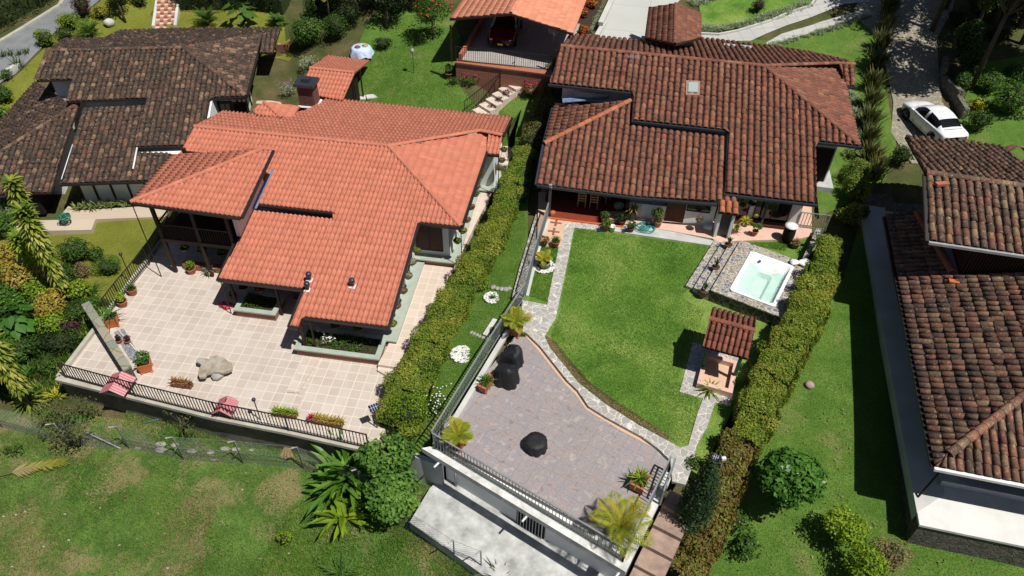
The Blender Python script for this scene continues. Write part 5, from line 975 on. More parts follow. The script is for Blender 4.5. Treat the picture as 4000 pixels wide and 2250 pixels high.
def foliage_part(parent,c,r,h,mat,seed,kind='bush'):
    c=np.array(c,float); rn=random.Random(seed)
    if kind=='bush':
        P,N,R=cloud(lobes(c+[0,0,h*.5],r,r,h*.55,5,seed),110,.10,seed); adopt(leafmesh('foliage',P,N,.11,.6,R,seed),'foliage',mat,parent)
    elif kind=='strap':
        m=MB(); rosette(m,c,int(26),h*1.1,.06,(1.4,.35),1.3,4,seed); m.build('foliage',mat,parent)
    elif kind=='snake':
        m=MB(); rosette(m,c,16,h,.075,(1.5,1.15),.25,3,seed); m.build('foliage',mat,parent)
    elif kind=='palm':
        m=MB()
        for k in range(12): frond(m,c+np.array([0,0,.1]),k*2.4+rn.random(),h*rn.uniform(.8,1.15),rn.uniform(.9,1.35),rn.uniform(1.1,1.7),20,.34*h,.032,(.45+.3*(k%3==0),.2),rn)
        m.build('fronds',mat,parent)
    elif kind=='tuft':
        m=MB(); rosette(m,c,60,h,.03,(1.5,.5),1.2,4,seed); m.build('foliage',mat,parent)
    elif kind=='bromeliad':
        m=MB()
        for k in range(3): rosette(m,c+np.array([rn.uniform(-.15,.15),rn.uniform(-.1,.1),0]),16,h,.06,(1.3,.4),.7,3,seed+k)
        m.build('foliage',mat,parent)
def potted(label,c,r,h,kind,mat,fh,pot='terracotta',shape='round',yaw=0,group=None,seed=1,fr_=None,l=None,name='potted_plant'):
    t=thing(name,label,'potted plant',c,0,group)
    if shape=='round': round_pot(t,c,r,h,pot)
    else: square_pot(t,c,r*2,h,yaw,pot,l)
    foliage_part(t,(c[0],c[1],c[2]+h*.95+.03),fr_ or r*1.5,fh,mat,seed,kind); return t
PT='potted plants on the beige patio'; PG='potted plants in the garden'
bp=lambda c,r,x,y: A(*q(c,r,x,y),0)
potted('terracotta pot with spiky succulent by the left patio railing, furthest of three',bp(0,1,1008,770),.24,.38,'tuft','leaf_green',.35,seed=2,group=PT)
potted('terracotta pot with yellow green croton between the spiky pot and the square planter',bp(0,1,935,858),.24,.36,'bush','leaf_lime',.55,seed=3,group=PT,fr_=.32)
potted('square orange planter with large dark strap leaves by the stone wall top',bp(0,1,860,1000),.30,.50,'strap','leaf_glossy',.75,'pot_orange','sq',YB+.5,PT,4)
potted('square orange planter with leafy green bush at the foot of the stone wall',bp(0,1,1110,1340),.30,.50,'bush','leaf_glossy',.65,'pot_orange','sq',YB+.5,PT,5,.42)
potted('terracotta pot with bright green plant in front of the balcony',bp(0,1,1452,610),.24,.34,'bush','leaf_lime',.45,'terracotta',group=PT,seed=6,fr_=.28)
potted('dark pot with white edged leaves right of the balcony terracotta pot',bp(0,1,1590,625),.22,.3,'strap','leaf_silver',.42,'pot_brown',group=PT,seed=7)
potted('small red pot under the canopy beside the dark wall',bp(0,1,1765,800),.17,.25,'bush','leaf_green',.2,'terracotta',group=PT,seed=8,fr_=.15)
for i,(x,y) in enumerate(((1400,440),(1530,455),(1680,480))):
    potted(['left','middle','right'][i]+' of three bowls of greenery inside the lower balcony',A(*q(0,1,x,y),.35),.26,.2,'bush','leaf_lime',.28,'stone_grey',group='bowls of greenery under the balcony',seed=9+i,fr_=.25)
tz_=lambda c,r,x,y: A(*q(c,r,x,y),TZ)
potted('tall square terracotta planter with yellow palm behind the covered grills',A(2017,1306,TZ),.25,.62,'palm','leaf_palm',.85,'terracotta','sq',YT,PG,21)
potted('square terracotta planter with golden palm in the terrace corner near the front railing',tz_(1,2,1530,470),.27,.55,'palm','leaf_palm',.85,'terracotta','sq',YT,PG,22)
potted('long terracotta trough with grassy plant beside the covered grill',A(1900,1515,TZ),.20,.40,'strap','leaf_mid',.45,'terracotta','sq',YT,PG,23,l=.75)
potted('terracotta trough with bushy bamboo leaves near the terrace gate',tz_(2,2,955,770),.30,.42,'strap','leaf_lime',.6,'terracotta','sq',YT,PG,24,l=.7)
potted('terracotta pot with big yellow palm arching over the corner railing',tz_(2,2,800,1150),.28,.5,'palm','leaf_palm',1.35,'terracotta','sq',YT,PG,25)
gz=lambda c,r,x,y,z=CZ+.08: A(*q(c,r,x,y),z)
for lb_,c,r,h,kd,mt,fh,pm,s in (
 ('brown round pot with reddish plant beside the tan tile crosses',gz(2,1,243,400),.17,.25,'bush','leaf_bromeliad',.3,'pot_brown',31),
 ('round terracotta pot with grassy tuft right of the reddish one by the crosses',gz(2,1,328,405),.22,.32,'tuft','leaf_mid',.35,'terracotta',32),
 ('banded pot with snake plant on the top tub step nearest the house',gz(2,1,1625,430,CZ+.3),.19,.34,'snake','leaf_green',.5,'pot_brown',33),
 ('banded pot with snake plant on the middle of the tub steps',gz(2,1,1530,600,CZ+.3),.19,.34,'snake','leaf_green',.5,'pot_brown',34),
 ('banded pot with snake plant on the tub steps nearest the tiled shelter',gz(2,1,1445,780,CZ+.2),.19,.34,'snake','leaf_green',.5,'pot_brown',35),
 ('wide clay pot with spiky plant by the tub wall under the solar lamp',gz(3,1,200,420,CZ),.22,.36,'tuft','leaf_dry',.3,'pot_brown',36),
 ('clay pot with small shrub at the edge of the dark porch, back one',gz(2,1,695,225),.2,.3,'bush','leaf_green',.3,'terracotta',37),
 ('clay pot with pale shrub at the dark porch edge, beside the white bucket',gz(2,1,712,285),.2,.32,'bush','leaf_mid',.3,'terracotta',38),
 ('terracotta pot with tall leafy plant against the white garden wall',gz(2,1,1093,260),.24,.42,'bush','leaf_mid',.8,'terracotta',39),
 ('clay pot with broad leaves left of the teal hose',gz(2,1,895,295),.19,.28,'bush','leaf_green',.4,'pot_brown',40),
 ('dark clay pot behind the porch pots near the round fan',gz(2,1,828,240),.22,.3,'bush','leaf_dark',.4,'pot_brown',41),
 ('yellow leaved plant on a tall dark stand before the white wall',gz(2,1,905,215),.18,.75,'strap','leaf_gold',.5,'iron',42),
 ('small pot with fern on the red ledge right of the metal door',gz(2,1,1690,290,CZ+.3),.12,.15,'strap','leaf_lime',.3,'terracotta',43),
 ('pot with trailing green leaves in front of the right glazed wing',gz(2,1,1830,320,CZ+.2),.16,.25,'bush','leaf_mid',.5,'terracotta',44),
 ('spider plant pot in the right glazed wing by the white barrel',gz(2,1,1755,250,CZ+.7),.15,.2,'strap','leaf_yellow',.4,'stone_grey',45)):
    potted(lb_,c,r,h,kd,mt,fh,pm,'round',0,PG,s,fr_=r*1.7)
# spiky plant on the path end below the shelter
t=thing('spiky_plant','spiky green yellow plant where the stone path bends below the tiled shelter','plant',gz(2,2,1490,60,CZ)); m=MB(); rosette(m,gz(2,2,1490,60,CZ),34,.75,.07,(1.4,.2),1.2,4,51); m.build('leaves','leaf_dracaena',t)
# palm in ring of white pebbles
def ring(label,c,r0,r1,n,mat='pebble',seed=1,plant=None):
    t=thing('pebble_ring',label,'pebble ring',c); r=random.Random(seed); m=MB()
    for k in range(n):
        a=r.random()*6.283; d=math.sqrt(r.uniform(r0*r0,r1*r1)); m.rock((c[0]+d*math.cos(a),c[1]+d*math.sin(a),c[2]+.06+r.uniform(0,.02)),r.uniform(.03,.05),6,4,.2,1.2,.9,.7)
    o=m.build('pebbles',mat,t); o['kind']='stuff'
    if plant: m=MB(); rosette(m,(c[0],c[1],c[2]+.03),18,.3,.05,(1.2,.3),.8,3,seed); m.build('plant',plant,t)
    return t
pc=gz(2,1,240,565,CZ); ring('ring of white pebbles round the stone pot in the small left lawn bed',pc,.33,.55,240,seed=3)
potted('grey stone pot with small palm standing in white pebbles',pc,.30,.36,'palm','leaf_palm',.6,'stone_grey','round',0,PG,52)
ring('large round patch of white pebbles on the grass between hedge and terrace',G(1805,1387),.05,.52,420,seed=4)
ring('smaller round ring of white pebbles with a seedling, near the border rocks',G(1922,1166),.12,.40,230,seed=5,plant='leaf_mid')
for k,(x,y,r) in enumerate(((1790,725,.17),(1825,735,.14),(1855,740,.15),(1885,742,.16),(1910,735,.14))):
    p=g(1,1,x,y); m=MB(); m.rock((p[0],p[1],p[2]+.06),r,9,6,.15); tag(m.build('border_rock','rock'),['leftmost','second from left','middle','fourth from left','rightmost'][k]+' grey rock in the short row above the small pebble ring','rock','row of border rocks')
for k in range(7):
    p=g(1,1,1625+k*22,1065+k*9); m=MB(); m.rock((p[0],p[1],p[2]+.02),.12,8,5,.2); tag(m.build('edging_rock','rock'),['first','second','third','fourth','fifth','sixth','seventh'][k]+' dark edging rock from the left, half buried in grass beside the railing','rock','buried edging rocks')
p=g(1,1,1770,1045); m=MB(); m.bar(p+[-.25,-.45,.1],p+[.2,.55,.15],.22,.16); tag(m.build('concrete_block','concrete_light'),'pale concrete block on the grass beside the terrace railing','block')
# white flowers beside the terrace
bush('low bush with many white flowers between the hedge and terrace corner',g(1,2,1370,180),.4,.55,.3,'leaf_mid',.09,80,4,61,'flower bush','flower_bush')
fl=bpy.context.scene.objects.get('flower_bush'); m=MB(); p=g(1,2,1370,170)
for k in range(45): m.rock((p[0]+random.gauss(0,.2),p[1]+random.gauss(0,.4),p[2]+.5+random.gauss(0,.12)),.035,5,4,.1)
o=m.build('flowers','flower_white',fl); o['kind']='stuff'
# ------------------------------------------------------------------ covered grills and stool
def draped(label,c,rx,ry,h,yaw,seed,top=.8,lump=None):
    r=random.Random(seed); n=64; lv=14; vs=[];fs=[]; fph=[r.uniform(0,6.28) for _ in range(4)]
    for k in range(lv+1):
        t=k/lv; z=h*t; s=1-(1-top)*t**1.5
        if k>=lv-1: s*=.90 if k==lv-1 else .45; z=h*(.985 if k==lv-1 else 1.01)+r.uniform(-.006,.006)
        for j in range(n):
            a=2*math.pi*j/n; sq=(abs(math.cos(a))**3.2+abs(math.sin(a))**3.2)**(-1/3.2) if lump is not None else 1
            fold=1+.05*(1-t)*math.sin(a*9+fph[0])+.03*(1-.5*t)*math.sin(a*5+fph[1]+t*2)+.022*math.sin(a*17+fph[2]+t*3)+.018*math.sin(a*29+fph[3]-t*5)*(.4+t)+r.uniform(-.008,.008)
            x=rx*s*sq*fold*math.cos(a); y=ry*s*sq*fold*math.sin(a); zz=z
            if lump is not None: zz=z*(1+.22*math.sin(a+lump)*(t**2))-.08*(math.cos(2*a)>0)*t*abs(math.cos(a))
            vs.append((c[0]+x*math.cos(yaw)-y*math.sin(yaw),c[1]+x*math.sin(yaw)+y*math.cos(yaw),c[2]+zz+.01))
    for k in range(lv):
        for j in range(n): fs.append((k*n+j,k*n+(j+1)%n,(k+1)*n+(j+1)%n,(k+1)*n+j))
    fs.append(tuple(lv*n+j for j in range(n))); m=MB(); m.addv(vs,fs,None,True); return m.build('cover' if lump is None else 'cover','black_cloth')
def covered(name,label,c,*a,**k):
    o=draped(label,c,*a,**k); o.name=name; tag(o,label,'covered grill' if 'grill' in name else 'stool'); return o
covered('covered_grill','taller kettle grill under a black cover next to the palm planter',A(1998,1418,TZ),.50,.42,.85,YT,1,.80,lump=1.0)
covered('covered_grill','wide grill under a black cover beside the grassy trough',A(1976,1488,TZ),.56,.46,.90,YT+.2,2,.82,lump=2.6)
covered('covered_stool','round low stool under black cover alone in the middle of the terrace',A(2092,1748,TZ),.46,.46,.50,0,3,.97)
# ------------------------------------------------------------------ porch things
def coil(name,label,c,r,mat,tr=.018,turns=6,seed=1,sq=1):
    r_=random.Random(seed); pts=[]
    for k in range(turns*14):
        a=k*2*math.pi/14; rr=r*(.6+.4*math.sin(k*.37+seed))+r_.uniform(-.02,.02); pts.append((c[0]+rr*math.cos(a)+.12*math.sin(k*.11),c[1]+rr*sq*math.sin(a),c[2]+.03+.012*(k//14)+.02*r_.random()))
    m=MB(); m.tube(pts,tr,5); tag(m.build(name,mat),label,'hose')
coil('garden_hose','tangled coil of teal garden hose on the pale strip in front of the white wall',gz(2,1,1003,278),.48,'hose_teal',.022,9,2,.9)
coil('garden_hose','small coil of red hose beside the short planter',bp(0,1,1705,862),.27,'hose_red',.022,6,3)
coil('garden_hose','dark green hose hanging in loops on the white wall of the mossy house',A(*q(0,1,485,195),.2),.35,'hose_green',.03,9,4)
def bucket(label,c,r,h,mat,lid=None):
    t=thing('bucket',label,'bucket',c); m=MB(); m.lathe([(r*.8,0),(r,h),(r*1.05,h),(r*1.05,h*.94),(r*.93,h*.93),(r*.9,h*.85)],c,14); m.build('body',mat,t)
    m=MB(); m.tube([(c[0]+r*math.cos(a),c[1]+r*.5*math.sin(a)-r*.3,c[2]+h*.9) for a in np.linspace(0,math.pi,8)],.008,4); m.build('handle','grey_pvc',t)
    if lid: m=MB(); m.lathe([(r*1.08,h),(r*1.08,h+.04),(0,h+.06)],c,14); m.build('lid',lid,t)
bucket('white bucket on the stone path by the porch pots',gz(2,1,755,290),.16,.3,'white_paint')
bucket('white bucket with a red rim at the left corner of the dark porch',gz(2,1,305,178),.14,.22,'white_paint','pot_orange')
for i,(x,y,h,mt,ll) in enumerate(((140,365,.95,'interior','tall black barrel with white lid closest to the lawn'),(135,190,.9,'blue_paint','blue barrel with pale lid behind the black barrel'))):
    c=gz(3,1,x,y); t=thing('water_barrel',ll+' by the garden gate','barrel',c,0); m=MB(); m.lathe([(.25,0),(.29,.1),(.31,h*.5),(.29,h*.9),(.27,h)],c,16); m.build('body',mt,t); m=MB(); m.lathe([(.33,h),(.34,h+.05),(.15,h+.09),(0,h+.1)],c,16); m.build('lid','fibre_lid' if i else 'white_paint',t)
m=MB(); p=gz(2,1,1480,285); 
for k in range(5): m.rock((p[0]+random.uniform(-.15,.15),p[1]+random.uniform(-.1,.1),p[2]+.15),.2,9,6,.2,1,.9,.8)
tag(m.build('plastic_bag','white_paint'),'full white plastic bag leaning on the white wall left of the metal door','bag')
def chair(label,c,yaw,grp):
    t=thing('wooden_chair',label,'chair',c,0,grp); ca,sa=math.cos(yaw),math.sin(yaw)
    def w2(x,y,z): return (c[0]+x*ca-y*sa,c[1]+x*sa+y*ca,c[2]+z)
    m=MB(); m.box(w2(0,0,.45),(.46,.44,.05),yaw); m.build('seat','straw',t)
    for x in (-.2,.2):
        m=MB(); m.bar(w2(x,-.2,0),w2(x,-.2,.98),.045,.045); m.build('leg','wood_light',t); m=MB(); m.bar(w2(x,.2,0),w2(x,.2,.45),.045,.045); m.build('leg','wood_light',t)
    m=MB(); 
    for z in (.62,.78,.95): m.bar(w2(-.2,-.2,z),w2(.2,-.2,z),.03,.07)
    m.build('backrest','wood_light',t)
simple('wood_light',(.42,.28,.15),(.33,.21,.11),8,.6)
chair('left one of two pale wooden chairs facing into the dark porch',A(*q(2,1,525,100),1.8),YC,'wooden chairs in the porch'); chair('right one of two pale wooden chairs facing into the dark porch',A(*q(2,1,615,110),1.8),YC,'wooden chairs in the porch'); chair('wooden chair on the far side of the porch table',A(*q(2,1,700,70),1.8),YC+2.6,'wooden chairs in the porch')
t=thing('dining_table','dark wooden table on the shaded porch behind the chairs','table',A(*q(2,1,600,60),1.8)); c=A(*q(2,1,590,45),1.8); m=MB(); m.box((c[0],c[1]+.3,c[2]+.75),(1.7,.8,.05),YC); m.build('tabletop','wood_mid',t)
for x in (-.7,.7):
    for y in (0,.6): m=MB(); m.bar((c[0]+x,c[1]+y,c[2]),(c[0]+x,c[1]+y,c[2]+.73),.06,.06); m.build('leg','wood_mid',t)
# round wire fan shape
t=thing('round_fan','round wire fan on a stand among the porch plants','fan',gz(2,1,790,215)); c=gz(2,1,790,215); m=MB(); m.bar(c,c+[0,0,.8],.03,.03); m.build('stand','iron',t); m=MB()
for r in (.08,.16,.24): m.tube([(c[0]+r*math.cos(a),c[1],c[2]+1.0+r*math.sin(a)) for a in np.linspace(0,6.283,17)],.01,4)
for a in np.linspace(0,math.pi,7): m.bar((c[0]-.24*math.cos(a),c[1],c[2]+1-.24*math.sin(a)),(c[0]+.24*math.cos(a),c[1],c[2]+1+.24*math.sin(a)),.008,.008)
m.build('guard','grey_pvc',t)
# hanging baskets
def basket(label,p,r,mat,seed,drop=.7,grp='hanging baskets under the eaves'):
    t=thing('hanging_basket',label,'hanging basket',p,0,grp); m=MB(); m.lathe([(.02,-r*.75),(r*.6,-r*.6),(r*.95,-r*.1),(r,0),(r*.9,.01),(r*.85,-.04)],p,12,jit=.08); m.build('basket','coco',t)
    P,N,R=cloud(lobes(np.array(p)+[0,0,.03],r*.95,r*.95,r*.5,4,seed),160,.07,seed); adopt(leafmesh('foliage',P,N,.08,.6,R,seed),'foliage',mat,t)
    m=MB()
    for k in range(3): a=k*2.09; m.bar((p[0]+r*.9*math.cos(a),p[1]+r*.9*math.sin(a),p[2]),(p[0],p[1],p[2]+drop),.01,.01)
    m.build('wires','iron',t)
simple('coco',(.14,.085,.045),(.08,.05,.03),20,.95,bump=.6)
BK=[(1240+0,440,1,1,1.95,'leaf_lime'),]
hb=[(q(1,1,1213,440),1.9,'leaf_lime','hanging basket beside the left edge of the front window block'),(q(1,1,1180,525),1.55,'leaf_silver','basket with silvery trailing leaves just below the window block corner'),(q(1,1,1148,632),1.5,'leaf_silver','second silvery basket down the salmon wing eave'),(q(1,1,1110,742),1.5,'leaf_dry','bare brown basket midway along the salmon wing eave'),(q(1,1,1060,855),1.45,'leaf_dry','brown basket above the last pair on the salmon wing'),(q(1,1,1028,990),1.35,'leaf_lime','bright green basket at the front corner of the salmon wing'),
 (q(1,1,1520,365),2.2,'leaf_mid','leafy basket at the corner of the window block'),(q(1,1,1560,288),2.4,'leaf_lime','small green basket right above the window block corner'),(q(1,1,1590,205),2.3,'leaf_dry','dry basket two above the window block corner'),(q(1,1,1622,110),2.3,'leaf_dry','dry brown basket beside the long right eave'),(q(1,1,1655,10),2.3,'leaf_mid','basket with long strap leaves on the right eave'),(q(1,0,1665,1405),2.2,'leaf_dry','basket beneath the hip eave near the white side wall'),(q(1,0,1695,1315),2.2,'leaf_mid','leafy basket in front of the white side wall'),
 (q(1,0,1832,1262),2.0,'leaf_dry','brown basket nearest the back corner chain'),(q(1,0,1855,1205),2.0,'leaf_dry','brown basket second from the back corner'),(q(1,0,1870,1125),2.0,'leaf_mid','green basket highest on the back corner eave')]
for i,(px_,z,mt,lb_) in enumerate(hb): basket(lb_,A(*px_,z),.24,mt,80+i,.55)
for i,(x,y,lb_) in enumerate(((600,1000,'left basket hanging over the front planter'),(770,1020,'right basket hanging over the front planter'))): basket(lb_,A(*q(1,1,x,y),1.35),.24,'leaf_green',110+i,.5)
basket('basket with pink flowers under the salmon canopy',A(*q(1,1,30,725),1.45),.26,'leaf_pink',112,.6); basket('dark basket left under the salmon canopy',A(*q(0,1,1835,715),1.5),.24,'leaf_dark',113,.6)
basket('wire basket with dry plant on the white garden wall',gz(2,1,1415,205,CZ+.9),.22,'leaf_dry',114,.5); basket('hanging basket near the right glazed wing',gz(2,1,1740,95,CZ+1.5),.2,'leaf_green',115,.4); basket('second hanging basket under the right wing eave',gz(2,1,1815,85,CZ+1.5),.2,'leaf_green',116,.4); basket('basket hanging low by the right glass door',gz(2,1,1840,175,CZ+1.0),.18,'leaf_yellow',117,.4)
# ------------------------------------------------------------------ B patio furniture and edges
FBp=lambda px,z=0:A(*px,z)
railing('black iron railing along the front edge of the beige patio',[FBp(q(0,1,500,1400),.18),A(530,1548,.18),A(849,1627,.18),A(1128,1682,.18),A(1440,1752,.18)],1.0,'iron',.15,.014,.05,.055)
railing('black iron railing between the patio and the mossy house lawn',[A(640,935,.18),A(583,1028,.18),A(470,1165,.18),A(425,1225,.18)],1.0,'iron',.15,.014,.05,.055)
m=MB(); e=[A(228,1474,0),A(530,1548,0),A(849,1627,0),A(1128,1682,0),A(1475,1760,0)]
for a,b in zip(e[:-1],e[1:]): m.prism([a+e2*.02,b+e2*.02,b-e2*.2,a-e2*.2],-2.2,-.02)
tag(m.build('retaining_wall','wall_dirty'),'stained concrete wall below the front railing of the beige patio','retaining wall')
# slab table cut from a tree
c=A(1080,1430,0); t=thing('slab_table','irregular pale slab of trunk wood on stone feet in the patio','table',c)
out=[(1480,1262),(1500,1248),(1545,1252),(1580,1262),(1585,1240),(1640,1232),(1690,1250),(1720,1275),(1748,1290),(1752,1335),(1720,1352),(1680,1362),(1620,1358),(1560,1370),(1545,1395),(1505,1398),(1492,1370),(1502,1330),(1520,1305),(1500,1288),(1482,1282)]
tp_=[A(*q(0,1,x,y),.45) for x,y in out][::-1]; m=MB(); m.slab([tuple(p) for p in tp_],.13); m.build('tabletop','slab_wood',t)
simple_l=[('foot',(1640,1430),.30),('foot',(1540,1395),.22)]
for nm,(x,y),r in simple_l: p=A(*q(0,1,x,y-20),0); m=MB(); m.rock((p[0],p[1]+.1,p[2]+.16),r,10,6,.15,1,1,.6); m.build(nm,'rock',t)
# stone slab wall on the left
a=A(*q(0,1,640,830),1.0); b=A(*q(0,1,965,1340),.85); t=thing('stone_wall','tall narrow garden wall clad in green grey stone left of the patio','wall',A(*q(0,1,800,1100),0)); d=(b-a)/np.linalg.norm(b-a); s=np.array([-d[1],d[0],0]); s/=np.linalg.norm(s)
m=MB(); m.prism([a-s*.17,b-s*.17,b+s*.17,a+s*.17],-1.0,.86); m.build('core','slate_wall',t); m=MB(); m.prism([a-s*.19,b-s*.19,b+s*.19,a+s*.19],.86,.95); m.build('top','garden_slab',t)
m=MB(); p1=A(*q(0,1,890,1040),.05);p2=A(*q(0,1,1030,1200),.05); m.bar(p1,p2,.05,.1); tag(m.build('basin_edge','concrete_light'),kind='structure')
strip('pebble_basin',[q(0,1,860,1060),q(0,1,960,1230),q(0,1,1010,1290)],.03,.45,'pebble_blue',.04,1)
for (x,y) in ((905,1105),(970,1110)):
    p=A(*q(0,1,x,y+30),.03); potted('small clay pot with purple plant beside the stone wall basin, '+('left' if x<950 else 'right')+' one',p,.14,.2,'bush','leaf_purple',.25,'terracotta',group=PT,seed=x,fr_=.16)
# bird house roofs
for i,(c_,r_,pts,lb_) in enumerate(((0,1,[(885,1395),(1005,1420)],'left of two little pink corrugated roofs outside the patio railing'),(0,2,[(1700,110),(1740,170)],'right of two little pink corrugated roofs outside the patio railing'))):
    c=A(*((460,1502) if i==0 else (880,1590)),.55); t=thing('bird_feeder',lb_,'bird feeder',(c[0],c[1],-1.2),0,'pink roofed bird feeders')
    F_=Fm(YB); ca=c@F_.e1; cbb=c@F_.e2; L_=.55 if i==0 else .42
    m=MB()
    for s in (-1,1):
        n_=18
        for k in range(n_):
            y0=-L_+2*L_*k/n_; y1=-L_+2*L_*(k+1)/n_; zz=.03*(k%2)
            m.slab([tuple(F_.p(ca,cbb+y0,c[2]+.28+zz)),tuple(F_.p(ca,cbb+y1,c[2]+.28+.03*((k+1)%2))),tuple(F_.p(ca+s*L_*1.05,cbb+y1,c[2]-.05+.03*((k+1)%2))),tuple(F_.p(ca+s*L_*1.05,cbb+y0,c[2]-.05+zz))],.015)
    m.build('roof','pink_metal',t); m=MB(); m.bar((c[0],c[1],-1.4),(c[0],c[1],c[2]+.2),.07,.07); m.build('post','iron',t); m=MB(); m.box((c[0],c[1],c[2]-.1),(.5,.4,.04),YB); m.build('tray','wood_mid',t)
    m=MB(); m.bar((c[0],c[1]+.5,c[2]+.1),(c[0]+.1,c[1],c[2]+.45),.03,.03); m.build('bracket','iron',t)
# trough of bromeliads along railing
for i,(c_,r_,x,y,L_,mt,lb_) in enumerate(((0,1,1380,1440,.9,'leaf_bromeliad','red bromeliads in a trough at the patio railing left of the second feeder'),(1,2,230,215,1.0,'leaf_lime','green and yellow bromeliads in a trough behind the patio railing, middle one'),(1,2,550,275,1.3,'leaf_gold','longest trough of golden bromeliads with a pink one at the patio railing'))):
    c=A(*q(c_,r_,x,y+25),.0); t=thing('flower_trough',lb_,'flower trough',c,0,'bromeliad troughs'); m=MB(); m.box((c[0],c[1],c[2]+.13),(L_,.28,.26),YB); m.build('trough','pot_brown',t)
    m=MB(); n_=int(L_/.16)
    for k in range(n_): x_=-L_/2+L_*(k+.5)/n_; rosette(m,(c[0]+x_*math.cos(YB),c[1]+x_*math.sin(YB)+random.uniform(-.05,.05),c[2]+.25),15,.33,.055,(1.35,.35),.8,3,200+i*10+k)
    m.build('bromeliads',mt,t)
    if i==2: m=MB(); rosette(m,(c[0]-L_/2-.1,c[1]+.06,c[2]+.3),22,.25,.07,(1.4,.1),.5,3,77); m.build('pink_bromeliad','leaf_pink',t)
# lamps
def ball_lamp(label,c,h):
    t=thing('garden_lamp',label,'lamp',c,0,'ball topped garden lamps'); m=MB(); m.bar(c,(c[0],c[1],c[2]+h),.035,.035); m.build('pole','iron',t); m=MB(); m.rock((c[0],c[1],c[2]+h+.06),.09,10,8,.02,sz=1.1); m.build('globe','gutter_blue',t)
ball_lamp('slim black lamp pole rising from the left patio railing',A(*q(0,1,985,640),0),1.5); ball_lamp('slim black lamp pole at the front patio railing near the pink feeder',A(1018,1640,0),1.35)
def panel_lamp(label,c,h,w,tilt,yaw,solar='solar',pm='iron'):
    t=thing('solar_lamp',label,'solar lamp',c); m=MB(); m.bar(c,(c[0],c[1],c[2]+h),.04,.04); m.build('pole',pm,t); a=np.array([math.cos(yaw),math.sin(yaw),0])*w/2; b=np.array([-math.sin(yaw)*math.cos(tilt),math.cos(yaw)*math.cos(tilt),math.sin(tilt)])*w*.36; p=np.array([c[0],c[1],c[2]+h+.03])
    m=MB(); m.slab([tuple(p-a-b+[0,0,.0]),tuple(p+a-b),tuple(p+a+b),tuple(p-a+b)],.02); m.build('panel',solar,t)
    m=MB(); 
    for k in range(-1,2): m.bar(p+a*k*.5-b+[0,0,.006],p+a*k*.5+b+[0,0,.006],.01,.006)
    m.bar(p-a+[0,0,.006],p+a+[0,0,.006],.01,.006); m.build('grid','white_paint',t); m=MB(); m.box((c[0],c[1]+.02,c[2]+h-.1),(.14,.1,.12),yaw); m.build('lamp_box','white_paint',t)
panel_lamp('black pole with blue solar panel in the hedge corner of the beige patio',A(*q(1,2,915,330),0),1.4,.42,.3,.5)
panel_lamp('small solar panel lamp on a post beside the dark cypress',g(2,2,1480,720),1.5,.30,.5,-.5); panel_lamp('solar lamp on an arm over the wall beside the hot tub',A(*q(3,1,345,420),1.8),.9,.34,.2,-.2)
panel_lamp('little solar light on the front gutter of the brown tiled house',A(2150,745,3.55),.35,.2,.3,-.2)
t=thing('camera_pole','white camera on a thin pole in front of the hedge','camera pole',g(2,2,1525,760)); c=g(2,2,1525,760); m=MB(); m.bar(c,c+[0,0,1.75],.04,.04); m.build('pole','grey_pvc',t); m=MB(); m.box((c[0],c[1],c[2]+1.8),(.16,.12,.13),.2); m.build('camera_body','white_paint',t)
t=thing('hedge_lamp','grey globe lamp sticking out of the reddish hedge','lamp',g(2,2,1690,560)); c=g(2,2,1690,560); m=MB(); m.bar(c,c+[0,0,1.3],.05,.05); m.build('pole','grey_pvc',t); m=MB(); m.lathe([(.05,1.2),(.13,1.28),(.14,1.42),(.08,1.5),(0,1.53)],c,12); m.build('globe','grey_pvc',t)
# gate right of C
railing('short white garden gate between the barrels and the hedge',[A(*q(3,1,215,265),CZ+.1),A(*q(3,1,430,290),CZ+.1)],1.0,'steel_rail',.16,.014,.05,.05,cat='gate',name='gate')
p=g(3,2,308,20); m=MB(); m.rock((p[0],p[1],p[2]+.12),.22,12,6,.06,1,1,.7); tag(m.build('tree_stump','stone_pink'),'small round pinkish stump on the right lawn beside the hedge','stump')
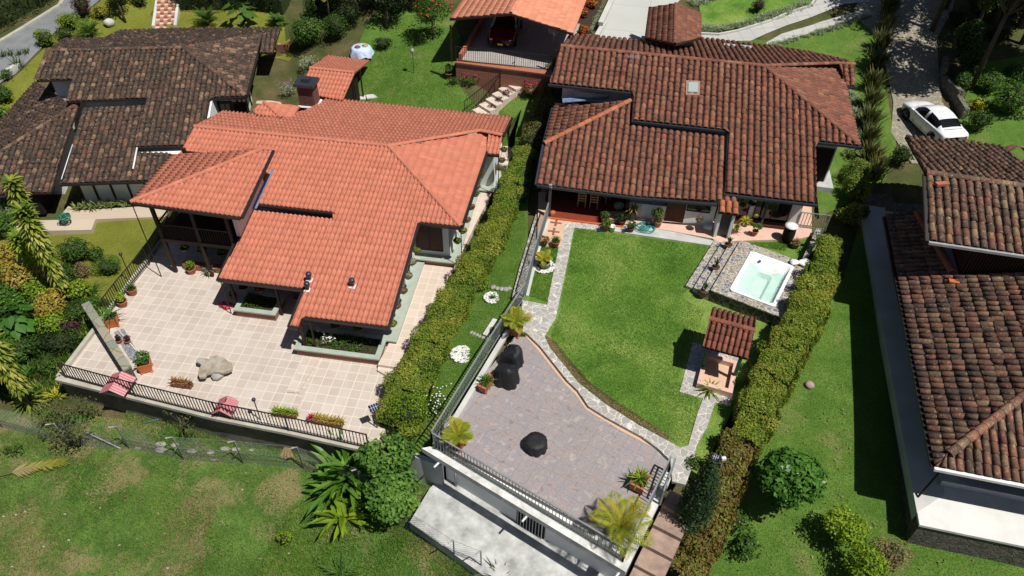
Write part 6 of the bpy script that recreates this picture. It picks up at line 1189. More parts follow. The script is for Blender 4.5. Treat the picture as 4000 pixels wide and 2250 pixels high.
# ------------------------------------------------------------------ cars
def catmull(P,k):
    P=np.asarray(P,float); n=len(P); out=[]
    for i in range(n-1):
        p0,p1,p2,p3=P[max(i-1,0)],P[i],P[i+1],P[min(i+2,n-1)]
        for j in range(k):
            t=j/k; out.append(.5*((2*p1)+(-p0+p2)*t+(2*p0-5*p1+4*p2-p3)*t*t+(-p0+3*p1-3*p2+p3)*t**3))
    out.append(P[-1]); return np.array(out)
def car(label,c,yaw,body,front_plate=None,pitch=0,group=None):
    t=thing('parked_car',label,'car',c,0,group); Rm=Matrix.Rotation(yaw,3,'Z')@Matrix.Rotation(pitch,3,'Y')
    def w3(x,y,z): v=Rm@Vector((x,y,z)); return (c[0]+v[0],c[1]+v[1],c[2]+v[2])
    W=.92
    #      x     sill      flank     shoulder   belt      roof edge   roof mid
    ST=[(-2.27,(.66,.46),(.72,.62),(.70,.80),(.62,.86),(.40,.88),(0,.89)),(-2.14,(.80,.30),(.86,.58),(.84,.88),(.74,.98),(.50,1.01),(0,1.03)),(-1.72,(.84,.24),(.91,.56),(.90,.92),(.80,1.02),(.62,1.07),(0,1.10)),
    (-1.05,(.85,.22),(.92,.55),(.90,.93),(.83,1.00),(.60,1.36),(0,1.41)),(-.3,(.85,.21),(.92,.54),(.90,.92),(.84,.98),(.62,1.45),(0,1.50)),(.40,(.85,.21),(.92,.54),(.89,.90),(.84,.96),(.60,1.39),(0,1.45)),
    (1.08,(.84,.22),(.91,.54),(.88,.86),(.80,.94),(.62,.99),(0,1.03)),(1.70,(.83,.24),(.90,.53),(.86,.78),(.74,.86),(.50,.90),(0,.93)),(2.12,(.74,.28),(.80,.50),(.76,.66),(.62,.74),(.40,.78),(0,.80)),(2.29,(.52,.34),(.58,.48),(.54,.58),(.42,.64),(.28,.67),(0,.68))]
    K,KP=4,3; base=np.array([[ [s[0],p[0],p[1]] for p in s[1:]] for s in ST]); X=catmull(base.reshape(len(ST),-1),K).reshape(-1,6,3); X=np.stack([catmull(r,KP) for r in X]); n1,n2=X.shape[:2]; X[:,-1,1]=0
    parts={'body':[], 'rear_window':[], 'windscreen':[], 'side_window':[]}
    for i in range(n1-1):
        si=i/K
        for j in range(n2-1):
            pj=j/KP; k='body'
            if pj>=4 and 2.25<=si<3.0: k='rear_window'
            elif pj>=4 and 5.25<=si<6.0: k='windscreen'
            elif 3.0<=pj<4 and 2.5<=si<5.75 and not (4.0<=si<4.25): k='side_window'
            parts[k].append((i,j))
    for k,fl_ in parts.items():
        sides=(-1,1) if k!='side_window' else None
        for grp in ([(-1,1)] if sides else [(-1,),(1,)]):
            m=MB()
            for s in grp:
                vs=[w3(x,s*y,z) for x,y,z in X.reshape(-1,3)]; fs=[]
                for i,j in fl_: f=(i*n2+j,(i+1)*n2+j,(i+1)*n2+j+1,i*n2+j+1); fs.append(f if s<0 else f[::-1])
                if k=='body': fs.append(tuple(range(n2)) if s>0 else tuple(range(n2))[::-1]); fs.append(tuple((n1-1)*n2+j for j in range(n2)))
                us=sorted({i for f in fs for i in f}); mp={u:n for n,u in enumerate(us)}; m.addv([vs[u] for u in us],[tuple(mp[i] for i in f) for f in fs],None,True)
            m.build(k,body if k=='body' else 'car_glass',t)
    for s in (-1,1):
        m=MB(); m.rock(w3(.92,s*1.0,1.0),.11,8,6,.02,1,1.1,.7); m.build('wing_mirror',body,t)
        for x in (-1.38,1.40):
            m=MB(); m.tube([w3(x,s*(W-.20),.33),w3(x,s*(W+.02),.33)],.345,20); wh=m.build('wheel','rubber',t); m=MB(); m.tube([w3(x,s*(W-.05),.33),w3(x,s*(W+.03),.33)],.23,12); m.build('rim','wheel_rim',wh)
            m=MB(); m.tube([w3(x+.40*math.cos(a),s*(W-.005),.33+.40*math.sin(a)) for a in np.linspace(0,math.pi,9)],.035,5); m.build('wheel_arch','rubber',t)
        m=MB(); m.rock(w3(2.08,s*.56,.66),.2,9,6,.02,1,.8,.35); m.build('headlight','lamp_clear',t); m=MB(); m.rock(w3(-2.14,s*.62,.84),.17,9,6,.02,.7,1.1,.45); m.build('tail_light','lamp_red',t)
        for x in (.15,-.85): m=MB(); m.box(w3(x,s*(W+.0),.84),(.17,.03,.03),yaw); m.build('door_handle','chrome',t)
        m=MB()
        for x in (.62,-.25,-1.15): m.bar(w3(x,s*(W+.002),.30),w3(x,s*(W-.02),.90),.012,.012)
        m.build('door_gap','rubber',t)
    m=MB(); m.box(w3(2.25,0,.46),(.07,.8,.16),yaw); m.build('grille','interior',t); m=MB(); m.bar(w3(-1.74,-.6,1.115),w3(-1.74,.6,1.115),.012,.012); m.bar(w3(1.1,-.66,1.045),w3(1.1,.66,1.045),.012,.012); m.build('panel_gap','rubber',t)
    if front_plate: m=MB(); m.box(w3(2.31,0,.42),(.03,.34,.12),yaw); m.build('number_plate',front_plate,t)
    return t
simple('car_glass',(.008,.008,.010),None,1,.05,.6); simple('wheel_rim',(.10,.10,.11),None,3,.3,.5,metal=.8)
pa=g(3,0,985,885); pb=g(3,0,1150,1085); d=(pa-pb)[:2]; ang=math.atan2(d[1],d[0]); cc_=g(3,0,1230,960); 
car('white sedan with black windows parked on the cobbled driveway',np.array([*G(*q(3,0,1215,985))[:2],0])+np.array([0,0,float(T(*G(*q(3,0,1215,985))[:2])[0])+.05]),CARYAW if 'CARYAW' in globals() else ang,'car_white')
cr=A(*q(2,0,10,335),4.12); car('dark red car seen from the front inside the carport',cr+np.array([-.55,1.35,0]),-math.pi/2-.13+0.0,'car_red',front_plate='yellow_plate')
# grid dish antenna
c=A(2165,195,4.6); t=thing('grid_antenna','white wire grid dish on a bent mast beside the carport roof','antenna',c); m=MB(); e0=A(*q(2,0,345,378),4.6); e1_=A(*q(2,0,318,375),4.6); e3=A(*q(2,0,318,255),5.6); m.tube([e0,e1_,e3,A(*q(2,0,316,215),5.9)],.03,6); m.build('mast','white_paint',t); m=MB(); cc=A(*q(2,0,315,220),5.9)
for k in range(-5,6):
    x=k*.07; hh=.36*math.sqrt(max(0,1-(k/6)**2)); m.tube([(cc[0]+x,cc[1]+.06*(1-(s/4)**2),cc[2]+s*hh/4) for s in range(-4,5)],.008,4)
for k in range(-2,3): z=k*.14; ww_=.38*math.sqrt(max(0,1-(k/3)**2)); m.bar((cc[0]-ww_,cc[1],cc[2]+z),(cc[0]+ww_,cc[1],cc[2]+z),.01,.01)
m.build('dish','white_paint',t)
c=onpl(*q(2,0,895,600),*QF); t=thing('tv_antenna','thin wire television antenna standing on the brown roof','antenna',c); m=MB(); m.bar(c,c+[0,0,1.5],.03,.03); m.bar(c+[-.3,0,1.4],c+[.4,0,1.45],.02,.02)
for k in range(7): m.bar(c+[-.3+k*.1,-.22,1.4],c+[-.3+k*.1,.22,1.42],.012,.012)
m.build('elements','grey_pvc',t)
# table with cloth and hats
c=G(1415,225); t=thing('round_table','round table under a pale blue cloth on the back lawn','table',c); m=MB(); n=24; vs=[];fs=[]
for k,(r,z) in enumerate(((.80,.25),(.72,.5),(.66,.72),(.62,.76),(.01,.77))):
    for j in range(n): a=2*math.pi*j/n; rr=r*(1+(.10*math.sin(a*7) if k<2 else 0)); vs.append((c[0]+rr*math.cos(a),c[1]+rr*math.sin(a),c[2]+z+(.08*math.sin(a*4) if k==0 else 0)))
for k in range(4):
    for j in range(n): fs.append((k*n+j,k*n+(j+1)%n,(k+1)*n+(j+1)%n,(k+1)*n+j))
m.addv(vs,fs,None,True); m.build('tablecloth','cloth_blue',t); m=MB(); m.bar(c,c+[0,0,.7],.1,.1); m.build('leg','wood_mid',t)
for i,(dx,dy,mt,lb_) in enumerate(((-.22,-.05,'pot_brown','brown straw hat on the left of the cloth covered table'),(.25,.2,'straw','pale straw hat on the far side of the cloth covered table'))):
    m=MB(); m.lathe([(.2,0),(.21,.015),(.1,.03),(.09,.1),(0,.12)],(c[0]+dx,c[1]+dy,c[2]+.78),14); tag(m.build('straw_hat',mt),lb_,'hat')
c=G(*q(1,0,1192,555)); t=thing('hanging_feeder','slim pole with a small lantern on the back lawn','feeder',c); m=MB(); m.bar(c,c+[0,0,1.6],.03,.03); m.build('pole','iron',t); m=MB(); m.lathe([(.06,1.45),(.12,1.5),(.12,1.7),(0,1.8)],c,8); m.build('lantern','grey_pvc',t)
for i,(x,y) in enumerate(((750,742),(812,738),(880,730))):
    p=g(1,0,x,y,.03); m=MB(); m.box((p[0],p[1],p[2]+.02),(.8 if i==2 else .45,.5,.08),.1+i*.1); tag(m.build('stepping_stone','concrete_light'),['pale stepping slab closest to the shed, partly behind the roof','pale stepping slab in the middle of three by the shed','widest pale stepping slab by the shed'][i],'stepping stone','stepping slabs by the shed')
# stairs up to the carport
s0=A(*q(1,0,1640,850),1.9); s1=A(*q(1,0,1932,610),3.0); dv=(s1-s0); dv[2]=0; Ls=np.linalg.norm(dv); dv/=Ls; sv=np.array([dv[1],-dv[0],0])
for k in range(-3,8):
    ka=k/6.; z=1.9+(3.0-1.9)*ka; p=s0+dv*Ls*ka; p=np.array([p[0],p[1],0]); wst=Ls/6
    m=MB(); m.prism([p-sv*.1,p+dv*wst-sv*.1,p+dv*wst+sv*1.0,p+sv*1.0],z-.6,z+.16); tag(m.build('stair_step','patio_side'),kind='structure')
railing('black iron handrail climbing beside the garden stairs to the carport',[np.array([*(s0-dv*.6-sv*.15)[:2],1.85]),np.array([*(s1+dv*.3-sv*.15)[:2],3.15])],1.0,'iron',.15)
m=MB(); lp=[A(*q(1,0,1900,600),3.1),A(*q(2,0,190,600),3.1),A(*q(2,0,120,560),3.1),A(*q(1,0,1932,540),3.1)]; m.slab([tuple(p) for p in lp],.4); tag(m.build('stair_landing','patio_side'),kind='structure')
# checker path at top left
ck0=G(*q(0,0,1245,215)); ck1=G(*q(0,0,1290,5)); d=(ck1-ck0); Lc=np.hypot(d[0],d[1]); dh=np.array([d[0],d[1],0])/Lc; sv=np.array([dh[1],-dh[0],0]); wdt=1.35; ns=11
chk_r=MB();chk_w=MB()
for i in range(ns):
    z=ck0[2]-.05+(.16*i if i<7 else .16*7)+.1
    for j in range(5):
        a=ck0*[1,1,0]+dh*(i*Lc/ns)+sv*(-wdt/2+j*wdt/5); b_=a+sv*wdt/5; pr_=[a,b_,b_+dh*Lc/ns,a+dh*Lc/ns]; (chk_r if (i+j)%2 else chk_w).prism(pr_,z-.8,z)
tag(chk_r.build('checkered_path','terracotta'),kind='structure'); tag(chk_w.build('checkered_path','tan_light'),kind='structure')
for s in (-1,1):
    m=MB(); a=ck0*[1,1,0]+sv*s*(wdt/2+.1); b_=a+dh*Lc
    m.addv([a-sv*.1+[0,0,.5],a+sv*.1+[0,0,.5],a+sv*.1+[0,0,ck0[2]+.25],a-sv*.1+[0,0,ck0[2]+.25],b_-sv*.1+[0,0,.5],b_+sv*.1+[0,0,.5],b_+sv*.1+[0,0,ck0[2]+1.4],b_-sv*.1+[0,0,ck0[2]+1.4]],[(0,1,2,3),(7,6,5,4),(0,4,5,1),(1,5,6,2),(2,6,7,3),(3,7,4,0)]); tag(m.build('path_kerb','concrete_light'),kind='structure')
p=g(0,0,832,195); m=MB(); m.rock((p[0],p[1],p[2]+.25),.36,14,9,.10,1.1,.9,.8); tag(m.build('white_boulder','rock_white'),'white boulder on the yellow lawn near the round bushes','boulder')
# kerb strips by the road
strip('kerb',[(-20,180),(60,135),(150,75),(243,5),(270,-20)],1.9,.45,'kerb',.5) if 0 else None
for side_ in (0,):
    pts=[(-40,190),(0,165),(80,118),(160,68),(235,22),(262,-20)]; P=[G(*p) for p in pts]; m=MB()
    for a,b in zip(P[:-1],P[1:]): m.bar(a+[0,0,.06],b+[0,0,.06],.30,.14)
    tag(m.build('road_kerb','kerb'),kind='structure')
# long coping wall by the slab driveway and curb of pavement
m=MB(); a=A(*q(2,0,668,180),4.6);b=A(*q(2,0,770,-40),4.9); m.bar(a,b,.35,.25); a=A(*q(2,0,640,270),4.35);b=A(*q(2,0,700,165),4.35); m.bar(a,b,.3,.2); tag(m.build('low_wall','concrete_light'),'pale low wall along the left side of the slab driveway','wall')
P=[G(*q(2,0,1425,255),.06),G(*q(2,0,1560,262),.06),G(*q(2,0,1700,235),.06),G(*q(2,0,1932,165),.06),G(*q(3,0,150,100),.06),G(*q(3,0,320,45),.06),G(*q(3,0,365,-20),.06)]; m=MB()
for a,b in zip(P[:-1],P[1:]): m.bar(a,b,.14,.2)
tag(m.build('pavement_kerb','concrete_light'),kind='structure')
# low brick wall near A and planting box
m=MB(); a=G(*q(1,0,160,385));b=G(*q(1,0,255,388)); m.bar(a+[0,0,.25],b+[0,0,.25],.2,.6); tag(m.build('brick_wall','brick'),'low brick wall at the back end of the narrow path','wall')
flat('side_path',qs((1,0,0,780),(1,0,40,640),(1,0,130,635),(1,0,170,405),(1,0,290,405),(1,0,240,560),(1,0,230,660),(1,0,200,790)),.5,'a_path',.5)
# ------------------------------------------------------------------ hedges
def top_line(L,h): return [gt(x*1.5528,y*1.5528,h) for x,y in L]
hedge('long clipped olive and lime hedge between the beige patio and the terrace garden',top_line([(985,1070),(1022,985),(1078,862),(1150,735),(1205,640),(1250,560),(1290,460),(1322,372)],.95),[1.7,1.9,1.65,1.4,1.3,1.25,1.2,1.1],[.95]*8,'leaf_hedge',.09,1000,3)
hedge('dry brownish hedge running up beside the left wall of the brown tiled house',top_line([(1330,345),(1352,290),(1378,225),(1398,160)],1.2),[1.0,.9,.8,.8],1.3,'leaf_hedge_red',.09,240,4) if 0 else hedge('dry brownish hedge running up beside the left wall of the brown tiled house',top_line([(1330,345),(1352,290),(1378,225),(1398,160)],1.2),[1.0,.9,.8,.8],[1.2]*4,'leaf_hedge_red',.09,240,4)
hedge('tall lime and bronze hedge between the hot tub and the right lawn',top_line([(2098,585),(2078,670),(2040,765),(1990,855),(1942,950),(1905,1040),(1878,1105)],1.7),[.7,1.2,1.6,1.6,1.4,1.3,1.1],[1.3,1.6,1.8,1.8,1.8,1.7,1.6],'leaf_hedge',.095,950,5)
hedge('reddish brown untrimmed hedge going down beside the terrace steps',top_line([(1866,1098),(1843,1164),(1820,1222),(1802,1289),(1765,1360),(1725,1440)],1.3),[1.1,1.2,1.2,1.3,1.4,1.5],[1.5,1.3,1.3,1.3,1.2,1.1],'leaf_hedge_red',.12,600,6)
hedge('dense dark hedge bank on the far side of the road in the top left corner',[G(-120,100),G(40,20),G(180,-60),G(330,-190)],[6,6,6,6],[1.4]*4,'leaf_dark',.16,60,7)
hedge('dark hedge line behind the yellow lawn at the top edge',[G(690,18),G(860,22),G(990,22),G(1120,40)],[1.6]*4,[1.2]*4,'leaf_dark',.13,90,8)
# ------------------------------------------------------------------ bushes: label, place px, rx, ry, rz, leaf material, size, density
def gq(c,r,x,y): return q(c,r,x,y)
BU=[('round lime green bush right of the road, above the cycad',gq(0,0,535,230),.85,.8,.75,'leaf_lime',.09,90),('wide lime green bush by the corner of the mossy roof',gq(0,0,365,350),1.0,.7,.7,'leaf_lime',.09,90),
('olive shrub tucked under the lime bush by the mossy roof corner',gq(0,0,510,300),.7,.6,.5,'leaf_green',.1,70),('brown and dark green shrub between the road and the white boulder',gq(0,0,650,130),.9,.8,1.0,'leaf_purple',.1,70),('golden yellow shrub behind the white boulder',gq(0,0,770,140),.7,.6,.6,'leaf_yellow',.1,80),
('bright leafy shrub at the top edge left of the checkered steps',gq(0,0,900,50),.9,.7,1.0,'leaf_mid',.13,60),('dark flowering shrub just left of the checkered steps',gq(0,0,1060,50),.8,.6,.6,'leaf_green',.1,60),
('shady shrub at the left edge of the photo below the yuccas',gq(0,0,40,760),.9,.8,.6,'leaf_green',.12,60),('yellow green shrub touching the left edge beside the mossy roof',gq(0,0,30,900),.7,.6,.5,'leaf_lime',.12,60),('small shrub beside the white strip by the road',gq(0,0,60,600),.6,.5,.4,'leaf_mid',.1,60),
('big loose lime shrub behind the right end of the mossy roof',gq(1,0,385,360),1.5,1.3,1.3,'leaf_mid',.11,75),('dark shrub with small leaves right of the big lime shrub',gq(1,0,620,300),1.0,1.0,1.1,'leaf_green',.1,70),('thin grey green bush over the narrow back path',gq(1,0,400,520),.8,.9,.5,'leaf_silver',.09,40),
('shrub with purple flowers left of the chimney',gq(1,0,250,730),.6,.5,.5,'leaf_silver',.09,60),('small orange tinged shrub right of the chimney',gq(1,0,520,725),.5,.35,.35,'leaf_hedge',.08,70),('leafy palm shrub at the top, left of the dark trees',gq(1,0,440,150),.9,.8,1.0,'leaf_green',.12,60),
('dark low bush on the back lawn in the tree shade',gq(1,0,960,370),.7,.6,.5,'leaf_dark',.1,60),('small bush with red flowers at the left end of the carport wall',gq(1,0,1490,640),.42,.35,.3,'leaf_green',.08,90),('bush with pink flowers in the middle of the carport wall',gq(1,0,1610,640),.6,.4,.35,'leaf_mid',.08,90),('bush with pink flowers by the handrail at the carport wall',gq(1,0,1760,600),.55,.4,.4,'leaf_green',.08,90),
('dark red shrub highest beside the garden stairs',gq(1,0,1905,730),.4,.35,.3,'leaf_purple',.08,80),('dark red shrub in the middle beside the garden stairs',gq(1,0,1845,785),.35,.3,.3,'leaf_purple',.08,80),('dark red shrub lowest beside the garden stairs',gq(1,0,1775,850),.35,.3,.3,'leaf_purple',.08,80),('pink flowered shrub near the dry hedge beside the stairs top',gq(2,0,125,730),.7,.6,.5,'leaf_bromeliad',.09,70),
('bronze green bush at the right corner of the brown tiled house',gq(3,0,640,1390),1.05,1.1,.9,'leaf_hedge',.09,110),('dark round bush beside the lower flax plants',gq(3,0,985,1250),.75,.7,.7,'leaf_green',.1,80),('small shrub under the right eave of the brown tiled house',gq(3,0,600,1190),.4,.4,.4,'leaf_mid',.09,80),
('big bright green shrub on the right edge lawn near the white car',gq(3,0,1800,860),1.6,1.3,1.2,'leaf_mid',.13,60),('yellow flowering shrub left of the big right shrub',gq(3,0,1560,830),.6,.5,.5,'leaf_yellow',.1,70),('dark mixed shrub right behind the white car',gq(3,0,1560,990),.9,.8,.8,'leaf_green',.12,60),('shrub along the stone edging beyond the white car',gq(3,0,1480,620),.8,.9,.7,'leaf_green',.12,60),('low fern like shrub by the ridge of the right hand house',gq(3,0,1520,1110),.5,.4,.3,'leaf_lime',.1,70),('dark red flowering shrub in the upper right garden bed',gq(2,0,1850,100),.6,.5,.6,'leaf_purple',.09,80),
('dry brown bush beside the lime bushes near the slate wall',gq(3,2,880,1330),.85,.7,.6,'leaf_dry',.08,90),
('bright green low bush at the bottom edge by the steps',gq(2,2,1330,1400),.7,.6,.45,'leaf_lime',.11,80),('purple flowered low shrub at the foot of the terrace steps',gq(2,2,1060,1400),.55,.5,.35,'leaf_green',.08,70),('small dark weedy shrub growing on the terrace steps',gq(2,2,1230,1210),.55,.6,.4,'leaf_dark',.1,60),('pale green shrub at the bottom edge right of the reddish hedge',gq(2,2,1750,1260),.6,.7,.5,'leaf_mid',.12,50),
('bright lime bush at the lower end of the long hedge',gq(1,2,1160,290),1.05,1.0,.95,'leaf_lime',.09,120),('dark green shrub on the yellow lawn beside the patio railing',gq(0,1,600,520),.95,.8,.75,'leaf_green',.12,80),('second dark shrub on the yellow lawn, closer to the railing',gq(0,1,730,510),.6,.5,.45,'leaf_green',.1,80),('fine feathery green shrub against the left patio railing',gq(0,1,840,620),.9,.6,.6,'leaf_mid',.06,160),('tan feathery shrub between the dark shrub and the feathery green one',gq(0,1,640,640),.6,.5,.5,'leaf_dry',.06,130),
('golden leaved shrub in the middle of the left garden',gq(0,1,250,740),1.5,1.1,1.1,'leaf_gold',.12,90),('second golden shrub lower in the left garden',gq(0,1,430,960),.9,1.0,1.0,'leaf_gold',.12,80),('dark shrub behind the stone wall in the left garden',gq(0,1,600,960),.9,.9,.6,'leaf_green',.11,60),('low dark shrub in the shady left garden corner',gq(0,1,480,1180),1.0,.9,.5,'leaf_dark',.12,60),('small yellow flowered shrub by the stone wall foot',gq(0,1,590,1120),.5,.4,.35,'leaf_mid',.08,70),
('grey green shrub at the dark porch of the mossy house',gq(0,1,120,190),.9,.7,.5,'leaf_silver',.13,50),('low shrub at the far left by the mossy house porch',gq(0,1,20,160),.8,.7,.4,'leaf_green',.12,50),('young pale yellow green shrub alone in the meadow',gq(1,2,230,1210),.35,.3,.5,'leaf_lime',.08,110),('low weedy clump near the left end of the front railing',gq(0,1,640,1390),.8,.5,.4,'leaf_green',.09,60),
('small dark shrub among the wire fence posts at lower left',gq(0,2,120,520),.7,.4,.25,'leaf_mid',.09,40)]
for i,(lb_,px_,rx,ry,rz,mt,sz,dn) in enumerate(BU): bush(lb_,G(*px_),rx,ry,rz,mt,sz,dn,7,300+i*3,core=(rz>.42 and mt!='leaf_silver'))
# red and pink flowers on some of them
def flowers(px_,n,rx,ry,z0,rz,mat,label,r=.05,seed=1,cat='flowers'):
    rn=random.Random(seed); c=G(*px_); m=MB()
    for k in range(n): m.rock((c[0]+rn.gauss(0,rx*.5),c[1]+rn.gauss(0,ry*.5),c[2]+z0+rn.random()*rz),r,5,4,.15)
    o=m.build('flowers',mat); tag(o,label,cat,None,'stuff')
flowers(gq(1,0,1610,640),16,.6,.3,.6,.25,'flower_pink','pink blooms over the carport wall bushes',.045,2); flowers(gq(1,0,250,730),24,.6,.5,.8,.3,'flower_purple','purple blooms left of the chimney',.04,3); flowers(gq(2,2,1060,1400),7,.6,.5,.6,.3,'flower_purple','a few violet blooms at the foot of the steps',.04,4); flowers(gq(2,0,125,730),22,.6,.5,.8,.3,'flower_pink','pink blooms beside the dry hedge',.05,5)
# ------------------------------------------------------------------ trees
tree('small tree dotted with red flowers left of the carport',G(*gq(1,0,1335,300)),2.0,1.5,1.3,1.1,'leaf_green',.12,60,10,401,.06,name='flowering_tree')
rn=random.Random(5); fo=[o for o in sc.objects if o.name.startswith('flowering_tree')][0]; m=MB(); c=np.array(fo.location)
for k in range(42):
    a=rn.random()*6.28; b=rn.random(); rr=math.sqrt(b); m.rock((c[0]+1.5*rr*math.cos(a),c[1]+1.3*rr*math.sin(a),c[2]+2.0+1.05*math.sqrt(1-b*.9)+rn.gauss(0,.1)),.075,6,4,.2)
o=m.build('blossoms','flower_red',fo); o['kind']='stuff'
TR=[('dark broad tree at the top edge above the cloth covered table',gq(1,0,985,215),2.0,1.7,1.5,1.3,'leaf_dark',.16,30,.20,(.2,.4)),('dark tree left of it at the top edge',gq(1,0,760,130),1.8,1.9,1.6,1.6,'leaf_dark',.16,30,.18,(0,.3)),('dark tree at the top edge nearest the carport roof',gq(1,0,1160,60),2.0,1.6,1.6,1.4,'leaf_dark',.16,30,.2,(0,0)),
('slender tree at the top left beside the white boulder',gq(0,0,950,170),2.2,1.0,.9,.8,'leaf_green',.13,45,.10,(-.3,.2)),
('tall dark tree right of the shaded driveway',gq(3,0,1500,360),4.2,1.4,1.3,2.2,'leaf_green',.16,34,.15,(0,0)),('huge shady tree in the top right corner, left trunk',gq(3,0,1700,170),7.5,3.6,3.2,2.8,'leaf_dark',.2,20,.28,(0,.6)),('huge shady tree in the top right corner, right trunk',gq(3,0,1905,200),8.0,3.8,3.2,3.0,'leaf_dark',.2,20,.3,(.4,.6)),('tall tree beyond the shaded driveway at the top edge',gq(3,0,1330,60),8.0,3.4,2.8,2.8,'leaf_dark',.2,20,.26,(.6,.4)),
('round leafy shrub tree with sparse grey crown at the lower left fence',gq(0,2,560,470),1.7,1.6,1.3,.9,'leaf_olive',.10,60,.07,(-.1,.3)),('sparse twiggy small tree below the patio railing',gq(0,2,1400,420),1.2,1.1,.9,.6,'leaf_olive',.10,38,.05,(.1,.4)),
('left of two umbrella trees with dark finger leaves, by the patio corner',gq(1,2,1010,760),2.1,1.35,1.1,.75,'leaf_schefflera',.19,60,.07,(0,.1)),('right of two umbrella trees, its crown over the concrete yard',gq(1,2,1030,1010),1.7,1.5,1.25,.8,'leaf_schefflera',.19,60,.07,(.1,.25))]
foliage('leaf_olive',[(.06,.075,.025),(.12,.14,.045),(.19,.21,.08)]); foliage('leaf_schefflera',[(.04,.10,.02),(.09,.20,.03),(.16,.30,.05)],.3,.65)
for i,(lb_,px_,h,rx,ry,rz,mt,sz,dn,tr_,ln) in enumerate(TR): tree(lb_,G(*px_),h,rx,ry,rz,mt,sz,dn,14 if mt=='leaf_olive' else 10,420+i*5,tr_,lean=ln,wispy=(mt=='leaf_olive'))
# trees outside the frame on the right that shade the driveway
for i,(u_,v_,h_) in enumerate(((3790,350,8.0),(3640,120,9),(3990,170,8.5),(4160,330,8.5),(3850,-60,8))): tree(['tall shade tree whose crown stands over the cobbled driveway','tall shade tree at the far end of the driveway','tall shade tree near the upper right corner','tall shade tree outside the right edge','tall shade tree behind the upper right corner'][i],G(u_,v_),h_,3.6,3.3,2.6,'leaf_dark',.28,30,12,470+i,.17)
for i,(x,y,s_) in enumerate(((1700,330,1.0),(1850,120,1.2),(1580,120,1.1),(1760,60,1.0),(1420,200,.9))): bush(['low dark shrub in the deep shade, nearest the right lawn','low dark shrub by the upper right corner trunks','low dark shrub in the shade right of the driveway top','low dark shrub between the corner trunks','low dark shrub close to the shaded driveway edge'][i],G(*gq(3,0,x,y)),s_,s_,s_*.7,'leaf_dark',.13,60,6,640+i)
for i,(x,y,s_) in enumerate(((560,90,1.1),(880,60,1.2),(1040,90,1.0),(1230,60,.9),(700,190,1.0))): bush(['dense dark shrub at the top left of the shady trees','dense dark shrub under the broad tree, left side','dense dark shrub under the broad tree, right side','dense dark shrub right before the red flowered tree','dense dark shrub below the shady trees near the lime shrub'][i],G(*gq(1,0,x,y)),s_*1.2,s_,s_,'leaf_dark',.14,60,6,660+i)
# cypress
b=G(2690,2070); t=thing('cypress','dark green cypress standing beside the terrace steps','tree',b); lb=[(b+[0,0,1.1],np.array([.72,.72,1.1])),(b+[0,0,2.2],np.array([.66,.66,1.1])),(b+[.05,0,3.2],np.array([.48,.48,.9])),(b+[0,0,4.0],np.array([.28,.28,.7]))]; P,N,R=cloud(lb,300,.09,480,b[2],shell=.4); adopt(leafmesh('crown',P,N,.10,.5,R,480),'crown','leaf_cypress',t); m=MB(); m.tube([b,b+[0,0,2.4]],[.08,.03],6); 
for c_,rd in lb: m.rock(tuple(c_),1,8,5,.1,rd[0]*.7,rd[1]*.7,rd[2]*.75)  # dark core blobs added inside the crown, built into the trunk mesh
m.build('trunk','innerleaf',t)
# dracaena columns in the left garden
def corn(label,base,h,leafh,seed,mat='leaf_dracaena',L=.42,lean=(0,0)):
    base=np.array(base,float); t=thing('corn_plant',label,'plant',base,0,'corn plants in the left garden'); m=MB(); top=base+[lean[0],lean[1],h]; m.tube([base-[0,0,.2],base+(top-base)*.5,top],[.05,.04,.03],6); m.build('stem','bark',t); m=MB(); rn=random.Random(seed)
    n=int(leafh/.0115)
    for k in range(n):
        f=k/n; p=top-(top-base)/h*(leafh*f); rosette_az=k*2.39996; sh=1-.25*f
        blade(m,p,rosette_az+rn.uniform(-.2,.2),L*sh*rn.uniform(.8,1.2),.17,.95-1.25*min(1,f*1.8)+rn.uniform(-.15,.15),1.2,4,(min(1,max(0,rn.gauss(.35+.3*(f>.1),.25))),rn.random(),0))
    m.build('leaves',mat,t)
corn('tallest corn plant, yellow green column of leaves leaning over the left garden',G(*gq(0,1,540,840)),6.0,4.6,1,L=.72); corn('corn plant column farthest up by the mossy house porch',G(*gq(0,1,380,480)),4.9,2.9,2,L=.66); corn('darker shorter corn plant left of the tallest one',G(*gq(0,1,330,720)),3.4,2.4,3,'leaf_lime',.62); corn('corn plant at the left edge with long yellow leaves, lower one',G(*gq(0,2,260,200)),5.2,3.6,4,L=.75); corn('corn plant cut by the left edge just above the lower one',G(*gq(0,1,60,1380)),2.6,2.2,5,L=.7)
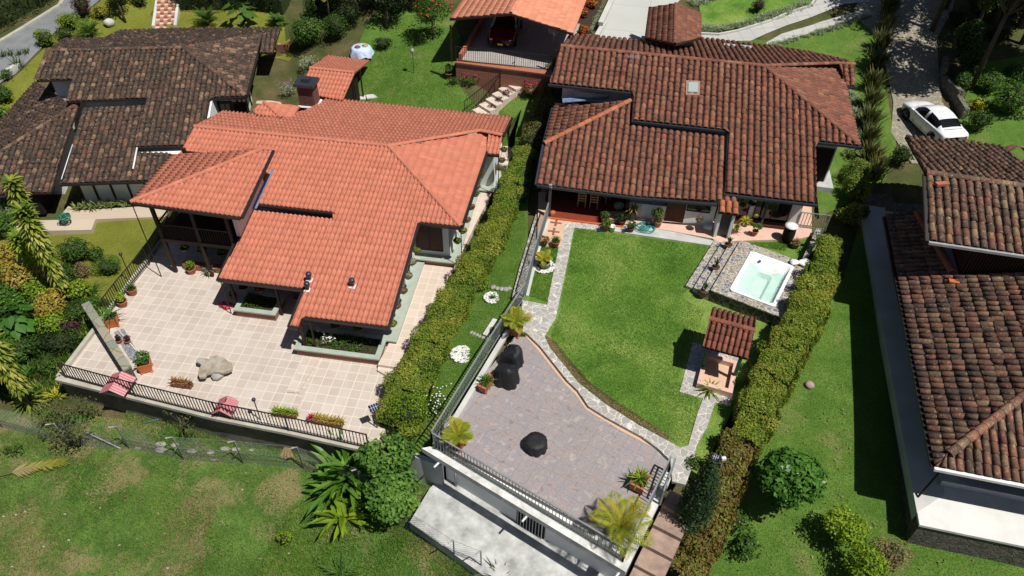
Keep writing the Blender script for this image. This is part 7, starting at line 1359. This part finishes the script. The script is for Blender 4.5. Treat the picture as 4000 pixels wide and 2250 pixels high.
# big heart shaped leaves
def bigleaf(label,base,n,h,size,mat,seed,name='broadleaf_plant'):
    base=np.array(base,float); t=thing(name,label,'plant',base); r=random.Random(seed); ml=MB(); ms=MB()
    for k in range(n):
        a=k*2.4+r.random(); R=h*.45*math.sqrt((k+1)/n); c=base+np.array([R*math.cos(a),R*math.sin(a),h*r.uniform(.55,1.0)]); ms.tube([base+[0,0,.05],(base+c)/2+[0,0,.15],c],[.02,.015,.01],4)
        s=size*r.uniform(.7,1.1); d=np.array([math.cos(a),math.sin(a),-.55]); d/=np.linalg.norm(d); sd=np.array([-math.sin(a),math.cos(a),0]); up=np.cross(d,sd)*-1; pts=[c]
        prof=[(-.15,.30),(.0,.42),(.25,.46),(.55,.34),(.85,.12)]; V=[c]+[c+d*s*x+sd*s*y+up*s*.08*y for x,y in prof]+[c+d*s*1.05]+[c+d*s*x-sd*s*y+up*s*.08*y for x,y in prof[::-1]]; nV=len(V)
        ml.addv(V,[(0,i,i+1) for i in range(1,nV-1)],(min(1,max(0,r.gauss(.5,.25))),r.random(),0))
    ms.build('stems','innerleaf',t); ml.build('leaves',mat,t); return t
bigleaf('shrub of large heart shaped dark green leaves at the left edge',G(*gq(0,1,180,1120)),46,1.9,.55,'leaf_glossy',11); bigleaf('banana like plant with broad bright leaves on the upper lawn',G(*gq(0,0,1845,190)),12,1.7,.7,'leaf_mid',12)
# bird of paradise clumps
def strap_clump(label,base,n,L,wd,mat,seed,tilt=(1.35,.5),droop=.9,name='strap_plant',cat='plant',group=None):
    t=thing(name,label,cat,base,0,group); m=MB(); r=random.Random(seed)
    for k in range(n): blade(m,(base[0]+r.gauss(0,L*.10),base[1]+r.gauss(0,L*.10),base[2]),r.random()*6.28,L*r.uniform(.7,1.15),wd*r.uniform(.8,1.2),r.uniform(tilt[1],tilt[0]),droop*r.uniform(.5,1.3),5,(min(1,max(0,r.gauss(.5,.25))),r.random(),0))
    m.build('leaves',mat,t); return t
strap_clump('largest clump of long glossy strap leaves at the fence corner below the patio',G(*gq(1,2,690,720)),75,2.2,.25,'leaf_bright',21,(1.4,.6),.8); strap_clump('middle clump of strap leaves over the wire fence',G(*gq(1,2,590,850)),34,1.6,.22,'leaf_bright',22); strap_clump('lowest clump of yellow green strap leaves beside the umbrella trees',G(*gq(1,2,660,1000)),34,1.5,.22,'leaf_lime',23)
strap_clump('grassy yucca clump at the bottom edge of the meadow',G(*gq(1,2,640,1449)),40,.9,.05,'leaf_mid',24); strap_clump('spiky yucca at the bottom edge before the concrete yard',G(*gq(1,2,1830,1500)),70,1.1,.06,'leaf_flax',25)
strap_clump('strap leaved plant by the left garden railing',G(*gq(0,1,700,760)),40,.9,.05,'leaf_mid',26,droop=1.5); strap_clump('big yellow green rosette plant near the corner feeder',G(*gq(0,1,680,1310)),46,.75,.10,'leaf_dracaena',27); strap_clump('dark red rosette beside the big yellow rosette',G(*gq(0,1,840,1300)),30,.4,.06,'leaf_bromeliad',28); strap_clump('long leaved plant at the lower left jungle edge',G(*gq(0,2,240,150)),50,1.1,.07,'leaf_dracaena',29,droop=1.6); strap_clump('rosette of green straps left of the lower corn plant',G(*gq(0,1,230,1380)),34,.7,.08,'leaf_mid',30)
strap_clump('yellow green plant by the fence under the small tree',G(*gq(0,2,430,110)),34,.7,.09,'leaf_yellow',31)
for i in range(8): strap_clump(['first','second','third','fourth','fifth','sixth','seventh','eighth'][i]+' agave from the left in the row along the mossy house wall',A(*q(0,1,575+i*55,128-i*5),-.15),20,.55,.07,'leaf_agave',40+i,(1.4,.3),.5,name='agave',group='agave row')
for i,(x,y,lb_) in enumerate(((150,840,'left'),(200,840,'x'),)): pass
for i,(cx_,cy_,lb_,s) in enumerate(((690,285,'large bright cycad touching the mossy roof edge',1.25),(1568,190,'dark cycad on the upper lawn right of the checkered steps',1.2))):
    c=G(*gq(0,0,cx_,cy_)); t=thing('cycad',lb_,'plant',c); m=MB(); rn=random.Random(i)
    for k in range(34): frond(m,c+np.array([0,0,.35]),k*2.4,s*rn.uniform(.8,1.1),rn.uniform(.3,1.3),.8,12,.22,.035,(.5,.2),rn)
    m.build('fronds','leaf_mid' if i==0 else 'leaf_green',t); m=MB(); m.tube([c,c+[0,0,.4]],.14,8); m.build('trunk','bark',t)
c=G(*gq(1,0,165,195)); t=thing('cycad','pale green cycad near the back corner of the mossy roof','plant',c); m=MB(); rn=random.Random(9)
for k in range(30): frond(m,c+np.array([0,0,.3]),k*2.4,.85*rn.uniform(.8,1.1),rn.uniform(.3,1.3),.8,12,.2,.035,(.6,.2),rn)
m.build('fronds','leaf_mid',t)
c=G(*gq(1,0,560,230)); t=thing('palm_tree','slim palm with a few pale fronds above the back shrubs','palm',c); m=MB(); m.tube([c,c+[.1,0,1.6],c+[.1,.1,2.3]],[.08,.07,.05],6); m.build('trunk','bark',t); m=MB()
for k in range(9): frond(m,c+np.array([.1,.1,2.3]),k*2.4,1.6,1.0,1.6,16,.5,.05,(.4,.25),rn)
m.build('crown','leaf_palm',t)
# yuccas by the road
for i,(x,y) in enumerate(((30,410),(85,400),(150,395),(205,385),(140,490))): strap_clump(['young yucca nearest the left edge by the road','young yucca second from the left edge by the road','young yucca third along the road verge','young yucca fourth along the road verge','larger yucca below the row of young ones'][i],G(*gq(0,0,x,y+20)),22 if i<4 else 40,.55 if i<4 else .9,.05,'leaf_green',60+i,(1.5,.6),.7,name='yucca',group='yuccas by the road')
m=MB(); a=G(*gq(0,0,60,550));b=G(*gq(0,0,145,500)); m.bar(a+[0,0,.1],b+[0,0,.1],.3,.3); tag(m.build('low_wall','concrete_light'),'short white kerb wall below the young yuccas','wall')
# flax row
FX=[(2232,25),(2222,70),(2212,115),(2200,165),(2192,215),(2186,262),(2180,310),(2178,355),(2184,400),(2196,438)]
for i,(x,y) in enumerate(FX):
    c=G(x*1.5528,y*1.5528+20); strap_clump('bronze green flax clump number %s down the row beside the cobbled driveway'%['one, topmost','two','three','four','five','six','seven','eight','nine','ten, lowest'][i],c,210,1.45,.085,'leaf_flax',70+i,(1.53,1.02),.42,name='flax_plant',group='flax row')
# lower planting: liriope, border stuff along pavements
def border(label,line,n,L,mat,seed,w_=.3,name='border_plants'):
    r=random.Random(seed); m=MB(); P=[G(*p) for p in line]
    for k in range(n):
        f=r.random()*(len(P)-1); i=min(int(f),len(P)-2); p=P[i]+(P[i+1]-P[i])*(f-i)+np.array([r.gauss(0,w_*.5),r.gauss(0,w_*.5),0])
        for j in range(9): blade(m,p,r.random()*6.28,L*r.uniform(.7,1.2),.03,r.uniform(.5,1.4),1.3,3,(min(1,max(0,r.gauss(.5,.3))),r.random(),0))
    tag(m.build(name,mat),label,'border plants',None,'stuff')
border('thick border of variegated grass clumps along the curved pavement',[gq(2,0,1440,215),gq(2,0,1560,225),gq(2,0,1750,185),gq(2,0,1932,120),gq(3,0,120,90),gq(3,0,300,30)],420,.33,'leaf_silver',1,.4); border('thin border of grass clumps below the lower pavement',[gq(2,0,1932,355),gq(3,0,200,300),gq(3,0,450,225),gq(3,0,620,170),gq(3,0,770,120)],230,.28,'leaf_silver',2,.25); border('variegated clumps left of the dormer roof',[gq(2,0,1340,30),gq(2,0,1440,20),gq(2,0,1560,-20)],90,.3,'leaf_silver',3,.3); border('silvery strip of plants below the coping beside the slab driveway',[gq(2,0,600,250),gq(2,0,690,60)],80,.3,'leaf_silver',4,.2)
for i,(x,y) in enumerate(((625,720),(655,770),(660,850),(690,905),(720,960))): strap_clump('striped grass clump by the right hip of the brown roof, '+['first','second','third','fourth','fifth'][i]+' from the top',G(*gq(3,0,x,y)),60,.5,.045,'leaf_silver',100+i,(1.4,.4),1.3,name='striped_grass',group='striped grass clumps')
for i,(x,y) in enumerate(((600,40),(540,110),(540,240))): bush(['crimson croton highest in the bed between the carport and the slab driveway','orange red croton in the middle of the bed beside the carport','orange croton at the lower end of the bed beside the carport'][i],G(*gq(2,0,x,y+25)),.45,.4,.4,'leaf_crotons',.13,90,5,500+i,core=True)
drape('planting_bed',qs((2,0,440,260),(2,0,530,60),(2,0,570,-60),(2,0,700,-60),(2,0,610,250)),'soil',.05,.4)
potted('dark potted shrub at the left foot of the carport wall',G(*gq(1,0,1455,585)),.25,.35,'bush','leaf_green',.6,'pot_brown',seed=90)
# dark bare trunks stumps & fence in upper right
P=[G(*gq(3,0,1320,480)),G(*gq(3,0,1300,620)),G(*gq(3,0,1420,780)),G(*gq(3,0,1470,900))]; m=MB()
for a,b in zip(P[:-1],P[1:]): m.prism([a+[-.15,0,0],a+[.15,0,0],b+[.15,0,0],b+[-.15,0,0]],2.0,float(a[2])+.55)
tag(m.build('stone_wall','field_stone'),'low rough stone wall along the right side of the cobbled driveway','wall')
# round-topped tiled arch at right edge
c=A(3965,600,3.6); t=thing('garden_arch','tiled arch gateway at the right edge behind the right hand roof','arch',(c[0],c[1],2.6)); m=MB(); pts=[(c[0]-.9+.9*(1-math.cos(a)),c[1],3.1+1.0*math.sin(a)) for a in np.linspace(0,math.pi,9)]; m.tube(pts,.17,7); m.build('arch','tile_old',t); m=MB(); m.bar((c[0]-.9,c[1],2.3),(c[0]-.9,c[1],3.1),.3,.3); m.bar((c[0]+.9,c[1],2.3),(c[0]+.9,c[1],3.1),.3,.3); m.build('pillar','white_wall',t)
# ------------------------------------------------------------------ wire fence along the meadow
FP_=[gq(0,2,20,330),gq(0,2,520,470),gq(0,2,975,490),gq(0,2,1385,570),gq(0,2,1835,600),gq(1,2,360,645),gq(1,2,800,810),gq(1,2,1080,1070),gq(1,2,1500,1340),gq(1,2,1700,1420)]
t=thing('wire_fence','grey chain link fence on bent top posts along the top of the meadow','fence',G(*FP_[0])); P=[G(*p) for p in FP_]; wm=MB()
for i,p in enumerate(P):
    m=MB(); m.tube([p-[0,0,.2],p+[0,0,1.7],p+[-.16,-.25,1.95]],.03,6); 
    if i in (2,3,4): m.tube([p+[0,0,1.0],p+[-.55,.15,.02]],.02,5)
    m.build('post','grey_pvc',t)
for a,b in zip(P[:-1],P[1:]):
    L=np.linalg.norm(b-a); n_=int(L/.16)
    for z in (.05,.85,1.68): wm.bar(a+[0,0,z],b+[0,0,z],.010,.010)
    for k in range(n_+10):
        for s in (1,-1):
            f0=k/n_-(10/n_ if s<0 else 0)+(.0); f1=f0+s*10*.16/ L*.0+ (10/n_)*(1 if s>0 else -1)*-1*0
            x0=(k-10)*.16 if s>0 else k*.16; x1=x0+1.6*s; z0,z1=.05,1.65
            if x1>L: z1=z0+(z1-z0)*(L-x0)/(x1-x0); x1=L
            if x0<0: z0=z0+(1.6)*(0-x0)/1.6; x0=0
            if x1<0: z1=z0+(z1-z0)*(x0)/(x0-x1); x1=0
            if x0>L or abs(x1-x0)<.05: continue
            d=(b-a)/L; wm.bar(a+d*x0+[0,0,z0],a+d*x1+[0,0,z1],.006,.006)
wm.build('mesh','chain_mesh',t)
m=MB(); m.tube([G(*gq(0,2,640,360),.4),G(*gq(0,2,910,487),.08)],.035,6); tag(m.build('leaning_pipe','grey_pvc'),'grey pipe lying against the wire fence','pipe')
m=MB(); m.tube([G(*gq(0,2,1060,302),.05),G(*gq(0,2,1250,252),.05)],.02,6); tag(m.build('green_pole','hose_teal'),'thin turquoise pole lying on the grass below the patio railing','pole')
# fallen frond
c=G(*gq(0,2,-40,705),.1); d=G(*gq(0,2,500,590),.1)-c; L=np.linalg.norm(d); az=math.atan2(d[1],d[0]); m=MB(); rn=random.Random(3); m.tube([c,c+d*.5+[0,0,.15],c+d],[.03,.025,.01],5,(.9,0,0))
for k in range(60):
    f=.25+.75*k/60; p=c+d*f+np.array([0,0,.12*math.sin(f*3)])
    for s in (-1,1): blade(m,p,az+s*(.55+.3*rn.random()),.55*rn.uniform(.6,1.1)*(1.2-f*.5),.05,.15,.4,3,(min(1,max(0,1.15-f+rn.gauss(0,.15))),0,0))
tag(m.build('fallen_frond','leaf_frond'),'fallen palm frond, half dry, lying on the meadow at the left','palm frond')
# scattered flat stones in the strip under the patio
for i,(x,y,w_) in enumerate(((1040,487,.25),(1215,455,.45),(1215,500,.5),(1320,462,.35),(1450,510,.4),(1590,520,.3),(1615,575,.2),(1700,490,.4),(1780,495,.35),(1900,500,.22))):
    p=G(*gq(0,2,x,y)); m=MB(); m.rock((p[0],p[1],p[2]+.03),w_*.5,9,5,.15,1.3,.7,.25); tag(m.build('flat_stone','rock'),['lone small','upper broad','lower broad','thin dark','long','rounded pale','tiny','wide','elongated','last small'][i]+' flat stone in the grass strip behind the wire fence','stone','flat stones behind the fence')
for i,(x,y) in enumerate(((285,440),(350,455))):
    p=G(*gq(1,2,x,y)); m=MB(); vs=[];n=7
    for k in range(2):
        for j in range(n): a=math.pi*j/(n-1); vs.append((p[0]+.13*math.cos(a),p[1]+(-.24 if k else .24),p[2]+.12*math.sin(a)))
    m.addv(vs,[(j,j+1,n+j+1,n+j) for j in range(n-1)]+[(n+j,n+j+1,j+1,j) for j in range(n-1)]); tag(m.build('roof_tile','terracotta'),['left','right'][i]+' of two spare clay roof tiles leaning below the patio wall','roof tile')
p=G(*gq(1,2,410,470)); m=MB(); m.lathe([(.14,0),(.2,.1),(.2,.28),(.17,.32),(.15,.3)],(p[0],p[1],p[2]),12); tag(m.build('black_pot','rubber'),'empty black pot beside the spare clay tiles','pot')
p=G(*gq(0,2,1770,370)); m=MB(); m.lathe([(.15,0),(.24,.35),(.27,.36),(.27,.42),(.2,.4)],(p[0],p[1],p[2]+.25),14); m.bar((p[0],p[1],p[2]),(p[0],p[1],p[2]+.3),.05,.05); tag(m.build('clay_pot','terracotta'),'terracotta pot on a stake under the patio wall','pot')
p=G(*gq(1,2,240,520)); m=MB(); n=9; vs=[(p[0]-.05,p[1]+.35,p[2]+.3)]+[(p[0]+(-.35+.7*k/(n-1)),p[1]-.25-.1*math.sin(math.pi*k/(n-1)),p[2]+.06+.03*(k%2)) for k in range(n)]; m.addv(vs,[(0,k,k+1) for k in range(1,n)]+[(0,k+1,k) for k in range(1,n)]); tag(m.build('straw_fan','straw'),'dry fan shaped palm leaf on the grass by the spare tiles','dry leaf')
t=thing('standpipe','white bracket lamp on a short pole at the patio wall foot','lamp',G(*gq(1,2,80,440))); c=G(*gq(1,2,80,440)); m=MB(); m.tube([c,c+[0,0,1.3],c+[.12,0,1.45]],.025,6); m.build('pole','grey_pvc',t); m=MB(); m.box((c[0]+.15,c[1],c[2]+1.45),(.2,.15,.1),0); m.build('lamp_box','lamp_clear',t)
# ------------------------------------------------------------------ grass blades
CLW=[tuple(p[:2]) for p in [A(*x,CZ) for x in qs((2,1,480,275),(2,1,420,560),(2,1,350,950),(2,1,285,1100),(2,1,420,1290),(2,1,580,1449),(2,2,760,170),(2,2,960,310),(2,2,1180,415),(2,2,1330,460),(2,2,1400,200),(2,2,1440,60),(2,1,1250,1430),(2,1,1350,1150),(2,1,1460,900),(2,1,1290,800),(2,1,1480,410),(2,1,735,310))]]
grass('grass','mown green grass of the garden lawn',CLW,900,.05,'blade_lawn',1,zf=CZ,wd=.012)
CL2=[tuple(p[:2]) for p in [A(*x,CZ) for x in qs((2,1,195,415),(2,1,360,425),(2,1,320,610),(2,1,270,835),(2,1,110,780))]]; grass('grass','small bed of thick grass left of the crazy paving',CL2,1500,.07,'blade_lawn',2,zf=CZ,wd=.012)
CL3=[tuple(p[:2]) for p in [A(*x,CZ) for x in qs((2,1,1680,380),(3,1,160,380),(3,1,130,450),(2,1,1800,400),(2,1,1700,385))]]; grass('grass','strip of grass behind the hot tub',CL3,1500,.06,'blade_lawn',3,zf=CZ,wd=.012)
def pg(px): return [tuple(G(*p)[:2]) for p in px]
grass('grass','rough patchy meadow grass in the foreground',MEADOW,520,.11,'blade_meadow',4,wd=.017,clump=-.2)
grass('grass','lush grass between the hedge and the terrace',pg([(1600,1790),(1560,1600),(1700,1330),(1860,1050),(2010,750),(2055,700),(2050,1000),(1990,1190),(1880,1430),(1710,1740)]),900,.09,'blade_lawn',5,wd=.015)
grass('grass','grass of the right lawn beside the slate wall',pg([(3290,1100),(3380,850),(3430,1100),(3640,2020),(4060,2170),(4060,2300),(2750,2300),(2870,2050),(2950,1850),(3060,1600)]),650,.07,'blade_lawn',6,wd=.014)
grass('grass','strip of weeds below the patio wall',pg([(480,1560),(900,1660),(1400,1780),(1500,1850),(900,1790),(480,1720)]),700,.10,'blade_lawn',7,wd=.015)
grass('grass','grass of the back lawn beside the carport',pg([(1330,470),(1350,330),(1440,250),(1540,60),(1700,60),(1770,250),(1790,330),(1880,420),(1800,440),(1600,430)]),450,.08,'blade_lawn',8,wd=.018)

# thicker planting in the left garden and extra meadow growth
LG=pg([(-40,1010),(150,1060),(330,1150),(440,1190),(500,1330),(560,1480),(300,1500),(240,1560),(-60,1560)])
grass('undergrowth','tangled low undergrowth covering the left garden',LG,150,.30,'leaf_green',21,wd=.05); grass('undergrowth','lighter leafy ground cover in the left garden',LG,40,.28,'leaf_dracaena',22,wd=.05)
LP=pg([(1240,1880),(1560,1930),(1640,2080),(1900,2260),(1900,2400),(1100,2400),(1000,2250),(1080,2050)])
grass('grass','taller lush green grass in the meadow near the strap plants',LP,650,.15,'blade_lawn',23,wd=.02,clump=-.6)
grass('grass','green tufts scattered over the left meadow',MEADOW,60,.16,'blade_lawn',24,wd=.022,clump=.25)
grass('dry_straw','dry straw lying in patches over the meadow',MEADOW,110,.05,'leaf_dry',25,wd=.02,clump=.15)
for i,(x,y,rx,rz,mt,lb_) in enumerate(((330,900,.8,.6,'leaf_green','dark leafy shrub between the two golden shrubs'),(300,1060,.9,.5,'leaf_dark','shaded shrub right of the heart leaved plant'),(560,760,.6,.5,'leaf_mid','mid green shrub at the top of the stone wall'),(540,1060,.6,.45,'leaf_purple','reddish shrub against the left face of the stone wall'),(100,980,.8,.7,'leaf_mid','leafy shrub above the heart leaved plant'),(380,1330,.7,.4,'leaf_green','low shrub beside the green strap rosette'),(90,640,.6,.5,'leaf_lime','lime shrub below the mossy house path'))): bush(lb_,G(*gq(0,1,x,y)),rx,rx*.85,rz,mt,.11,80,6,700+i)
rn=random.Random(12)
for k in range(9):
    p=G(*gq(0,2,*[(120,990),(190,965),(330,1230),(520,1180),(95,1380),(1265,1390),(490,985),(30,1000),(1830,800)][k])); m=MB(); m.rock((p[0],p[1],p[2]+.03),.055,6,4,.2,1.3,.8,.5); tag(m.build('pale_stone','dull_stone'),['pale stone by the fallen frond, lower','pale stone just right of it','white stone low in the left meadow','dull stone near the meadow middle','white stone at the bottom left corner','white stone at the bottom edge of the meadow','small stone above the dry patch','small stone at the left edge','pale leaf litter clump near the bare patch'][k],'stone','pale stones in the meadow')

BS=[tuple(A(*x,CZ)[:2]) for x in qs((2,1,250,1080),(2,1,330,1130),(2,1,440,1270),(2,1,600,1449),(2,2,790,130),(2,2,1000,270),(2,2,1200,400),(2,2,1170,430),(2,2,960,310),(2,2,720,160),(2,1,510,1440),(2,1,380,1300),(2,1,290,1180))]
grass('dry_straw','worn brown grass edge between the lawn and the curved stone path',BS,2600,.045,'leaf_dry',31,zf=CZ+.01,wd=.014)
def litter(name,label,poly,n,mat,seed,s=.05,dz=.05):
    r=np.random.default_rng(seed); P=np.array(poly); lo,hi=P.min(0),P.max(0); X=lo+r.random((n*3,2))*(hi-lo); X=X[inpoly(X,poly)][:n]; z=T(X[:,0],X[:,1])+dz+.03*r.random(len(X))
    o=adopt(leafmesh(name,np.c_[X,z],r.normal(size=(len(X),3))*.5+[0,0,1],s,.6,r.random((len(X),3)),seed),name,mat); tag(o,label,'leaf litter',None,'stuff')
litter('leaf_litter','fallen tan leaves on the right lawn',pg([(3000,1750),(3300,1500),(3330,1900),(3620,2080),(4000,2200),(4000,2240),(2860,2240)]),150,'leaf_dry',41,.10,.09)
litter('leaf_litter','fallen yellow leaves scattered on the meadow',pg([(900,1800),(1300,1880),(1350,2200),(700,2240),(300,2200),(0,1950),(0,1800)]),220,'leaf_dry',42,.11,.12)
for i,(c_,r_,x,y,rx,rz,mt,lb_) in enumerate(((3,1,640,60,.8,.9,'leaf_hedge','bronze green bush at the upper end of the tall hedge, beside the white gate'),(3,1,600,240,.8,.7,'leaf_hedge','shaded bush between the gate and the right hand walkway'),(3,1,700,210,.4,.5,'leaf_mid','small bright plant at the walkway edge in shade'),(2,2,1320,1000,.6,.5,'leaf_green','shrub at the cypress foot leaning over the steps'),(2,2,1180,1250,.6,.5,'leaf_dark','dark shrub beside the lower terrace steps'),(2,2,1520,1000,.7,.7,'leaf_hedge_red','red tipped shrub right behind the cypress'),(2,2,1420,1250,.8,.7,'leaf_hedge_red','red tipped shrub in front of the cypress'),(2,2,1330,650,.5,.4,'leaf_green','shrub where the stone path meets the cypress'))): bush(lb_,G(*gq(c_,r_,x,y)),rx,rx*.9,rz,mt,.10,120,7,760+i)

tree('big glossy tree with pointed leaf rosettes on the right lawn beside the reddish hedge',G(3020,1975),2.1,1.35,1.25,1.25,'leaf_glossy',.20,100,16,801,.06)
tree('lime crowned small tree on the right lawn above its round shadow',G(*gq(3,2,500,1190)),1.2,.9,.8,.85,'leaf_lime',.11,95,13,811,.05); tree('yellow green small tree lower on the right lawn in front of the slate wall',G(*gq(3,2,630,1440)),1.15,.9,.85,.85,'leaf_lime',.11,90,13,821,.05)
grass('dry_straw','bare brown patch of dry grass in the middle of the meadow',pg([(640,2060),(720,1950),(860,1900),(830,2050),(790,2160),(800,2260),(580,2260)]),900,.06,'leaf_dry',51,wd=.018)
grass('dry_straw','greyish dry grass at the lower left corner of the meadow',pg([(0,1960),(180,1930),(330,2010),(250,2130),(330,2260),(0,2260)]),420,.06,'leaf_dry',52,wd=.018)
grass('dry_straw','pale straw along the foot of the wire fence',pg([(0,1660),(230,1700),(420,1790),(620,1850),(600,1880),(300,1820),(0,1720)]),420,.07,'leaf_dry',53,wd=.018)
grass('dry_straw','brown dead grass beside the edge of the concrete yard',pg([(1560,2010),(1620,2040),(1800,2150),(1950,2280),(1830,2280),(1640,2160),(1500,2080)]),900,.08,'leaf_dry',54,wd=.018)

for i,(x,y,rx,rz,mt,lb_) in enumerate(((60,330,.9,.8,'leaf_mid','leafy shrub under the farthest corn plant at the left edge'),(130,560,1.0,.9,'leaf_gold','golden shrub left of the tallest corn plant'),(350,600,.8,.8,'leaf_lime','lime shrub beside the stem of the tallest corn plant'),(520,680,.7,.6,'leaf_green','dark shrub right of the tallest corn plant stem'),(80,900,1.0,.9,'leaf_glossy','glossy shrub at the left edge above the lower corn plant'),(340,820,.9,.8,'leaf_lime','lime shrub between the golden shrubs and the heart leaved plant'),(690,900,.5,.4,'leaf_mid','small leafy shrub behind the top of the stone wall'),(620,800,.7,.6,'leaf_lime','bright shrub at the upper end of the stone wall'),(200,1250,1.0,.8,'leaf_green','shrub in the corner between the lower corn plant and the fence'),(420,1060,.9,.7,'leaf_lime','yellowish shrub in the middle of the shady left garden'))): bush(lb_,G(*gq(0,1,x,y)),rx,rx*.9,rz,mt,.13,75,9,900+i)
for i,(x,y,rx,rz,lb_) in enumerate(((1440,430,1.0,1.4,'tall dark shrub climbing beside the shaded driveway wall, upper'),(1480,560,.9,1.3,'tall dark shrub beside the driveway wall, middle'),(1420,700,.7,.8,'ragged shrub at the driveway wall, lower'),(1650,700,.9,.7,'loose green shrub on the sunny patch right of the driveway'),(1850,640,.9,.8,'leafy shrub in the sun at the right edge'))): bush(lb_,G(*gq(3,0,x,y)),rx,rx*.9,rz,'leaf_green' if i<3 else 'leaf_mid',.13,70,9,930+i)

for i,(u_,v_,rx,rz,mt,lb_) in enumerate(((2905,1760,.55,.8,'leaf_green','green shoot clump breaking the line between the lime and reddish hedges'),(2860,1900,.5,.7,'leaf_hedge','lime clump inside the reddish hedge behind the camera pole'),(2800,2050,.6,.6,'leaf_bromeliad','deep red shrub in the reddish hedge'),(2750,2170,.6,.55,'leaf_crotons','russet shrub low in the reddish hedge'),(2870,2060,.55,.5,'leaf_mid','green shrub on the lawn side of the reddish hedge'),(2700,2210,.6,.5,'leaf_lime','lime shrub at the bottom end of the reddish hedge'),(2620,2190,.4,.35,'leaf_green','small shrub creeping onto the lowest terrace steps'))): bush(lb_,G(u_,v_),rx,rx*.9,rz,mt,.11,110,9,960+i)
